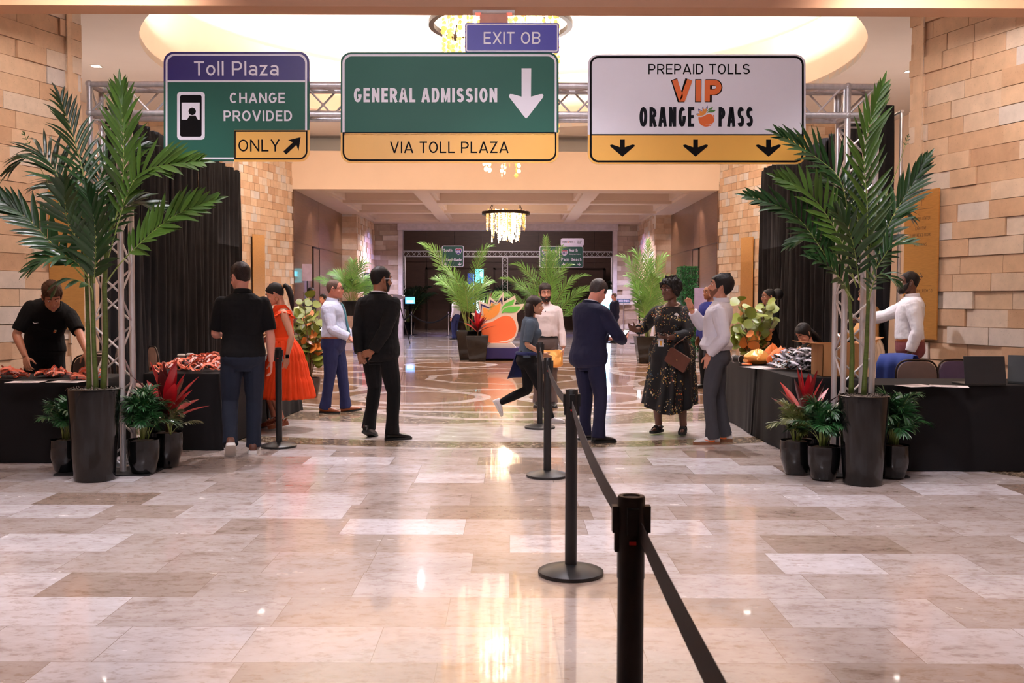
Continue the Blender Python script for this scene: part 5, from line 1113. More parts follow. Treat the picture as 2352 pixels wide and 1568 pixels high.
# 8 man in the navy suit on his phone
f = Figure('person', gp(1352, 1014), -52, 1.70, lean=6, head=(6, 30, 0), bw=1.05, belly=.0, skin=sk_pink, feet=dict(R=(.13, .02, 0, -22, 0), L=(-.13, .06, 0, 2, 0)), hands=dict(R=(.12, .38, 1.075), L=(-.06, .36, 1.09)), elbows=dict(R=(1, -.6, -.5), L=(-1, -.5, -.5)), hdir=dict(R=(-.5, .75, .2), L=(.5, .75, .2)), palm=dict(R=(-.4, 0, 1), L=(.4, 0, 1)), curl=(.5, .5), neckf=.02,
           label='man in navy suit beside the barrier looking down at a phone')
f.body(); f.face(h_grey, lip_p); f.short_hair(mat('grey-black hair', hexc(52, 44, 44), .5, var=.35, scale=80, bump=.4, bscale=180), .062, .05, .014, -.062, .010, .020, burn=-.01, amp=.004, nf=60); f.glasses(phonem, .019, .0016); f.top(navyw, .97, .80, .036, 'jacket', .024, flare=.018, fold=.014); f.collar(whitec, .004, .034, 20, 'shirt_collar'); f.collar(navyw, .020, .024, 36, 'jacket_collar'); f.legs(navyw, hem=.072); f.shoes(leather, soleb)
ph8 = f.root.matrix_basis @ ((f.hp['R']+f.hp['L'])/2); ph8r = f.root.rotation_euler.z

# 9 woman in the floral dress
m = bpy.data.materials.new('black floral print'); m.use_nodes = True; t = m.node_tree; L = t.links; b = t.nodes['Principled BSDF']; b.inputs['Roughness'].default_value = .8
tc = nn(t, 'ShaderNodeTexCoord'); ob = tc.outputs['Object']
def flowers(scale, thr, cols, seed):
    mp = nn(t, 'ShaderNodeMapping'); mp.inputs['Location'].default_value = (seed, seed*.7, seed*.3); L.new(ob, mp.inputs[0])
    v = nn(t, 'ShaderNodeTexVoronoi'); v.inputs['Scale'].default_value = scale; v.inputs['Randomness'].default_value = .9; L.new(mp.outputs[0], v.inputs[0])
    big = nn(t, 'ShaderNodeTexNoise'); big.inputs['Scale'].default_value = 7.5; big.inputs['Detail'].default_value = 1; L.new(mp.outputs[0], big.inputs[0])
    sep = nn(t, 'ShaderNodeSeparateColor'); L.new(v.outputs['Color'], sep.inputs[0])
    a = math_('LESS_THAN', v.outputs['Distance'], math_('ADD', math_('MULTIPLY', sep.outputs[1], .24), .20)); c = math_('GREATER_THAN', big.outputs[0], thr)
    return math_('MULTIPLY', a, c), ramp_(sep.outputs[0], [(i/len(cols), q) for i, q in enumerate(cols)], 'CONSTANT')
m1, c1 = flowers(44, .55, [hexc(214, 170, 84), hexc(206, 186, 150), hexc(190, 92, 44), hexc(150, 130, 60), hexc(120, 60, 40), hexc(220, 200, 170)], 3); m2, c2 = flowers(52, .60, [hexc(160, 120, 60), hexc(120, 110, 60), hexc(180, 150, 110), hexc(60, 84, 96)], 11)
bc = mix_(m1, hexc(17, 15, 17), c1); bc = mix_(m2, bc, c2); L.new(bc, b.inputs['Base Color']); floral = m
f = Figure('person', gp(1540, 996), 152, 1.70, True, head=(-26, 2, 3), bw=1.24, skin=sk_dark, feet=dict(R=(.12, .06, .02, -8, 0), L=(-.15, .0, .02, 12, 0)), hands=dict(R=(.37, .14, 1.17), L=(-.06, .30, 1.10)), elbows=dict(R=(.7, -.8, -.6), L=(-1, -.6, -.5)), hdir=dict(R=(.5, .8, .35), L=(.7, .65, .1)), palm=dict(R=(-.6, .5, .3), L=(.2, -.2, 1)), curl=(.55, .3),
           label='woman with round glasses in long black floral dress talking with hands raised')
f.body(); f.face(h_black, lip_d)
f.cap('hair', h_black, lambda az: interp([(0, .070), (30, .062), (55, .025), (75, -.035), (100, -.055), (180, -.10)], abs(math.degrees(az)))[0], lambda az, v: .018+.020*v+.010*(abs(az)/PI), noise_amp=.026, nf=46, seed=4, n=96, rows=22)
f.glasses(mat('pinkish spectacle frame', hexc(176, 130, 120), .3), .025, .0020); f.top(floral, .86, .98, .016, 'bodice', .022, bust=.03, fold=.012, neck=1.44); f.skirt(floral, 1.10, .30, .020, .285, .285, 'skirt', 13, .020, asym=.05, shift=(0, .04), ease=.8)
tube_part('neckline_trim', mat('pale neckline trim', hexc(206, 186, 176), .7), f.root, [f.T(.085*math.sin(a), -.01+.095*math.cos(a), 1.455-.03*math.cos(a)) for a in [2*PI*k/28 for k in range(29)]], .010, 8)
for q in (-1, 1): mb = MB(); mb.ball(f.Q((q*.088, -.008, -.045)), .006, 8, 6); mb.build('earring', goldw, f.root, smooth=True)
mb = MB(); mb.ball((0, 0, 0), (.028, .004, .034), 14, 8); mb.build('name_sticker', whl, f.root, loc=f.T(-.10, .130, 1.335), smooth=True)
bdg = f.T(.05, .205, 1.04); mb = MB(); mb.cbox((0, 0, 0), (.030, .003, .044)); o = mb.build('badge', whl, f.root, loc=bdg, bevel=.002); mb = MB(); mb.cbox((0, .0036, -.004), (.012, .001, .026)); mb.build('badge_stripe', signy, o)
tube_part('lanyard', soleb, f.root, [f.T(.06, .10, 1.42), f.T(.055, .185, 1.28), f.T(.05, .195, 1.16), bdg+V3((0, 0, .044))], .003, 6)
f.shoes(leather, soleb, name='sandal', sole=.028, sandal=True)
ph9 = f.root.matrix_basis @ f.hp['L']; r9 = f.root.rotation_euler.z

# 10 man in the white shirt gesturing
f = Figure('person', gp(1642, 1016), 76, 1.73, head=(6, -10, 0), lean=-5, bw=1.0, skin=sk_fair, feet=dict(L=(-.12, .02, 0, 20, 0), R=(.12, -.10, 0, 8, 0)), hands=dict(L=(-.165, .07, .925), R=(.17, .27, 1.38)), elbows=dict(L=(-.7, -1, 0), R=(.8, -.3, -1)), hdir=dict(L=(.10, .05, -1), R=(-.1, .25, 1)), palm=dict(L=(1, 0, 0), R=(-.7, .5, .1)), curl=(.3, .55),
           label='man in white shirt and grey trousers, one hand raised, the other in his pocket')
f.body(); f.face(h_dbrown, lip_p)
f.cap('hair', h_black, lambda az: interp([(0, .066), (35, .058), (52, .045), (66, -.025), (78, -.03), (86, .012), (100, .004), (120, -.05), (180, -.105)], abs(math.degrees(az)))[0], lambda az, v: .014+.014*v+.012*sstep((abs(az)-1.5)/1.2), noise_amp=.007, seed=8, nf=50)
f.beard(mat('brown stubble', hexc(120, 74, 52), .7, var=.2), .004); f.top(whitec, .95, .97, .024, 'shirt', .024, blouse=.04, fold=.026, fscale=.14); f.collar(whitec, hgt=.042, gap=34); f.legs(greyt, hem=.074, fold=.016); f.shoes(whl, soleg, sole=.028, logo=signo)
for k in 'LR': tube_part('bracelet', brownl if k == 'L' else goldw, f.root, [f.arm[k][2]*f.S+V3((.031*math.cos(a), .031*math.sin(a), .010)) for a in [2*PI*j/16 for j in range(17)]], .005, 6)

# 11 bearded man in white behind the right tables
f = Figure('person', atY(2090, 11.35), 74, 1.80, head=(10, -2, 4), bw=1.08, skin=sk_dark, hands=dict(R=(.22, .50, 1.20), L=(-.26, .02, .86)), elbows=dict(R=(.5, -.2, -1), L=(-.7, -1, 0)), hdir=dict(R=(.1, 1, .05)), palm=dict(R=(-.6, 0, -.8)), curl=(.4, .4), label='bearded man in white shirt and maroon trousers before the gold directory')
f.body(); f.face(h_black, lip_d); f.short_hair(h_black, .070, .054, .016, -.06, .006, .012, burn=-.02, amp=.002, nf=80); f.beard(h_black, .024); f.top(mat('bright white cotton', hexc(238, 236, 244), .75, var=.02, bump=.1, bscale=300), .96, 1.0, .022, 'shirt', .022, blouse=.02, fold=.018); f.collar(whitec, hgt=.038); f.belt(brownl, 1.0, .026); f.legs(maroon, fit=.02); f.shoes(leather, soleb)

# 12 woman in black with a hair puff by the drape
f = Figure('person', atY(1768, 14.6), 96, 1.64, True, head=(0, 0, 0), bw=1.0, skin=sk_brown, vox=.008, hands=dict(L=(-.16, .28, 1.14), R=(.12, .30, 1.16)), elbows=dict(L=(-.7, -1, -.5)), hdir=dict(L=(.2, .6, .6)), curl=(.8, .8), label='woman in black with a round hair puff before the right drape')
f.body(); f.face(h_black, lip_d); f.cap('hair', h_black, lambda az: interp([(0, .080), (40, .066), (65, .02), (85, .0), (95, .01), (130, -.04), (180, -.06)], abs(math.degrees(az)))[0], lambda az, v: .006+.004*v, noise_amp=.001)
mb = MB(); mb.ball(f.Q((0, -.15, .04)), .085, 18, 14); o = mb.build('hair_puff', h_black, f.root, smooth=True); f.glasses(phonem, .019, .002); f.top(blackk, .5, .92, .018, 'top', .02, bust=.015); f.legs(blackw); f.shoes(leather, soleb)
for q in (-1, 1): mb = MB(); mb.ball(f.Q((q*.086, -.012, -.04)), .008, 8, 6); mb.build('earring', whl, f.root, smooth=True)
tube_part('pen', creamc, f.root, [f.hp['L']+V3((0, .16, .02)), f.hp['L']+V3((0, -.02, -.01))], .006)

# 13 seated woman looking down
f = Figure('person', atY(1872, 12.1), 112, 1.62, True, lean=14, head=(4, 38, 0), hip=.42, bw=1.0, skin=sk_fair, vox=.007, feet=dict(L=(-.1, .42, 0, 0, 0), R=(.1, .42, 0, 0, 0)), hands=dict(L=(-.13, .40, .80), R=(.13, .40, .80)), elbows=dict(L=(-1, -.5, -.4), R=(1, -.5, -.4)), curl=(.5, .5), label='seated woman with long black hair looking down at the right table')
f.body(); f.face(h_black, lip_p); f.cap('hair', h_black, lambda az: interp([(0, .072), (40, .056), (60, .01), (80, -.03), (110, -.09), (180, -.115)], abs(math.degrees(az)))[0], lambda az, v: .012+.005*v, noise_amp=.001)
Q = f.Q; tube_part('loose_hair', h_black, f.root, [Q((0, -.08, .0)), Q((0, -.105, -.09)), Q((0, -.11, -.2)), Q((0, -.12, -.3)), Q((0, -.13, -.38))], [(.072, .034), (.09, .036), (.10, .032), (.09, .026), (.04, .01)], 14, up=(1, 0, 0))
f.top(mat('dark sleeveless top', hexc(30, 28, 34), .8), 0, .92, .014, 'top', bust=.015); f.legs(blackw); f.shoes(leather, soleb); seat13 = f.root.location.copy()

# 14 woman in tan and cream half hidden behind the right truss tower
f = Figure('person', atY(1998, 12.6), 60, 1.66, True, head=(10, 12, 0), bw=1.05, skin=sk_fair, vox=.008, hands=dict(L=(-.18, .30, 1.06), R=(.14, .30, 1.08)), elbows=dict(L=(-1, -.6, -.4)), curl=(.7, .7), label='woman in tan top and cream skirt half hidden behind the right tower')
f.body(); f.face(h_brown, lip_p); f.cap('hair', h_brown, lambda az: interp([(0, .072), (40, .056), (60, .01), (80, -.05), (110, -.10), (180, -.115)], abs(math.degrees(az)))[0], lambda az, v: .014, noise_amp=.002); f.top(tanc, .9, .96, .02, 'blouse', .022, bust=.015, fold=.02); f.skirt(creamc, 1.04, .45, .016, .26, .25, 'skirt', 14, .014); f.shoes(brownl, soleb)
ph14 = f.root.matrix_basis @ f.hp['L']

# background people
def extra(px, Y, hd, h, topm, legm, skn, hairm, label, female=False, bald=False, hands=None, sleeve=.96, jacket=False, lean=0, head=(0, 0, 0), bw=1.05):
    f = Figure('person', atY(px, Y), hd, h, female, bw=bw, skin=skn, vox=.014, hands=hands, label=label, lean=lean, head=head); f.body(); f.face(hairm, lip_p)
    if not bald: f.short_hair(hairm, .064, .05, .01 if not female else -.04, -.06 if not female else -.11, .012, .022, amp=.003)
    else: f.short_hair(hairm, .100, .08, .02, -.05, .003, .004, amp=0, burn=.0)
    f.top(topm, sleeve, .82 if jacket else .95, .03 if jacket else .018, 'jacket' if jacket else 'shirt', .02, fold=.01); f.legs(legm, fold=.008); f.shoes(leather, soleb); return f
f = extra(1630, 16.6, 120, 1.72, royal, blackw, sk_brown, h_black, 'man in royal blue jacket half hidden behind the floral dress', bald=True, jacket=True)
extra(1411, 34.5, 60, 1.74, cloth('midnight wool', 26, 28, 48, .8), blackw, sk_pink, h_grey, 'balding man in dark suit beside the lit kiosk screen', bald=True, jacket=True)
f = extra(1127, 40.6, 172, 1.84, cloth('charcoal navy wool', 34, 32, 46, .8), blackw, sk_pink, h_dbrown, 'man in dark jacket far behind the crown of the fruit emblem', jacket=True); mb = MB(); mb.box((-.05, .10, 1.2), (.05, .175, 1.46)); mb.build('shirt_front', whitec, f.root)
extra(1046, 37.0, 60, 1.66, whitec, navyt, sk_fair, h_dbrown, 'person in white top and navy trousers behind the left rotunda palm', female=True)
extra(714, 26.6, -120, 1.78, cloth('dark grey suit wool', 44, 44, 56, .8), blackw, sk_brown, h_black, 'bearded man in dark jacket behind the left sea grape plant', jacket=True).beard(h_black, .01)
extra(742, 25.6, 150, 1.60, cloth('white and black blouse', 150, 140, 146, .8), blackw, sk_fair, h_black, 'dark-haired woman in pale blouse behind the left sea grape plant', female=True)
# ------------------------------------------------------------------ plants
leafd = mat('glossy palm green', hexc(30, 62, 26), 0.36, var=0.25, scale=3, island=0.35, spec=0.6); leafy = mat('yellow green palm', hexc(58, 88, 26), 0.38, var=0.2, scale=3, island=0.3, spec=0.6)
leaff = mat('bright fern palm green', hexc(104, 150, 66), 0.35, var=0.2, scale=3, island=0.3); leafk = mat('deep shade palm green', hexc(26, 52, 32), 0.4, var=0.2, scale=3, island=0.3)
parlor = mat('parlor palm green', hexc(32, 80, 38), 0.34, var=0.25, scale=5, island=0.4, spec=0.6); stemg = mat('ringed green palm stem', hexc(72, 86, 34), 0.4, var=0.25, scale=14, stretch=(1, 1, 5)); rach = mat('pale green leaf rib', hexc(130, 146, 74), 0.4, var=0.1)
potm = mat('black glazed planter', hexc(15, 15, 16), 0.14, var=0.1, spec=0.4, coat=0.12); soilm = mat('grey moss and bark', hexc(120, 108, 98), 0.9, var=0.4, scale=40, bump=0.8, bscale=60); soild = mat('dark bark mulch', hexc(74, 60, 48), 0.9, var=0.4, scale=40, bump=0.8, bscale=60)
redl = mat('crimson cordyline leaf', hexc(170, 22, 34), 0.35, var=0.3, scale=5, island=0.35, spec=0.6); redd = mat('dark maroon cordyline leaf', hexc(84, 22, 26), 0.35, var=0.3, scale=5, island=0.35, spec=0.6)
grapeg = mat('olive sea grape leaf', hexc(112, 122, 44), 0.4, var=0.15, scale=4, island=0.3); grapeo = mat('orange sea grape leaf', hexc(206, 120, 52), 0.4, var=0.2, scale=4, island=0.3); twig = mat('brown twig', hexc(104, 74, 50), 0.7, var=0.2, scale=20)
def bez(a, b, c, n):
    a, b, c = V3(a), V3(b), V3(c); return [a*(1-u)**2+b*2*u*(1-u)+c*u*u for u in [i/n for i in range(n+1)]]
def leaflet(mb, base, d, n, ln, w, droop, fold=0.35, k=5, tip=0.0, curve=None):
    """a folded lance leaf from base along d; n is the upper face"""
    d = V3(d).normalized(); n = V3(n); n = (n-d*n.dot(d)).normalized(); s = d.cross(n); o = len(mb.v); p = V3(base); rows = []
    for i in range(k+1):
        u = i/k; ww = w*(math.sin(PI*min(u*.92+.10, 1))**.75)*(1 if u < .98 else .15); up = n*(fold*ww)
        rows += [tuple(p-s*ww+up), tuple(p), tuple(p+s*ww+up)]
        dd = (d + V3((0, 0, -droop*u*1.6))).normalized(); p = p + dd*(ln/k)
    fs = []
    for i in range(k):
        a = 3*i; fs += [(a, a+1, a+4, a+3), (a+1, a+2, a+5, a+4)]
    mb.add(rows, fs)
def frond(name, parent, pts, m, ln, w, npair, droop=.25, v=.55, bare=.25, rr=.006, seed=0, face=(0, -1, .6), tip_ln=.5, rib=None, side=(1, 1), spread=1.0, jit=.12):
    """a feather palm leaf: rib along pts, paired leaflets"""
    rg_ = random.Random(seed); n = len(pts)-1; pts = [V3(p) for p in pts]; mb = MB(); mb.m = 1
    mb.tube(pts, [rr*(1-.75*i/n) for i in range(n+1)], 6); mb.m = 0
    ac = [0]
    for a, b in zip(pts, pts[1:]): ac.append(ac[-1]+(b-a).length)
    L = ac[-1]
    def at(u):
        q = u*L
        for i in range(n):
            if q <= ac[i+1] or i == n-1: f = (q-ac[i])/max(ac[i+1]-ac[i], 1e-6); return pts[i].lerp(pts[i+1], f), (pts[i+1]-pts[i]).normalized()
    fc = V3(face)
    for i in range(npair):
        u = bare+(1-bare)*(i+.5)/npair; p, t_ = at(min(u, .995)); nn_ = (fc-t_*fc.dot(t_)); nn_ = nn_.normalized() if nn_.length > .05 else t_.orthogonal(); s = t_.cross(nn_)
        prof = math.sin(PI*(.18+.72*(i+.5)/npair))**.8; l = ln*(prof*(1-tip_ln)+tip_ln*prof)
        for q, on in ((-1, side[0]), (1, side[1])):
            if not on: continue
            ang = math.radians(52-34*(i/npair))*spread*rg_.uniform(1-jit, 1+jit); d = t_*math.cos(ang)+s*q*math.sin(ang)+nn_*(v*.45*rg_.uniform(.4, 1.3))
            leaflet(mb, p, d, nn_-s*q*.3, l*rg_.uniform(.88, 1.08), w*rg_.uniform(.85, 1.1), droop*rg_.uniform(.5, 1.4))
    p, t_ = at(.999); leaflet(mb, p, t_, V3(face), ln*.5, w*.8, droop)
    return mb.build(name, [m, rib or rach], parent, smooth=True)
def tall_planter(p, h, rt, rb, label):
    t_ = empty('potted_palm', p, 0, label, 'potted palm', 'tall potted palms by the truss towers')
    mb = MB(); mb.lathe([(0.02, 0.004), (rb-.01, 0.0), (rb, .01), (rb+(rt-rb)*.35, h*.35), (rt-.004, h*.9), (rt, h-.02), (rt, h-.004), (rt-.006, h), (rt-.014, h), (rt-.016, h-.05)], 48); mb.build('planter', potm, t_, smooth=35)
    mb = MB(); rg_ = random.Random(4); n = 22
    mb.lathe([(rt-.016, h-.045), (rt*.8, h-.025), (rt*.4, h-.01), (.01, h-.012)], 24)
    for _ in range(150):
        a = rg_.random()*6.28; r = (rt-.03)*rg_.random()**.5; x, y = r*math.cos(a), r*math.sin(a); b = rg_.random()*6.28; q = rg_.uniform(.01, .03); z = h-.03
        mb.tube([(x, y, z+.01), (x+q*math.cos(b), y+q*math.sin(b), z+rg_.uniform(.01, .045)), (x+q*2*math.cos(b+1), y+q*2*math.sin(b+1), z+.012)], .0022, 4)
    mb.build('moss', soilm, t_, smooth=True); return t_
def L_(t_, px, py, Y): return P(px, py, Y)-V3(t_.location)
def palm_from(t_, stems, fronds, m1, m2, YB, seed):
    for k, pts in enumerate(stems):
        q = [L_(t_, a, b, YB+c) for a, b, c in pts]; n = len(q); mb = MB(); path = []
        for i in range(n-1): path += [q[i].lerp(q[i+1], j/6) for j in range(6)]
        path.append(q[-1]); m_ = len(path); r0 = .021 if k != 2 else .025
        mb.tube(path, [(r0*(1-.55*i/m_))*(1.0+.10*(i % 4 == 0)) for i in range(m_)], 10); mb.build('stem', stemg, t_, smooth=True)
    for k, (pts, ln, w, npair, col, opt) in enumerate(fronds):
        q = [L_(t_, a, b, YB+c) for a, b, c in pts]; o = dict(opt); path = []
        for i in range(len(q)-1):
            p0, p1, p2, p3 = q[max(i-1, 0)], q[i], q[i+1], q[min(i+2, len(q)-1)]
            for j in range(5):
                u = j/5; path.append(.5*((2*p1)+(p2-p0)*u+(2*p0-5*p1+4*p2-p3)*u*u+(3*p1-p0-3*p2+p3)*u**3))
        path.append(q[-1]); frond('frond', t_, path, {'d': m1, 'y': m2}[col], ln*.80, w*.82, int(npair*1.15), seed=seed+k, jit=.2, **o)
pl_ = P(218, 1103, 8.02)
t_ = tall_planter((pl_.x, 8.02, 0), .745, .205, .158, 'tall palm in black planter before the left truss tower'); YB = 8.02
palm_from(t_, [[(205, 897, .03), (203, 800, .02), (199, 650, .02), (193, 560, .04)], [(221, 897, -.02), (216, 800, -.02), (212, 680, 0), (204, 540, .05)], [(237, 897, 0), (243, 780, 0), (240, 660, 0), (246, 560, .0), (262, 500, 0)]],
 [([(262, 520, 0), (281, 420, -.03), (284, 330, -.05), (277, 205, -.05)], .42, .020, 15, 'y', dict(face=(.3, -1, .2), bare=.18, spread=.75)),
  ([(246, 600, 0), (300, 430, -.05), (352, 385, -.10), (452, 372, -.16)], .40, .024, 16, 'y', dict(face=(-.3, -1, .5), bare=.3, droop=.15)),
  ([(243, 650, -.02), (290, 590, -.08), (390, 502, -.12), (486, 462, -.14)], .36, .024, 18, 'y', dict(face=(-.5, -1, .3), bare=.28, side=(1, 1), droop=.1)),
  ([(216, 650, -.05), (220, 580, -.12), (217, 510, -.16), (205, 452, -.18)], .40, .025, 14, 'd', dict(face=(0, -1, .3), bare=.05, spread=.9)),
  ([(200, 590, .05), (196, 430, .08), (170, 320, .10), (138, 228, .10)], .40, .017, 16, 'd', dict(face=(.6, -.8, .2), bare=.2, droop=.35)),
  ([(198, 600, 0), (150, 440, .05), (90, 352, .06), (26, 392, .02)], .42, .019, 20, 'd', dict(face=(0, -.5, 1), bare=.28, droop=.5)),
  ([(196, 640, -.05), (120, 560, -.12), (60, 500, -.16), (-12, 450, -.20)], .34, .026, 18, 'd', dict(face=(.2, -1, .5), bare=.15)),
  ([(200, 620, -.02), (170, 530, -.02), (110, 420, .0), (54, 305, .02)], .05, .006, 3, 'y', dict(bare=.9)),
  ([(204, 560, .1), (180, 440, .14), (160, 350, .16), (148, 262, .16)], .05, .006, 3, 'y', dict(bare=.9)),
  ([(204, 560, .06), (196, 470, .16), (150, 420, .30), (85, 430, .4)], .38, .020, 16, 'd', dict(face=(0, -.5, 1), bare=.2, droop=.5)),
  ([(210, 560, .05), (225, 440, .14), (250, 370, .22), (330, 340, .3)], .38, .022, 14, 'd', dict(face=(0, -.8, .8), bare=.2, droop=.3)),
  ([(206, 640, -.06), (170, 600, -.16), (130, 590, -.24), (70, 620, -.30)], .30, .022, 12, 'd', dict(face=(0, -.7, 1), bare=.2, droop=.5)),
  ([(216, 620, .02), (256, 520, .06), (300, 470, .1), (370, 480, .14)], .34, .022, 13, 'd', dict(face=(0, -.7, .9), bare=.2, droop=.4)),
  ([(206, 600, -.08), (160, 520, -.2), (150, 470, -.26), (150, 420, -.3)], .34, .024, 12, 'd', dict(face=(0, -1, .5), bare=.15)),
  ([(213, 690, -.04), (205, 655, -.10), (150, 640, -.2), (128, 665, -.22)], .22, .026, 5, 'd', dict(face=(0, -.8, .8), bare=.3, side=(1, 0)))], leafd, leafy, YB, 10)
pr_ = P(1981, 1108, 7.93)
t_ = tall_planter((pr_.x, 7.93, 0), .715, .198, .150, 'tall palm in black planter before the right truss tower'); YB = 7.93
palm_from(t_, [[(1955, 903, .02), (1958, 800, .02), (1952, 700, .02), (1946, 640, .03)], [(1984, 906, -.02), (1990, 800, -.02), (1994, 700, -.02), (1992, 610, -.02)]],
 [([(1992, 640, -.03), (1992, 480, -.06), (1986, 340, -.08), (2022, 208, -.08)], .42, .022, 19, 'y', dict(face=(0, -1, .1), bare=.12, spread=.85, droop=.02)),
  ([(1960, 600, .03), (1936, 430, .02), (1880, 365, 0), (1792, 312, -.04)], .38, .019, 17, 'd', dict(face=(-.2, -1, .6), bare=.25, droop=.2)),
  ([(1968, 660, -.02), (1925, 540, -.06), (1862, 448, -.1), (1795, 412, -.12)], .36, .023, 14, 'y', dict(face=(.2, -1, .3), bare=.25, droop=.02)),
  ([(1950, 680, -.03), (1885, 570, -.08), (1820, 490, -.12), (1722, 452, -.16)], .32, .020, 17, 'd', dict(face=(.3, -1, .4), bare=.25, droop=.2)),
  ([(1998, 650, 0), (2040, 520, .02), (2085, 440, .02), (2124, 372, .02)], .34, .023, 15, 'd', dict(face=(-.3, -1, .3), bare=.2, spread=.8)),
  ([(1996, 560, .03), (2030, 460, .05), (2060, 390, .06), (2086, 312, .06)], .05, .005, 3, 'd', dict(bare=.9)),
  ([(1998, 640, -.04), (2030, 590, -.1), (2050, 565, -.14), (2092, 560, -.16)], .26, .017, 9, 'd', dict(face=(0, -.6, 1), bare=.2, droop=.3)),
  ([(1960, 690, -.04), (1930, 640, -.1), (1900, 610, -.14), (1862, 592, -.18)], .26, .022, 9, 'd', dict(face=(0, -.8, .8), bare=.2)),
  ([(1975, 600, .06), (1970, 500, .14), (1940, 430, .2), (1890, 420, .26)], .36, .022, 14, 'd', dict(face=(0, -.6, 1), bare=.2, droop=.4)),
  ([(1990, 620, .08), (2012, 500, .16), (2045, 470, .22), (2090, 500, .26)], .34, .022, 14, 'd', dict(face=(0, -.6, 1), bare=.2, droop=.5)),
  ([(1975, 660, -.06), (1965, 590, -.14), (1950, 530, -.2), (1920, 490, -.24)], .34, .022, 12, 'd', dict(face=(0, -1, .4), bare=.15, droop=.3)),
  ([(1995, 690, -.06), (2010, 640, -.12), (2030, 630, -.18), (2060, 650, -.2)], .2, .012, 8, 'd', dict(face=(0, -.8, .8), bare=.2, droop=.4)),
  ([(1960, 640, 0), (1900, 560, .05), (1870, 540, .08), (1820, 560, .1)], .30, .020, 12, 'd', dict(face=(0, -.7, .9), bare=.2, droop=.4))], leafd, leafy, YB, 40)
# small round planters with parlor palms and red cordylines at the feet of the towers
def small_pot(t_, r, h, soil=soild):
    mb = MB(); mb.lathe([(.02, .003), (r*.66, 0), (r*.72, .01), (r*.95, h*.45), (r, h*.8), (r*.98, h-.012), (r*.99, h), (r*.93, h), (r*.91, h-.03)], 36); mb.build('pot', potm, t_, smooth=35)
    mb = MB(); mb.lathe([(r*.92, h-.028), (r*.6, h-.008), (.01, h)], 20); mb.build('mulch', soil, t_, smooth=True)
def parlor_palm(loc, r, h, ht, wd, label, nf=22, seed=1, m=None, fw=.0078):
    rg_ = random.Random(seed); t_ = empty('parlor_palm', loc, 0, label, 'potted plant', 'small parlor palms by the truss towers'); small_pot(t_, r, h)
    for k in range(nf):
        a = 2*PI*k*.381966+rg_.uniform(-.2, .2); lv = (k/nf); out = wd*(.35+.65*rg_.random())*(1.0-.35*lv); top = h+ht*(.45+.55*lv)*rg_.uniform(.8, 1.05); x, y = math.cos(a), math.sin(a); r0 = r*.3*rg_.random()
        pts = bez((x*r0, y*r0, h-.01), (x*out*.35, y*out*.35, top*1.02), (x*out, y*out, top-ht*.22*rg_.random()), 9)
        frond('frond', t_, pts, m or parlor, ht*.34, fw, 14, droop=.55, bare=.42, rr=.0035, seed=seed*50+k, face=(x*.4, y*.4, 1), v=.2)
    return t_
def cordyline(loc, r, h, ht, wd, label, seed=1, n=18, leaves=None, lw=.035, pot=True):
    rg_ = random.Random(seed); t_ = empty('red_cordyline', loc, 0, label, 'potted plant'); 
    if pot: small_pot(t_, r, h)
    mb = MB(); mb.tube([(0, 0, h-.02), (.005, 0, h+ht*.35)], .012, 8); mb.build('stem', twig, t_, smooth=True)
    for k in range(n):
        a = 2.4*k+rg_.uniform(-.3, .3); lv = k/n; el = math.radians(24+60*lv**.8+rg_.uniform(-10, 10)); x, y = math.cos(a), math.sin(a); d = V3((x*math.cos(el), y*math.cos(el), math.sin(el)))
        mb = MB(); leaflet(mb, (x*.012, y*.012, h+ht*(.12+.28*lv)), d, V3((-x*math.sin(el), -y*math.sin(el), math.cos(el)))+V3((0, -.01, 0)), (ht*.62 if lv > .35 else wd)*rg_.uniform(.8, 1.1), lw*rg_.uniform(.8, 1.1), .22*(1-lv), .3, 8)
        mb.build('leaf', redl if rg_.random() < .35+.5*lv else redd, t_, smooth=True)
    return t_
def gl(px, py, Y): p = P(px, py, Y); return (p.x, Y, .012)
parlor_palm(gl(152, 1090, 8.36), .125, .27, .42, .30, 'small parlor palm in black pot left of the tall left palm', 20, 3)
parlor_palm(gl(330, 1090, 8.30), .135, .28, .46, .32, 'small parlor palm in black pot right of the tall left palm', 24, 5)
cordyline(gl(384, 1072, 8.62), .135, .30, .66, .40, 'red-leaved cordyline in black pot behind the left parlor palm', 6, 22, lw=.058)
parlor_palm(gl(392, 1075, 8.50), .001, .30, .30, .26, 'feathery green and bronze fronds round the foot of the red cordyline', 9, 8, mat('bronze fern green', hexc(84, 84, 50), .4, var=.2, island=.3))
parlor_palm(gl(1891, 1097, 8.10), .135, .27, .44, .32, 'small parlor palm in black pot left of the tall right palm', 24, 9)
parlor_palm(gl(2052, 1100, 8.18), .125, .27, .50, .36, 'small parlor palm in black pot right of the tall right palm', 26, 11)
parlor_palm(gl(1828, 1074, 8.36), .135, .28, .34, .30, 'olive parlor palm in black pot at the left foot of the right tower', 16, 13, mat('olive fern green', hexc(92, 100, 48), .4, var=.2, island=.3))
cordyline((gl(1850, 1060, 8.62)[0], 8.64, .012), .10, .26, .66, .46, 'red-leaved cordyline at the left foot of the right tower', 15, 19, lw=.036)

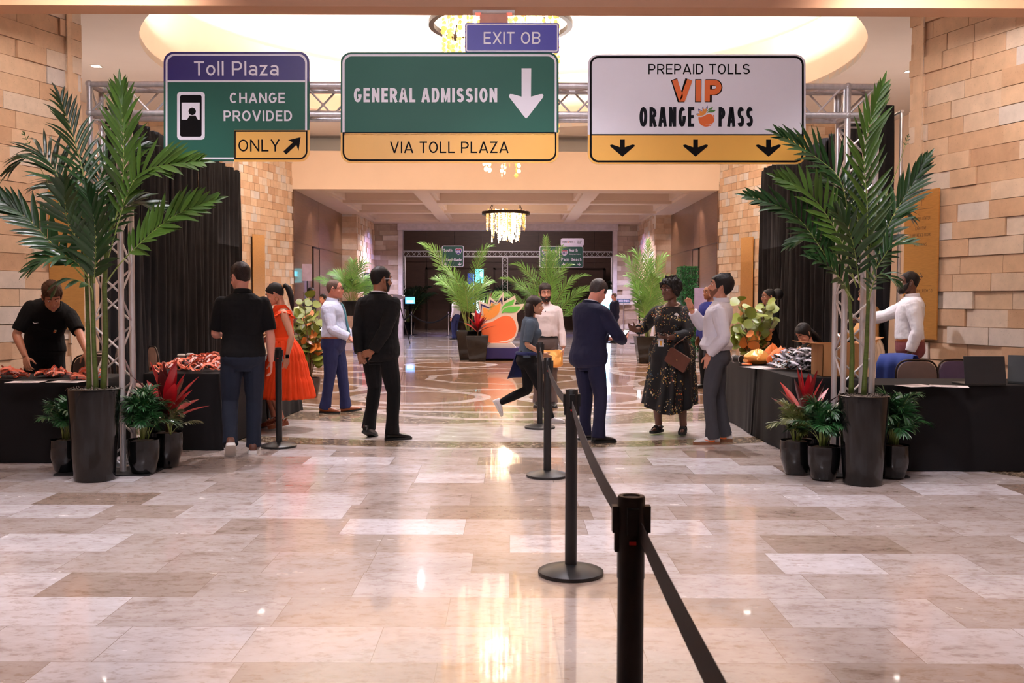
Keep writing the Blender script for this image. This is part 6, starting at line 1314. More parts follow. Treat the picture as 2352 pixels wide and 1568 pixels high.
# rotunda palms
def areca(loc, label, ht, wd, nf, seed, m, pot=None, base=0.0, npair=34, fw=.0095, ll=.36, name='potted_areca_palm', group=None, droop=.3, arcs=None):
    rg_ = random.Random(seed); t_ = empty(name, loc, 0, label, 'potted palm', group)
    if pot:
        w_, hp = pot; mb = MB(); mb.rings([[(sx*w_*q, sy*w_*q, z) for sx, sy in ((-1, -1), (1, -1), (1, 1), (-1, 1))] for q, z in ((.36, 0), (.5, hp), (.44, hp), (.43, hp-.05))]); mb.build('planter', potm, t_, bevel=.008, fix=True); base = hp-.05
        mb = MB(); mb.lathe([(w_*.4, base-.01), (.02, base+.02)], 16); mb.build('mulch', soild, t_)
    for k in range(nf):
        a = arcs[k][0] if arcs else 2*PI*k*.381966+rg_.uniform(-.3, .3); q = arcs[k][1] if arcs else rg_.uniform(.45, 1); tp = arcs[k][2] if arcs else rg_.uniform(.72, 1.0)-.25*q*q; x, y = math.cos(a), math.sin(a)
        pts = bez((x*.05, y*.05, base), (x*wd*q*(.18+.34*q**4), y*wd*q*(.18+.34*q**4), base+ht*tp*(1.02-.12*q**4)), (x*wd*q, y*wd*q, base+ht*tp), 12)
        frond('frond', t_, pts, m, ll*rg_.uniform(.85, 1.1), fw, npair, droop=droop, bare=.34, rr=.011, seed=seed*70+k, face=(x*.3, y*.3-.5, 1), v=.35)
    return t_
areca(G(1078, 826), 'tall feathery areca palm in square black planter left of the fruit emblem', 2.15, 1.15, 9, 2, leaff, (.62, .72), arcs=[(PI, .98, 1.0), (2.7, .85, .62), (3.6, .7, .55), (-.2, .46, .98), (.4, .5, .58), (4.4, .5, .55), (1.6, .5, .55), (PI+.15, .6, .72), (.1, .8, .42)])
areca((P(1255, 700, 26.5).x, 26.5, 0), 'tall areca palm behind the bearded man and the fruit emblem', 2.2, 1.35, 13, 3, leaff, (.62, .72), arcs=[(PI/2+.2, .1, 1.12), (1.2, .3, .95), (PI, .85, .62), (2.8, .7, .8), (.1, .95, .52), (-.3, .8, .66), (.5, .6, .8), (3.5, .6, .5), (5.2, .5, .7), (0, 1.0, .36), (4.2, .5, .6), (.3, .35, 1.0), (PI+.3, 1.0, .45)])
areca((P(1488, 720, 23.5).x, 23.5, 0), 'bright areca palm behind the floral dress, right of the kiosk', 2.05, .9, 11, 4, leaff, (.6, .62), arcs=[(PI-.1, .75, .95), (1.6, .1, 1.12), (.2, .5, .95), (2.7, .6, .72), (-.3, .6, .7), (3.6, .6, .6), (5, .5, .7), (.4, .8, .6), (PI, .4, 1.0), (1.2, .3, .9), (4, .5, .45)])
areca((P(808, 700, 28.0).x, 28.0, 1.02), 'bright palm standing behind the blue counter', 1.05, .95, 12, 5, leaff, (.5, .42), ll=.36, droop=.4, arcs=[(PI, 1.0, .62), (2.7, .7, .8), (1.5, .2, 1.1), (.3, .45, 1.05), (0, .85, .55), (-.3, 1.0, .42), (.4, .7, .7), (3.6, .8, .5), (5, .5, .6), (4.2, .6, .5), (PI+.2, .6, .75), (.1, .6, .5)])
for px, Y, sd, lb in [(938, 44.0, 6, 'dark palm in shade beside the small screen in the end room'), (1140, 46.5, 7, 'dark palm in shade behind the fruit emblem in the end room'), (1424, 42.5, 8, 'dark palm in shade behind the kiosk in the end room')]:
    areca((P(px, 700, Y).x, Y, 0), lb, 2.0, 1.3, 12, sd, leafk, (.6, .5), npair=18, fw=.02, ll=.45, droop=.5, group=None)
# red bromeliad in a second planter beside the emblem
t_ = cordyline(G(1097, 829), .0, .62, .62, .50, 'red bromeliad in black planter beside the fruit emblem', 21, 22, lw=.05, pot=False)
mb = MB(); mb.rings([[(sx*.27*q, sy*.27*q, z) for sx, sy in ((-1, -1), (1, -1), (1, 1), (-1, 1))] for q, z in ((.72, 0), (1, .62), (.9, .62), (.88, .57))]); mb.build('planter', potm, t_, bevel=.008, fix=True)
# sea grapes with round leaves
def sea_grape(loc, ht, label, seed, stems, opot):
    rg_ = random.Random(seed); t_ = empty('sea_grape_plant', loc, 0, label, 'potted plant')
    w_, hp = opot; mb = MB(); mb.lathe([(.02, 0), (w_*.7, 0), (w_, hp*.75), (w_*1.02, hp), (w_*.92, hp), (w_*.9, hp-.04), (.02, hp-.02)], 28); mb.build('pot', mat('brown glazed bowl', hexc(52, 40, 40), .25, coat=.3), t_, smooth=35)
    for k in range(stems):
        a = 2*PI*k/stems+rg_.random(); q = rg_.uniform(.12, .42); h_ = ht*rg_.uniform(.6, 1.0); pts = bez((0, 0, hp-.04), (q*.4*math.cos(a), q*.4*math.sin(a), hp+(h_-hp)*.5), (q*math.cos(a), q*math.sin(a), h_), 10)
        mb = MB(); mb.tube(pts, [.010*(1-.06*i) for i in range(11)], 6); st = mb.build('stem', twig, t_, smooth=True); m1, m2 = MB(), MB()
        for i in range(int(9+h_*5)):
            u = .25+.75*i/(9+h_*5); p = pts[min(int(u*10), 9)].lerp(pts[min(int(u*10)+1, 10)], u*10 % 1); b = 2.4*i+rg_.random(); el = rg_.uniform(-.2, .8); d = V3((math.cos(b)*math.cos(el), math.sin(b)*math.cos(el), math.sin(el))); nrm = V3((rg_.uniform(-.5, .5), -rg_.uniform(.3, 1), rg_.uniform(.2, 1))); nrm = (nrm-d*nrm.dot(d)).normalized(); s_ = d.cross(nrm); r = rg_.uniform(.05, .085); c = p+d*(r+.03)
            mb = m2 if rg_.random() < (.42 if u < .5 else .08) else m1; mb.tube([p, p+d*.035], .003, 4); o = [c+d*(r*math.cos(2*PI*j/12)*.95)+s_*(r*math.sin(2*PI*j/12)*1.05)+nrm*(.012*abs(math.sin(2*PI*j/12))) for j in range(12)]; mb.add([c]+o, [(0, 1+j, 1+(j+1) % 12) for j in range(12)])
        if m1.v: m1.build('foliage', grapeg, st, smooth=True)
        if m2.v: m2.build('foliage', grapeo, st, smooth=True)
    return t_
sea_grape((P(712, 700, 14.9).x, 14.9, 0), 1.72, 'sea grape plant with olive round leaves behind the orange dress', 31, 9, (.15, .30))
sea_grape((P(1732, 700, 13.6).x, 13.6, 0), 1.52, 'sea grape plant with green and orange round leaves beside the right drape', 33, 10, (.30, .62))
# clipped green hedge panel
mb = MB(); rg_ = random.Random(8); hx = P(1578, 690, 25.2).x; t_ = empty('hedge_panel', (hx, 25.2, 0), 0, 'clipped green hedge panel standing by the wood wall', 'hedge panel')
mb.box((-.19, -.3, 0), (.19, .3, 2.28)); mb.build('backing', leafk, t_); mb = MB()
for _ in range(2600):
    f_ = rg_.random(); z = rg_.uniform(.05, 2.32)
    if f_ < .55: p = V3((rg_.uniform(-.21, .21), -.31, z)); nm = V3((0, -1, .3))
    elif f_ < .85: p = V3((-.20, rg_.uniform(-.3, .3), z)); nm = V3((-1, 0, .3))
    else: p = V3((rg_.uniform(-.2, .2), rg_.uniform(-.3, .3), 2.29)); nm = V3((0, 0, 1))
    d = (nm*.6+V3((rg_.uniform(-1, 1), rg_.uniform(-1, 1), rg_.uniform(-1, 1)))*.6).normalized(); leaflet(mb, p, d, nm+d.orthogonal()*.3, .055, .014, .1, .2, 2)
mb.build('foliage', mat('hedge green', hexc(40, 110, 60), .5, var=.2, island=.4), t_, smooth=True)
# ------------------------------------------------------------------ cloth-covered tables
clothk = mat('black tablecloth', hexc(20, 18, 20), 0.8, var=0.12, scale=3, bump=0.15, bscale=300, spec=0.25); plyw = mat('folding table top', hexc(120, 100, 84), 0.6)
ZT_ = 0.745
def table(x0, x1, y0, y1, label, seed=1, flare=.015):
    rg_ = random.Random(seed); cx, cy = (x0+x1)/2, (y0+y1)/2; a, b = (x1-x0)/2, (y1-y0)/2; t_ = empty('banquet_table', (cx, cy, 0), 0, label, 'table', 'tables under floor-length black cloths')
    mb = MB(); mb.box((-a+.02, -b+.02, .70), (a-.02, b-.02, .735)); mb.build('tabletop', plyw, t_)
    for sx in (-1, 1):
        for sy in (-1, 1):
            mb = MB(); mb.tube([(sx*(a-.12), sy*(b-.10), 0.0), (sx*(a-.12), sy*(b-.10), .70)], .016, 8); mb.build('leg', alud, t_, smooth=True)
    out = []; n = 260; per = [(-a, -b), (a, -b), (a, b), (-a, b)]
    base = rrect(-a, -b, a, b, .03, 5); L = [0]; bs = base+[base[0]]
    for p, q in zip(bs, bs[1:]): L.append(L[-1]+math.dist(p, q))
    pts = []
    for i in range(n):
        s = L[-1]*i/n; k = max(j for j in range(len(L)-1) if L[j] <= s); f = (s-L[k])/max(L[k+1]-L[k], 1e-9); p, q = bs[k], bs[k+1]; pts.append((p[0]+(q[0]-p[0])*f, p[1]+(q[1]-p[1])*f))
    ph = rg_.random()*6; rows = [[(x*.2, y*.2, ZT_) for x, y in pts], [(x*.93, y*.93, ZT_) for x, y in pts], [(x*.995, y*.995, ZT_) for x, y in pts], [(x*1.002, y*1.004, ZT_-.012) for x, y in pts]]
    for z in (.68, .55, .4, .25, .12, .05, .006):
        v = 1-z/.73; row = []
        for i, (x, y) in enumerate(pts):
            s = L[-1]*i/n; cor = max(0, 1-min(abs(abs(x)-a)+abs(abs(y)-b), .35)/.35); w = v*(flare*(.6+.6*math.sin(s*5.1+ph)+.35*math.sin(s*13+ph*2))+.045*cor*(math.sin(s*34)*.6+.8)); r_ = math.hypot(x, y) or 1
            nx = (1 if x > 0 else -1) if abs(abs(x)-a) < abs(abs(y)-b) else 0; ny = (1 if y > 0 else -1) if not nx else 0
            if cor > 0: nx, ny = (1 if x > 0 else -1)*.7, (1 if y > 0 else -1)*.7
            row.append((x+nx*w, y+ny*w, z))
        rows.append(row)
    mb = MB(); mb.grid(rows, True); mb.f.append(tuple(reversed(range(n)))); mb.mi.append(0); mb.build('tablecloth', clothk, t_, smooth=50); return t_
table(-5.50, -3.64, 8.83, 9.58, 'black-covered table with lanyard piles before the bending man', 1, .006)
table(-3.56, -2.82, 9.62, 11.36, 'black-covered table heaped with orange lanyards and a box', 2); table(-3.54, -2.80, 11.40, 13.1, 'black-covered table behind the woman in the orange dress', 3, .03)
table(3.14, 4.95, 8.52, 9.26, 'black-covered table with laptop beside the right tall palm', 4, .005)
table(2.66, 3.40, 9.34, 10.72, 'black-covered table carrying the large cardboard box behind the right tower', 5); table(2.66, 3.40, 10.76, 12.3, 'black-covered table with orange bags behind the man in white shirt', 6)
def tb(px, py, z=ZT_):
    d = CR @ V3(((px-1176)/FPX, -(py-784)/FPX, -1.0)); p = CO + d*((z-CO.z)/d.z); return V3((p.x, p.y, z))

# ------------------------------------------------------------------ lanyards
lano = mat('orange lanyard ribbon', hexc(246, 122, 88), 0.55, var=0.1, island=0.15); lanw = mat('white lanyard ribbon', hexc(236, 196, 190), 0.55, var=0.1); lank = mat('black and white lanyard ribbon', hexc(240, 236, 244), 0.55, var=0.1); clipm = mat('dark clip', hexc(30, 26, 28), 0.4)
def ribbon_loop(kind, seed, m, m2):
    rg_ = random.Random(seed); mb = MB()
    def strip(pts, w, mi):
        mb.m = mi; rows = []
        for i, p in enumerate(pts):
            t_ = (V3(pts[min(i+1, len(pts)-1)])-V3(pts[max(i-1, 0)])).normalized(); s = t_.cross(V3((0.2, .1, 1))).normalized(); s = (s*math.cos(.9*math.sin(i*.5+seed))+V3((0, 0, 1))*math.sin(.9*math.sin(i*.5+seed))).normalized(); rows.append([V3(p)-s*w, V3(p)+s*w])
        mb.grid(rows)
    if kind == 'bundle':                      # folded over several times
        for k in range(3):
            o = .012*k; strip([(-.075+.004*k, o-.012, .008+.011*k), (-.03, o-.010, .02+.011*k), (.03, o, .026+.010*k), (.078, o, .012+.008*k), (.088, o+.004, .022+.010*k), (.06, o+.006, .034+.010*k), (.0, o+.004, .034+.010*k), (-.05, o, .024+.010*k)], .011, 0 if k != 1 else 1)
    else:
        r = rg_.uniform(.05, .10); e = rg_.uniform(.4, .9); ph = rg_.random()*6
        strip([(r*math.cos(a)*(1+.25*math.sin(2*a+ph)), r*e*math.sin(a), .012+.02*(1+math.sin(a*2+ph))) for a in [2*PI*i/20*1.15 for i in range(21)]], .0085, 0); 
        strip([(r*.8*math.cos(a+ph), r*math.sin(a+ph)*e, .02+.018*(1+math.sin(a*3+ph))) for a in [PI*i/9 for i in range(10)]], .0085, 1)
    mb.m = 2; mb.cbox((.02, .03, .03), (.008, .005, .012)); me = mb.mesh('lanyard'); [me.materials.append(q) for q in (m, m2, clipm)]; me.polygons.foreach_set('use_smooth', [True]*len(me.polygons)); return me
LB = [ribbon_loop('bundle', s, lano, lanw) for s in range(3)]; LL = [ribbon_loop('loop', s, lano, lanw) for s in range(10, 16)]; LW = [ribbon_loop('loop', s, lank, clipm) for s in range(20, 24)]
def lanyard(me, p, rz, tilt, label, group, s=1.0):
    o = bpy.data.objects.new('lanyard', me); COL.objects.link(o); o.location = p; o.rotation_euler = (tilt*math.sin(rz), tilt*math.cos(rz*1.7), rz); o.scale = (s, s, s); tag(o, label, 'lanyard', group); return o
rg_ = random.Random(12)
def heap(c, rx, ry, n, hgt, kinds, label, group, s=1.0):
    for i in range(n):
        a = rg_.random()*6.28; q = rg_.random()**.5; x, y = rx*q*math.cos(a), ry*q*math.sin(a); z = hgt*(1-q*q)*rg_.uniform(.25, 1.0)
        lanyard(rg_.choice(kinds), (c[0]+x, c[1]+y, ZT_+z), rg_.random()*6.28, rg_.uniform(-.25, .25)*(z > .02), label, group, s)
for c, rx, n, lb in [(tb(12, 868), .15, 26, 'folded orange lanyard in the pile at the left picture edge'), (tb(126, 866), .13, 26, 'folded orange lanyard in the pile before the bending man'), (tb(203, 872), .11, 16, 'folded orange lanyard in the pile beside the palm stems')]:
    heap(c, rx, .10, n, .075, LB, lb, lb.replace('folded orange lanyard in the pile', 'lanyards'), .9)
for y in (9.85, 10.25, 10.65, 11.05): heap((-3.18, y), .33, .25, 30, .09, LL, 'loose orange lanyard in the big heap on the left side table', 'loose lanyards in the left heap', 1.25)
heap((tb(1835, 850)[0], tb(1835, 850)[1]), .22, .35, 46, .20, LW, 'white and black lanyard in the tangled heap beside the cardboard box', 'white lanyards on the right table', 1.25)

# ------------------------------------------------------------------ papers, laptops, cups, boxes, bags
paper = mat('white paper', hexc(240, 228, 226), 0.6, var=0.02); inkm = mat('printed ink', hexc(120, 96, 96), 0.6); card = mat('corrugated cardboard', hexc(176, 124, 78), 0.8, var=0.1, scale=20, stretch=(1, 1, .2)); cardi = mat('white box lining', hexc(240, 226, 206), .7)
def sheet(p, rz, label, w=.28, h=.216):
    t_ = empty('paper_sheet', (p[0], p[1], ZT_+.001), rz, label, 'paper'); mb = MB(); mb.box((-w/2, -h/2, 0), (w/2, h/2, .001)); mb.build('sheet', paper, t_); mb = MB()
    for k in range(4): mb.box((-w*.22, -h*.3+k*h*.16, .0011), (w*.22, -h*.3+k*h*.16+.012, .0014))
    mb.build('print', inkm, t_)
sheet(tb(60, 877), .1, 'white sheet on the left table, nearer the picture edge'); sheet(tb(155, 876.5), -.05, 'white sheet on the left table beside the palm stems'); sheet(tb(2180, 887), -.35, 'white sheet on the right table before the laptop', .30, .20); sheet(tb(2105, 886), .3, 'white sheet on the right table behind the parlor palm')
for px, py, lb in [(1738, 843, 'white flyer at the table edge under the foil bag'), (1765, 846, 'white flyer under the orange plastic bag')]: sheet(tb(px, py), .5, lb, .30, .22)
lapm = mat('black laptop shell', hexc(40, 42, 44), .45, .2)
def laptop(p, rz, label, open_=100):
    t_ = empty('laptop', (p[0], p[1], ZT_), rz, label, 'laptop'); mb = MB(); mb.box((-.18, -.12, .002), (.18, .12, .018)); mb.build('base', lapm, t_, bevel=.003)
    M_ = Matrix.Translation((0, -.12, .018)) @ Matrix.Rotation(math.radians(90-open_), 4, 'X'); mb = MB(); mb.box((-.18, -.006, 0), (.18, 0, .235), M_); lid = mb.build('lid', lapm, t_, bevel=.002); mb = MB(); mb.box((-.17, .0, .012), (.17, .001, .225), M_); mb.build('screen', screenw, lid)
laptop(tb(2265, 886)+V3((0, .14, 0)), .03, 'open black laptop seen from behind on the right table'); laptop(tb(2390, 884)+V3((0, .16, 0)), -.5, 'black laptop cut off by the right picture edge')
cupm = mat('clear plastic cup', hexc(200, 180, 170), .1, alpha=.35); coffee = mat('iced coffee', hexc(64, 36, 24), .3)
def cup(p, label, liquid, full):
    t_ = empty('drink_cup', (p[0], p[1], ZT_), 0, label, 'cup'); mb = MB(); mb.lathe([(.028, 0), (.031, .002), (.041, .105), (.043, .107)], 24, cap=False); mb.build('cup', cupm, t_, smooth=True); mb = MB(); mb.lathe([(.004, .003), (.029, .003), (.029+.011*full, .105*full), (.004, .105*full)], 20); mb.build('drink', liquid, t_, smooth=40); mb = MB(); mb.lathe([(.044, .102), (.044, .112), (.034, .122), (.012, .124)], 24, cap=False); mb.build('lid', mat('clear cup lid', hexc(236, 226, 216), .15, alpha=.7), t_, smooth=True)
cup(tb(437, 836), 'lidded cup of dark iced coffee on the left side table', coffee, .75); cup(tb(417, 838), 'nearly empty clear plastic cup on the left side table', mat('pale drink', hexc(190, 150, 130), .3), .35)
def carton(p, w, d, h, rz, label, flaps):
    t_ = empty('cardboard_box', (p[0], p[1], ZT_), rz, label, 'box'); e = .005; mb = MB()
    for lo, hi in [((-w, -d, 0), (w, -d+e, h)), ((-w, d-e, 0), (w, d, h)), ((-w, -d, 0), (-w+e, d, h)), ((w-e, -d, 0), (w, d, h)), ((-w, -d, 0), (w, d, e))]: mb.box(lo, hi)
    mb.build('carton', card, t_)
    for (ax, sg_, ang, m_) in flaps:
        M_ = Matrix.Translation((sg_*w if ax == 'x' else 0, sg_*d if ax == 'y' else 0, h)) @ (Matrix.Rotation(sg_*math.radians(ang), 4, 'Y') if ax == 'x' else Matrix.Rotation(-sg_*math.radians(ang), 4, 'X')); mb = MB()
        if ax == 'x': mb.box((-.003, -d, 0), (.003, d, w*.95), M_)
        else: mb.box((-w, -.003, 0), (w, .003, d*.95), M_)
        mb.build('flap', m_, t_)
carton(V3((-2.98, 11.1, 0)), .14, .20, .27, .1, 'open cardboard box behind the lanyard heap on the left side table', [('x', -1, 70, card), ('y', -1, 130, cardi), ('x', 1, 60, card), ('y', 1, 60, card)])
carton(V3((3.17, 9.62, 0)), .20, .18, .31, .0, 'large open cardboard box behind the right truss tower', [('x', -1, 84, card), ('y', 1, 105, card), ('x', 1, 70, card)])
foilm = mat('gold foil wrap', hexc(250, 176, 92), .28, .45, var=.1, bump=.8, bscale=14); bago = mat('orange plastic bag', hexc(246, 116, 44), .35, var=.1, bump=.7, bscale=16)
def bag(name, c, sx, sy, sz, m, label, seed, rz=0, boxy=False):
    mb = MB(); n = 26; rows = []
    for i in range(15):
        v = i/14; q = (math.sin(PI*min(.06+v*.94, 1))**.45)*(1-.45*v) if not boxy else min(1, .55+v*4)*(1 if v < .97 else .9); row = []
        for j in range(n):
            a = 2*PI*j/n; cr = 1+.22*noise.noise(V3((math.cos(a)*1.7+seed, math.sin(a)*1.7, v*3.1)))+.10*noise.noise(V3((math.cos(a)*5, math.sin(a)*5+seed, v*8))); row.append((sx*q*(math.cos(a) if not boxy else math.copysign(abs(math.cos(a))**.4, math.cos(a)))*(cr if not boxy else .9+.35*(cr-.9)), sy*q*math.sin(a)*(1-.7*v if boxy else 1)*cr, sz*v*(1+.15*noise.noise(V3((a, seed, 1))))))
        rows.append(row)
    mb.rings(rows); o = mb.build(name, m, None, smooth=50, loc=c, fix=True); o.rotation_euler = (0, 0, rz); tag(o, label, 'bag'); return o
bag('foil_bag', tb(1745, 838)+V3((0, .1, 0)), .20, .16, .17, foilm, 'crumpled shining gold foil bag on the right side table', 3, .4); bag('plastic_bag', tb(1800, 846)+V3((0, .12, 0)), .17, .17, .22, bago, 'crumpled orange plastic bag beside the white lanyards', 5); bag('gift_bag', tb(1790, 834)+V3((.02, .42, 0)), .13, .09, .2, mat('orange gift bag paper', hexc(226, 112, 36), .5), 'small orange gift bag behind the foil bag', 8, .6)
sl = tb(1693, 833); t_ = empty('rolled_scarf', sl+V3((0, 0, .045)), .5, 'rolled black striped fabric at the near table corner', 'scarf')
M_ = Matrix.Rotation(PI/2, 4, 'X') @ Matrix.Rotation(.0, 4, 'Z'); mb = MB(); mb.tube([(0, -.07, 0), (0, .07, 0)], .044, 20); mb.build('roll', soleb, t_, smooth=40)
mb = MB()
for y in (-.071, .03, .05): mb.tube([(.045*math.cos(a), y, .045*math.sin(a)) for a in [2*PI*k/24 for k in range(25)]], .003, 6)
mb.build('white_stripe', whl, t_, smooth=True)
mb = MB(); mb.tube([(0, -.12, 0), (-.05, -.02, .0), (.02, .05, .0), (.1, .1, 0)], [(.028, .01)]*4, 8); o = mb.build('orange_wrapper', bago, None, smooth=True, loc=tb(1718, 838)+V3((0, 0, .012))); tag(o, 'flat orange wrapper between the striped roll and the flyer', 'wrapper')
# held things
def phone(p, rx, rz, label, lit=False):
    t_ = empty('phone', p, rz, label, 'phone'); t_.rotation_euler = (rx, 0, rz); mb = MB(); mb.prism(rrect(-.037, -.076, .037, .076, .008, 3), 0, .008, lambda a, b, c: (a, b, c)); mb.build('case', phonem, t_, fix=True)
    mb = MB(); mb.box((-.033, -.070, .008), (.033, .070, .0086)); mb.build('screen', screenw if lit else phonem, t_)
phone(ph8+V3((.03, .0, .03)), .7, ph8r, 'phone with lit screen held by the man in the navy suit', True); phone(ph9+V3((.0, -.01, .035)), .3, r9+1.2, 'black phone held by the woman in the floral dress')
phone(ph14+V3((-.02, 0, .06)), .9, 1.0, 'blue-lit phone held up by the woman in the tan top', True)
bag('foil_bag', hand6+V3((-.15, -.03, -.19)), .15, .075, .24, foilm, 'gold foil bag held by the bearded man in pale pink', 11, 0, True)
t_ = empty('clutch_bag', ph9+V3((.17, -.06, -.24)), r9-.1, 'brown leather clutch hanging from the wrist of the floral-dress woman', 'bag'); M_ = Matrix.Rotation(-.5, 4, 'Y')
clm = mat('brown leather clutch', hexc(96, 54, 40), .4, var=.12, scale=14); mb = MB(); mb.prism(rrect(-.13, -.085, .13, .085, .02, 4), -.014, .014, lambda a, b, c: tuple(M_ @ V3((a, c, b)))); mb.build('pouch', clm, t_, fix=True, bevel=.004)
mb = MB(); mb.prism(rrect(-.13, -.01, .13, .085, .02, 4), .014, .019, lambda a, b, c: tuple(M_ @ V3((a, c, b)))); mb.build('flap', clm, t_, fix=True); mb = MB(); mb.ball(M_ @ V3((0, .022, .0)), .006, 8, 6); mb.build('snap', goldw, t_); tube_part('wrist_strap', clm, t_, [M_ @ V3((.10, 0, .08)), V3((.02, .02, .16)), V3((-.12, .05, .25))], .005, 6)

# ------------------------------------------------------------------ banquet chairs
chv = mat('taupe chair upholstery', hexc(150, 122, 112), .55, var=.1, scale=8); chd = mat('dark brown chair upholstery', hexc(66, 50, 46), .5, var=.1, scale=8); chp = mat('plum chair upholstery', hexc(78, 62, 92), .55, var=.1, scale=8)
def chair(loc, rz, m, label):
    t_ = empty('banquet_chair', loc, rz, label, 'chair', 'banquet chairs behind the tables')
    mb = MB(); mb.rings([[(x*k, y*k+.02, z) for x, y in rrect(-.22, -.22, .22, .22, .06, 4)] for k, z in ((.94, .42), (1, .435), (1, .475), (.93, .49), (.5, .497))]); mb.build('seat', m, t_, smooth=50, fix=True)
    g_ = []
    for k, th in ((.90, -.024), (1, -.014), (1, .014), (.90, .026)): g_.append([(x*k*(1-.10*(.2-y)*(y < .2)*2), -.235-.20*(y+.23)*.35-th, .72+y*k) for x, y in [(.215*math.copysign(abs(math.cos(a))**.5, math.cos(a)), .225*math.copysign(abs(math.sin(a))**.6, math.sin(a))-.02*math.cos(a)**2*(math.sin(a) > 0)) for a in [2*PI*j/36 for j in range(36)]]])
    mb = MB(); mb.rings(g_); mb.build('backrest', m, t_, smooth=60, fix=True)
    mb = MB(); mb.tube([(.225*math.copysign(abs(math.cos(a))**.5, math.cos(a)), -.24-.07*(.235*math.sin(a)+.23), .72+.24*math.copysign(abs(math.sin(a))**.6, math.sin(a))) for a in [-.9+(PI+1.8)*j/28 for j in range(29)]], .011, 8); mb.build('back_frame', bronze, t_, smooth=True)
    for sx in (-1, 1):
        mb = MB(); mb.tube([(sx*.205, .20, .43), (sx*.215, .22, 0)], .012, 8); mb.build('leg', bronze, t_, smooth=True); mb = MB(); mb.tube([(sx*.19, -.27, .60), (sx*.205, -.22, .43), (sx*.215, -.27, 0)], .012, 8); mb.build('leg', bronze, t_, smooth=True)
    t_.scale = (.95, .95, .91)
    return t_
chair((P(188, 800, 10.25).x, 10.25, 0), PI, chd, 'dark brown banquet chair behind the left table beside the bending man'); chair((P(398, 800, 12.6).x, 12.6, 0), -PI/2+.6, chv, 'taupe banquet chair standing behind the lanyard heap'); chair((P(326, 800, 11.9).x, 11.9, 0), -PI/2+.2, chv, 'taupe banquet chair seen through the left truss tower'); chair((P(284, 800, 11.2).x, 11.2, 0), -PI/2, chv, 'taupe banquet chair turned sideways behind the left tower')
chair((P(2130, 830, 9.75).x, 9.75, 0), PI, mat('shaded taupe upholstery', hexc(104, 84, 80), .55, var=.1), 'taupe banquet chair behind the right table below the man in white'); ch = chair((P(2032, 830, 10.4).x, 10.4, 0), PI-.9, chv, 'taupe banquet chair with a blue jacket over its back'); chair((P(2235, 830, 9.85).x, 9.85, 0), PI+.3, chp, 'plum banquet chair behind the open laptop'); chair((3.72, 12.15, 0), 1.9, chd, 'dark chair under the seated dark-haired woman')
rows = []; c0 = V3((0, -.27, .955))
for i in range(19):
    v = i/18*2-1; row = []
    for j in range(25): u = j/24*2-1; row.append((u*.20*(1+.1*abs(v)), -.275-.105*math.copysign(min(abs(v)*3, 1), v)*1.0-.03*abs(v)+.018*math.sin(u*9+v*2)*abs(v), 1.0-.02*u*u-.42*max(abs(v)-.12, 0)*(1.15+.15*math.sin(u*3))))
    rows.append(row)
mb = MB(); mb.grid(rows); o = mb.build('draped_jacket', mat('royal blue jacket cloth', hexc(36, 62, 140), .8, var=.15), None, smooth=True); o.location = ch.location; o.rotation_euler = ch.rotation_euler; o.scale = ch.scale; tag(o, 'royal blue jacket hung over the back of a taupe chair', 'jacket'); so = o.modifiers.new('t', 'SOLIDIFY'); so.thickness = .006

# ------------------------------------------------------------------ far truss gate with its signs
YF = 46.0; xl, xm, xr = P(924, 600, YF).x, P(1160, 600, YF).x, P(1411, 600, YF).x; zf = P(1160, 583.5, YF).z
gate2 = empty('truss_gate', (xm, YF, 0), 0, 'long low truss gate before the dark end wall carrying two green signs', 'truss'); o2 = -V3(gate2.location)
for x in (xl, xm, xr):
    mb = MB(); truss_box(mb, (x, YF, .012), (x, YF, zf-.12), (1, 0, 0), (0, 1, 0), n=6); mb.build('tower', alu, gate2, loc=o2, smooth=40); mb = MB(); mb.box((x-.38, YF-.38, 0), (x+.38, YF+.38, .012)); mb.build('base_plate', steelp, gate2, loc=o2)
mb = MB(); truss_box(mb, (xl-.12, YF, zf), (xr+.12, YF, zf), (0, 1, 0), (0, 0, 1), n=6); mb.build('crossbeam', alu, gate2, loc=o2, smooth=40)
YS0 = YS; YS = YF-.17
def layer(k): return (YS-0.006*k, YS-0.006*(k-1)-.001)
dgrn = mat('deep green sign vinyl', hexc(44, 84, 74), .45, var=.02); lilw = mat('lilac white vinyl', hexc(226, 214, 234), .45, var=.02)
def far_sign(x0, y0, x1, y1, label, m, bm):
    p = P((x0+x1)/2, y1, YS); s = empty('road_sign', (p.x, YS, p.z), 0, label, 'road sign'); mb = MB(); mb.prism(rr(x0, y0, x1, y1, 4), YS, YS+.05); mb.build('panel', m, s, loc=-V3(s.location), fix=True)
    if bm: frame_('border', s, bm, rr(x0, y0, x1, y1, 4), rr(x0+1.3, y0+1.3, x1-1.3, y1-1.3, 3), 1)
    return s
fa = far_sign(1015, 564, 1065, 612.5, 'small green South and Miami-Dade sign on the far truss', dgrn, lilw); words('lettering', fa, lilw, [('South', 1019, 1038.5, 577.5, 571.5, .17), ('Miami-Dade', 1019, 1060.5, 599.5, 593, .17)], 1)
def dn(px, py, s): return poly([(px+a*s, py+b*s) for a, b in [(-.9, -4), (.9, -4), (.9, .2), (3.6, -1.6), (4.2, -.2), (0, 3.4), (-4.2, -.2), (-3.6, -1.6), (-.9, .2)]])
for px in (1023.5, 1056): flat('arrow', fa, lilw, [dn(px, 606.5, 1)], 1)
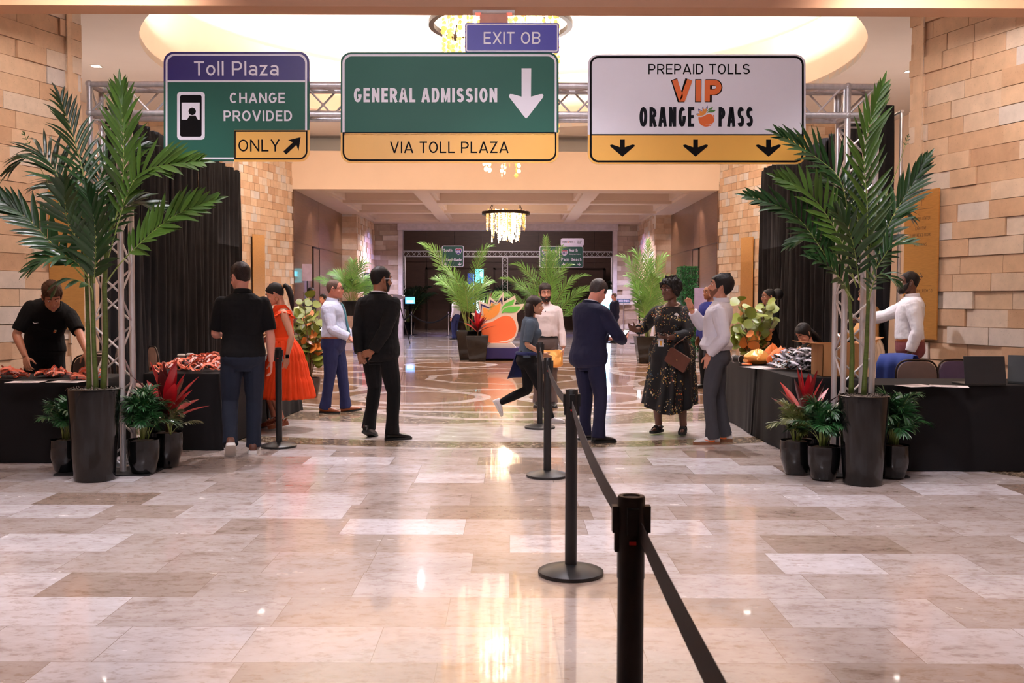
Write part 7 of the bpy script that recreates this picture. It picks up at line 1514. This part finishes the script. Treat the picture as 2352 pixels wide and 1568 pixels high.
def shield(par, px, py, s, col, txt):
    o = [(-1, -.8), (-.5, -1), (0, -.85), (.5, -1), (1, -.8), (1.05, .1), (.7, .75), (0, 1.15), (-.7, .75), (-1.05, .1)]; flat('route_shield', par, lilw, [poly([(px+a*s*1.12, py+b*s*1.12) for a, b in o])], 1); flat('route_field', par, col, [poly([(px+a*s, py+b*s) for a, b in o])], 2)
    flat('route_top', par, signm_red, [poly([(px-s, py-.8*s), (px-.5*s, py-s), (px, py-.85*s), (px+.5*s, py-s), (px+s, py-.8*s), (px+s, py-.45*s), (px-s, py-.45*s)])], 3); words('route_number', par, lilw if txt != '869' else signp, [(txt, px-.75*s, px+.75*s, py+.6*s, py-.25*s, .2)], 3)
signm_red = mat('red shield vinyl', hexc(170, 70, 90), .5); shield(fa, 1053, 577, 6.2, mat('indigo shield vinyl', hexc(66, 56, 140), .5), '95')
fb = far_sign(1239.5, 565, 1339.5, 614.5, 'wide green North and Palm Beach sign on the far truss behind palm fronds', dgrn, lilw); words('lettering', fb, lilw, [('North', 1263, 1280, 581, 574.5, .17), ('North', 1307.5, 1326.5, 578, 571.5, .17), ('Broward', 1245, 1279, 599, 592, .17), ('Palm Beach', 1289, 1335.5, 599, 592, .17)], 1)
flat('divider', fb, lilw, [poly([(1284.3, 568), (1285.7, 568), (1285.7, 593), (1284.3, 593)])], 1); shield(fb, 1252, 579, 6.2, mat('indigo shield vinyl', hexc(66, 56, 140), .5), '75'); shield(fb, 1296.5, 580, 6, lilw, '869'); words('small_lettering', fb, lilw, [('Sawgrass Expwy', 1308, 1334, 584.5, 582, .16)], 1)
for px in (1252, 1294, 1330.5): flat('arrow', fb, lilw, [dn(px, 607, 1)], 1)
fc_ = far_sign(1288, 547, 1341, 564.5, 'small lilac plate on top of the wide far green sign', lilw, None); words('lettering', fc_, signd, [('ORANGE', 1292, 1302.5, 557.5, 554, .22), ('PASS', 1307.5, 1315.5, 557.5, 554, .22), ('or', 1318, 1321, 557, 554, .2), ('TOLL BY', 1325, 1336, 555, 552, .16), ('PLATE', 1326.5, 1334.5, 559.5, 556.5, .16)], 1); cx, cz = sg(1305, 556); flat('fruit_dot', fc_, signo, [[(cx+.036*math.cos(2*PI*k/14), cz+.036*math.sin(2*PI*k/14)) for k in range(14)]], 1)

# ------------------------------------------------------------------ silver posts and ropes
chrome = mat('polished chrome', hexc(206, 204, 216), .18, .9, var=.04); rope = mat('black velvet rope', hexc(20, 18, 22), .8)
def rpost(px, Y, label, nxt=None):
    x = P(px, 720, Y).x; t_ = empty('rope_post', (x, Y, 0), 0, label, 'rope post', 'silver rope posts at the far end'); mb = MB(); mb.lathe([(.16, 0), (.16, .02), (.13, .035), (.03, .06), (.026, .07), (.026, .93), (.038, .935), (.038, .96), (.03, .975), (.034, .99), (.02, 1.01), (.004, 1.015)], 24); mb.build('post', chrome, t_, smooth=40)
    if nxt is not None:
        d = P(nxt, 720, Y).x-x; tube_part('rope', rope, t_, [(d*u, 0, .90-.42*4*u*(1-u)*.8) for u in [i/16 for i in range(17)]], .03, 8); mb = MB(); mb.box((-.07, -.015, .86), (.07, .015, .9)); mb.build('hook', chrome, t_)
rpost(945, 40.2, 'silver rope post farthest left at the far end', 1030); rpost(1030, 40.2, 'silver rope post left of the feathery palm', 1112); rpost(1437, 39.2, 'silver rope post right of the kiosk', 1500); rpost(868, 40.2, 'silver rope post hidden behind the black suit', 945)

# ------------------------------------------------------------------ screens, kiosk, counter, stands
def scr(name, rgb, st): return mat(name, rgb, .3, emit=rgb, estr=st, var=.0)
def panel_screen(px0, py0, px1, py1, Y, label, parts, stand=True, cat='screen', depth=.08, name='display_screen'):
    a, b = P(px0, py1, Y), P(px1, py0, Y); t_ = empty(name, ((a.x+b.x)/2, Y, 0), 0, label, cat); w, z0, z1 = (b.x-a.x)/2, a.z, b.z; mb = MB(); e = .02; mb.box((-w-e, 0, z0-e), (w+e, depth, z1+e)); mb.build('casing', phonem, t_)
    for nm, u0, v0, u1, v1, m in parts: mb = MB(); mb.box((-w+2*w*u0, -.004, z0+(z1-z0)*v0), (-w+2*w*u1, .0, z0+(z1-z0)*v1)); mb.build(nm, m, t_)
    if stand: mb = MB(); mb.tube([(0, depth/2+.02, 0), (0, depth/2+.02, z0)], .03, 8); mb.box((-.3, -.2, 0), (.3, .3, .02)); mb.build('stand', phonem, t_)
    return t_
teal = scr('teal screen', (.12, .72, .80), 2.2); wlit = scr('white screen', (.80, .90, 1), 3.0); navyl = scr('dim blue screen', (.02, .05, .30), .8); bl = scr('blue screen', (.10, .40, .95), 2.2)
panel_screen(1092, 617.5, 1110.5, 650, 47.0, 'teal lit screen on a stand in the dark end room', [('teal_image', 0, 0, 1, 1, teal), ('white_disc', .55, .45, .95, .8, wlit)]); panel_screen(1074, 628, 1089, 700, 47.4, 'tall dim blue screen beside the teal screen', [('blue_image', 0, 0, 1, 1, navyl), ('lit_edge', .9, .0, 1, .98, bl)])
panel_screen(931, 682, 953, 697, 42.5, 'small bright blue monitor left of the silver posts', [('blue_image', 0, 0, 1, 1, bl), ('white_block', .15, .1, .85, .5, wlit)]); panel_screen(1094, 690, 1112, 730, 38.6, 'blue-white lit display behind the red bromeliad', [('white_image', 0, 0, 1, 1, wlit), ('blue_block', .1, .1, .9, .45, bl)])
k_ = panel_screen(1378, 665, 1405, 779, 35.4, 'tall lit white and teal kiosk screen behind the man in navy', [('white_image', 0, 0, 1, 1, wlit), ('teal_block', 0, .52, 1, .74, teal)], False, 'kiosk', .12, 'display_kiosk')
mb = MB(); mb.box((-.32, -.1, 0), (.32, .3, .03)); mb.box((-.2, .02, .03), (.2, .10, .12)); mb.build('base', phonem, k_)
panel_screen(1465, 664, 1474, 694, 34.0, 'narrow lit white screen behind the right rotunda palm', [('white_image', 0, 0, 1, 1, scr('pale screen', (.7, .85, 1), 1.6))])
l = bpy.data.lights.new('kiosk_lamp', 'AREA'); l.energy = 40; l.size = .4; l.size_y = 1.6; l.shape = 'RECTANGLE'; l.color = (.55, .62, 1.0); o = bpy.data.objects.new('kiosk_lamp', l); COL.objects.link(o); o.parent = k_; o.location = (0, -.03, .95); o.rotation_euler = (-PI/2, 0, PI)
# blue counter with the pink mark
YC = 28.4; a = P(800, 805, YC); t_ = empty('check_in_counter', (a.x+.50, YC, 0), 0, 'royal blue counter with pink and white bars behind the man in pale blue', 'counter'); cb = mat('royal blue counter panel', hexc(58, 66, 170), .45)
mb = MB(); mb.box((-.36, 0, .02), (.75, .6, 1.20)); mb.build('body', cb, t_); mb = MB(); mb.box((-.38, -.02, 1.20), (.77, .62, 1.24)); mb.build('counter_top', signk, t_); mb = MB(); mb.box((-.34, .02, 0), (.73, .58, .02)); mb.build('plinth', signk, t_)
mb = MB(); mb.prism([(-.27, .62), (-.19, .64), (-.19, .98), (-.27, .96)], -.008, 0); mb.build('white_bar', scr('pale lilac bar', (.75, .6, .85), .15), t_, fix=True); mb = MB(); mb.prism([(-.11, .60), (.04, .66), (.04, 1.02), (-.11, 1.04)], -.008, 0); mb.build('pink_bar', mat('pink bar', hexc(226, 84, 176), .5), t_, fix=True)
mb = MB(); put_text(mb, 'Group', -.26, .40, -.004, .09, t=.14); put_text(mb, 'CITY', -.2, .2, -.004, .09, t=.16); mb.build('lettering', lilw, t_)
mb = MB(); mb.lathe([(.06, 0), (.06, .3), (.004, .3)], 16); o = mb.build('black_canister', phonem, None, loc=(a.x+.42, YC+.2, 1.24)); tag(o, 'dark canister standing on the blue counter', 'canister')
# stands and posters
def poster(px, pyt, pyb, w, Y, m, label, txt=None, pole=True, name='poster_stand', cat='poster stand'):
    c = P(px, pyt, Y); z1 = c.z; z0 = P(px, pyb, Y).z; t_ = empty(name, (c.x, Y, 0), 0, label, cat); mb = MB(); mb.box((-w/2, -.012, z0), (w/2, .012, z1)); mb.build('panel', m, t_)
    if pole: mb = MB(); mb.tube([(0, .02, .01), (0, .02, z1-.02)], .014, 8); mb.lathe([(.16, 0), (.16, .012), (.02, .02)], 20, (0, .02, 0)); mb.build('pole', steelp if pole != 'w' else chrome, t_, smooth=40)
    if txt: mb = MB(); put_text(mb, txt, 0, z0+(z1-z0)*.25, -.0135, (z1-z0)*.5, w*.86, .2, align='C'); mb.build('lettering', lilw, t_)
    return t_
poster(705, 606, 645, .27, 26.95, mat('lilac poster', hexc(186, 170, 196), .5), 'lilac notice on a thin pole before the left wood wall'); poster(1612, 661, 745, .36, 24.0, mat('mauve poster', hexc(150, 132, 164), .5), 'mauve poster on a stand behind the man in royal blue'); poster(1432, 686, 695.5, .50, 38.0, mat('slate street sign', hexc(70, 92, 116), .5), 'YOUTH SPORTS sign plate on a slim pole', 'YOUTH SPORTS', 'w')
poster(852, 626, 700, .42, 30.4, mat('dark navy banner', hexc(34, 32, 58), .5), 'dark navy banner with pale edge behind the black suit'); mb = MB(); mb.box((-.24, -.02, .9), (-.21, .02, 2.3)); mb.build('pale_edge', lilw, bpy.data.objects[[o for o in bpy.data.objects.keys() if o.startswith('poster_stand')][-1]])
mb = MB(); mb.lathe([(.09, 0), (.12, .28), (.115, .28), (.085, .01), (.004, .01)], 20, cap=False); o = mb.build('bucket', whl, None, loc=(P(1482, 780, 28).x, 28.0, 0), smooth=40); tag(o, 'small white bucket on the floor beside the right rotunda palm', 'bucket')
# video camera on a tripod
c = P(915, 682, 33.0); t_ = empty('video_camera', (c.x, 33.0, 0), 0, 'grey video camera on a tripod right of the black suit man', 'camera'); mb = MB(); mb.box((-.17, -.06, c.z-.07), (.12, .06, c.z+.07)); mb.tube([(.12, 0, c.z), (.22, 0, c.z)], .05, 12); mb.build('camera_body', mat('grey camera shell', hexc(120, 112, 124), .5), t_)
for k in range(3): mb = MB(); mb.tube([(0, 0, c.z-.08), (.4*math.cos(2.1*k+.4), .4*math.sin(2.1*k+.4), .01)], .016, 8); mb.build('leg', phonem, t_)
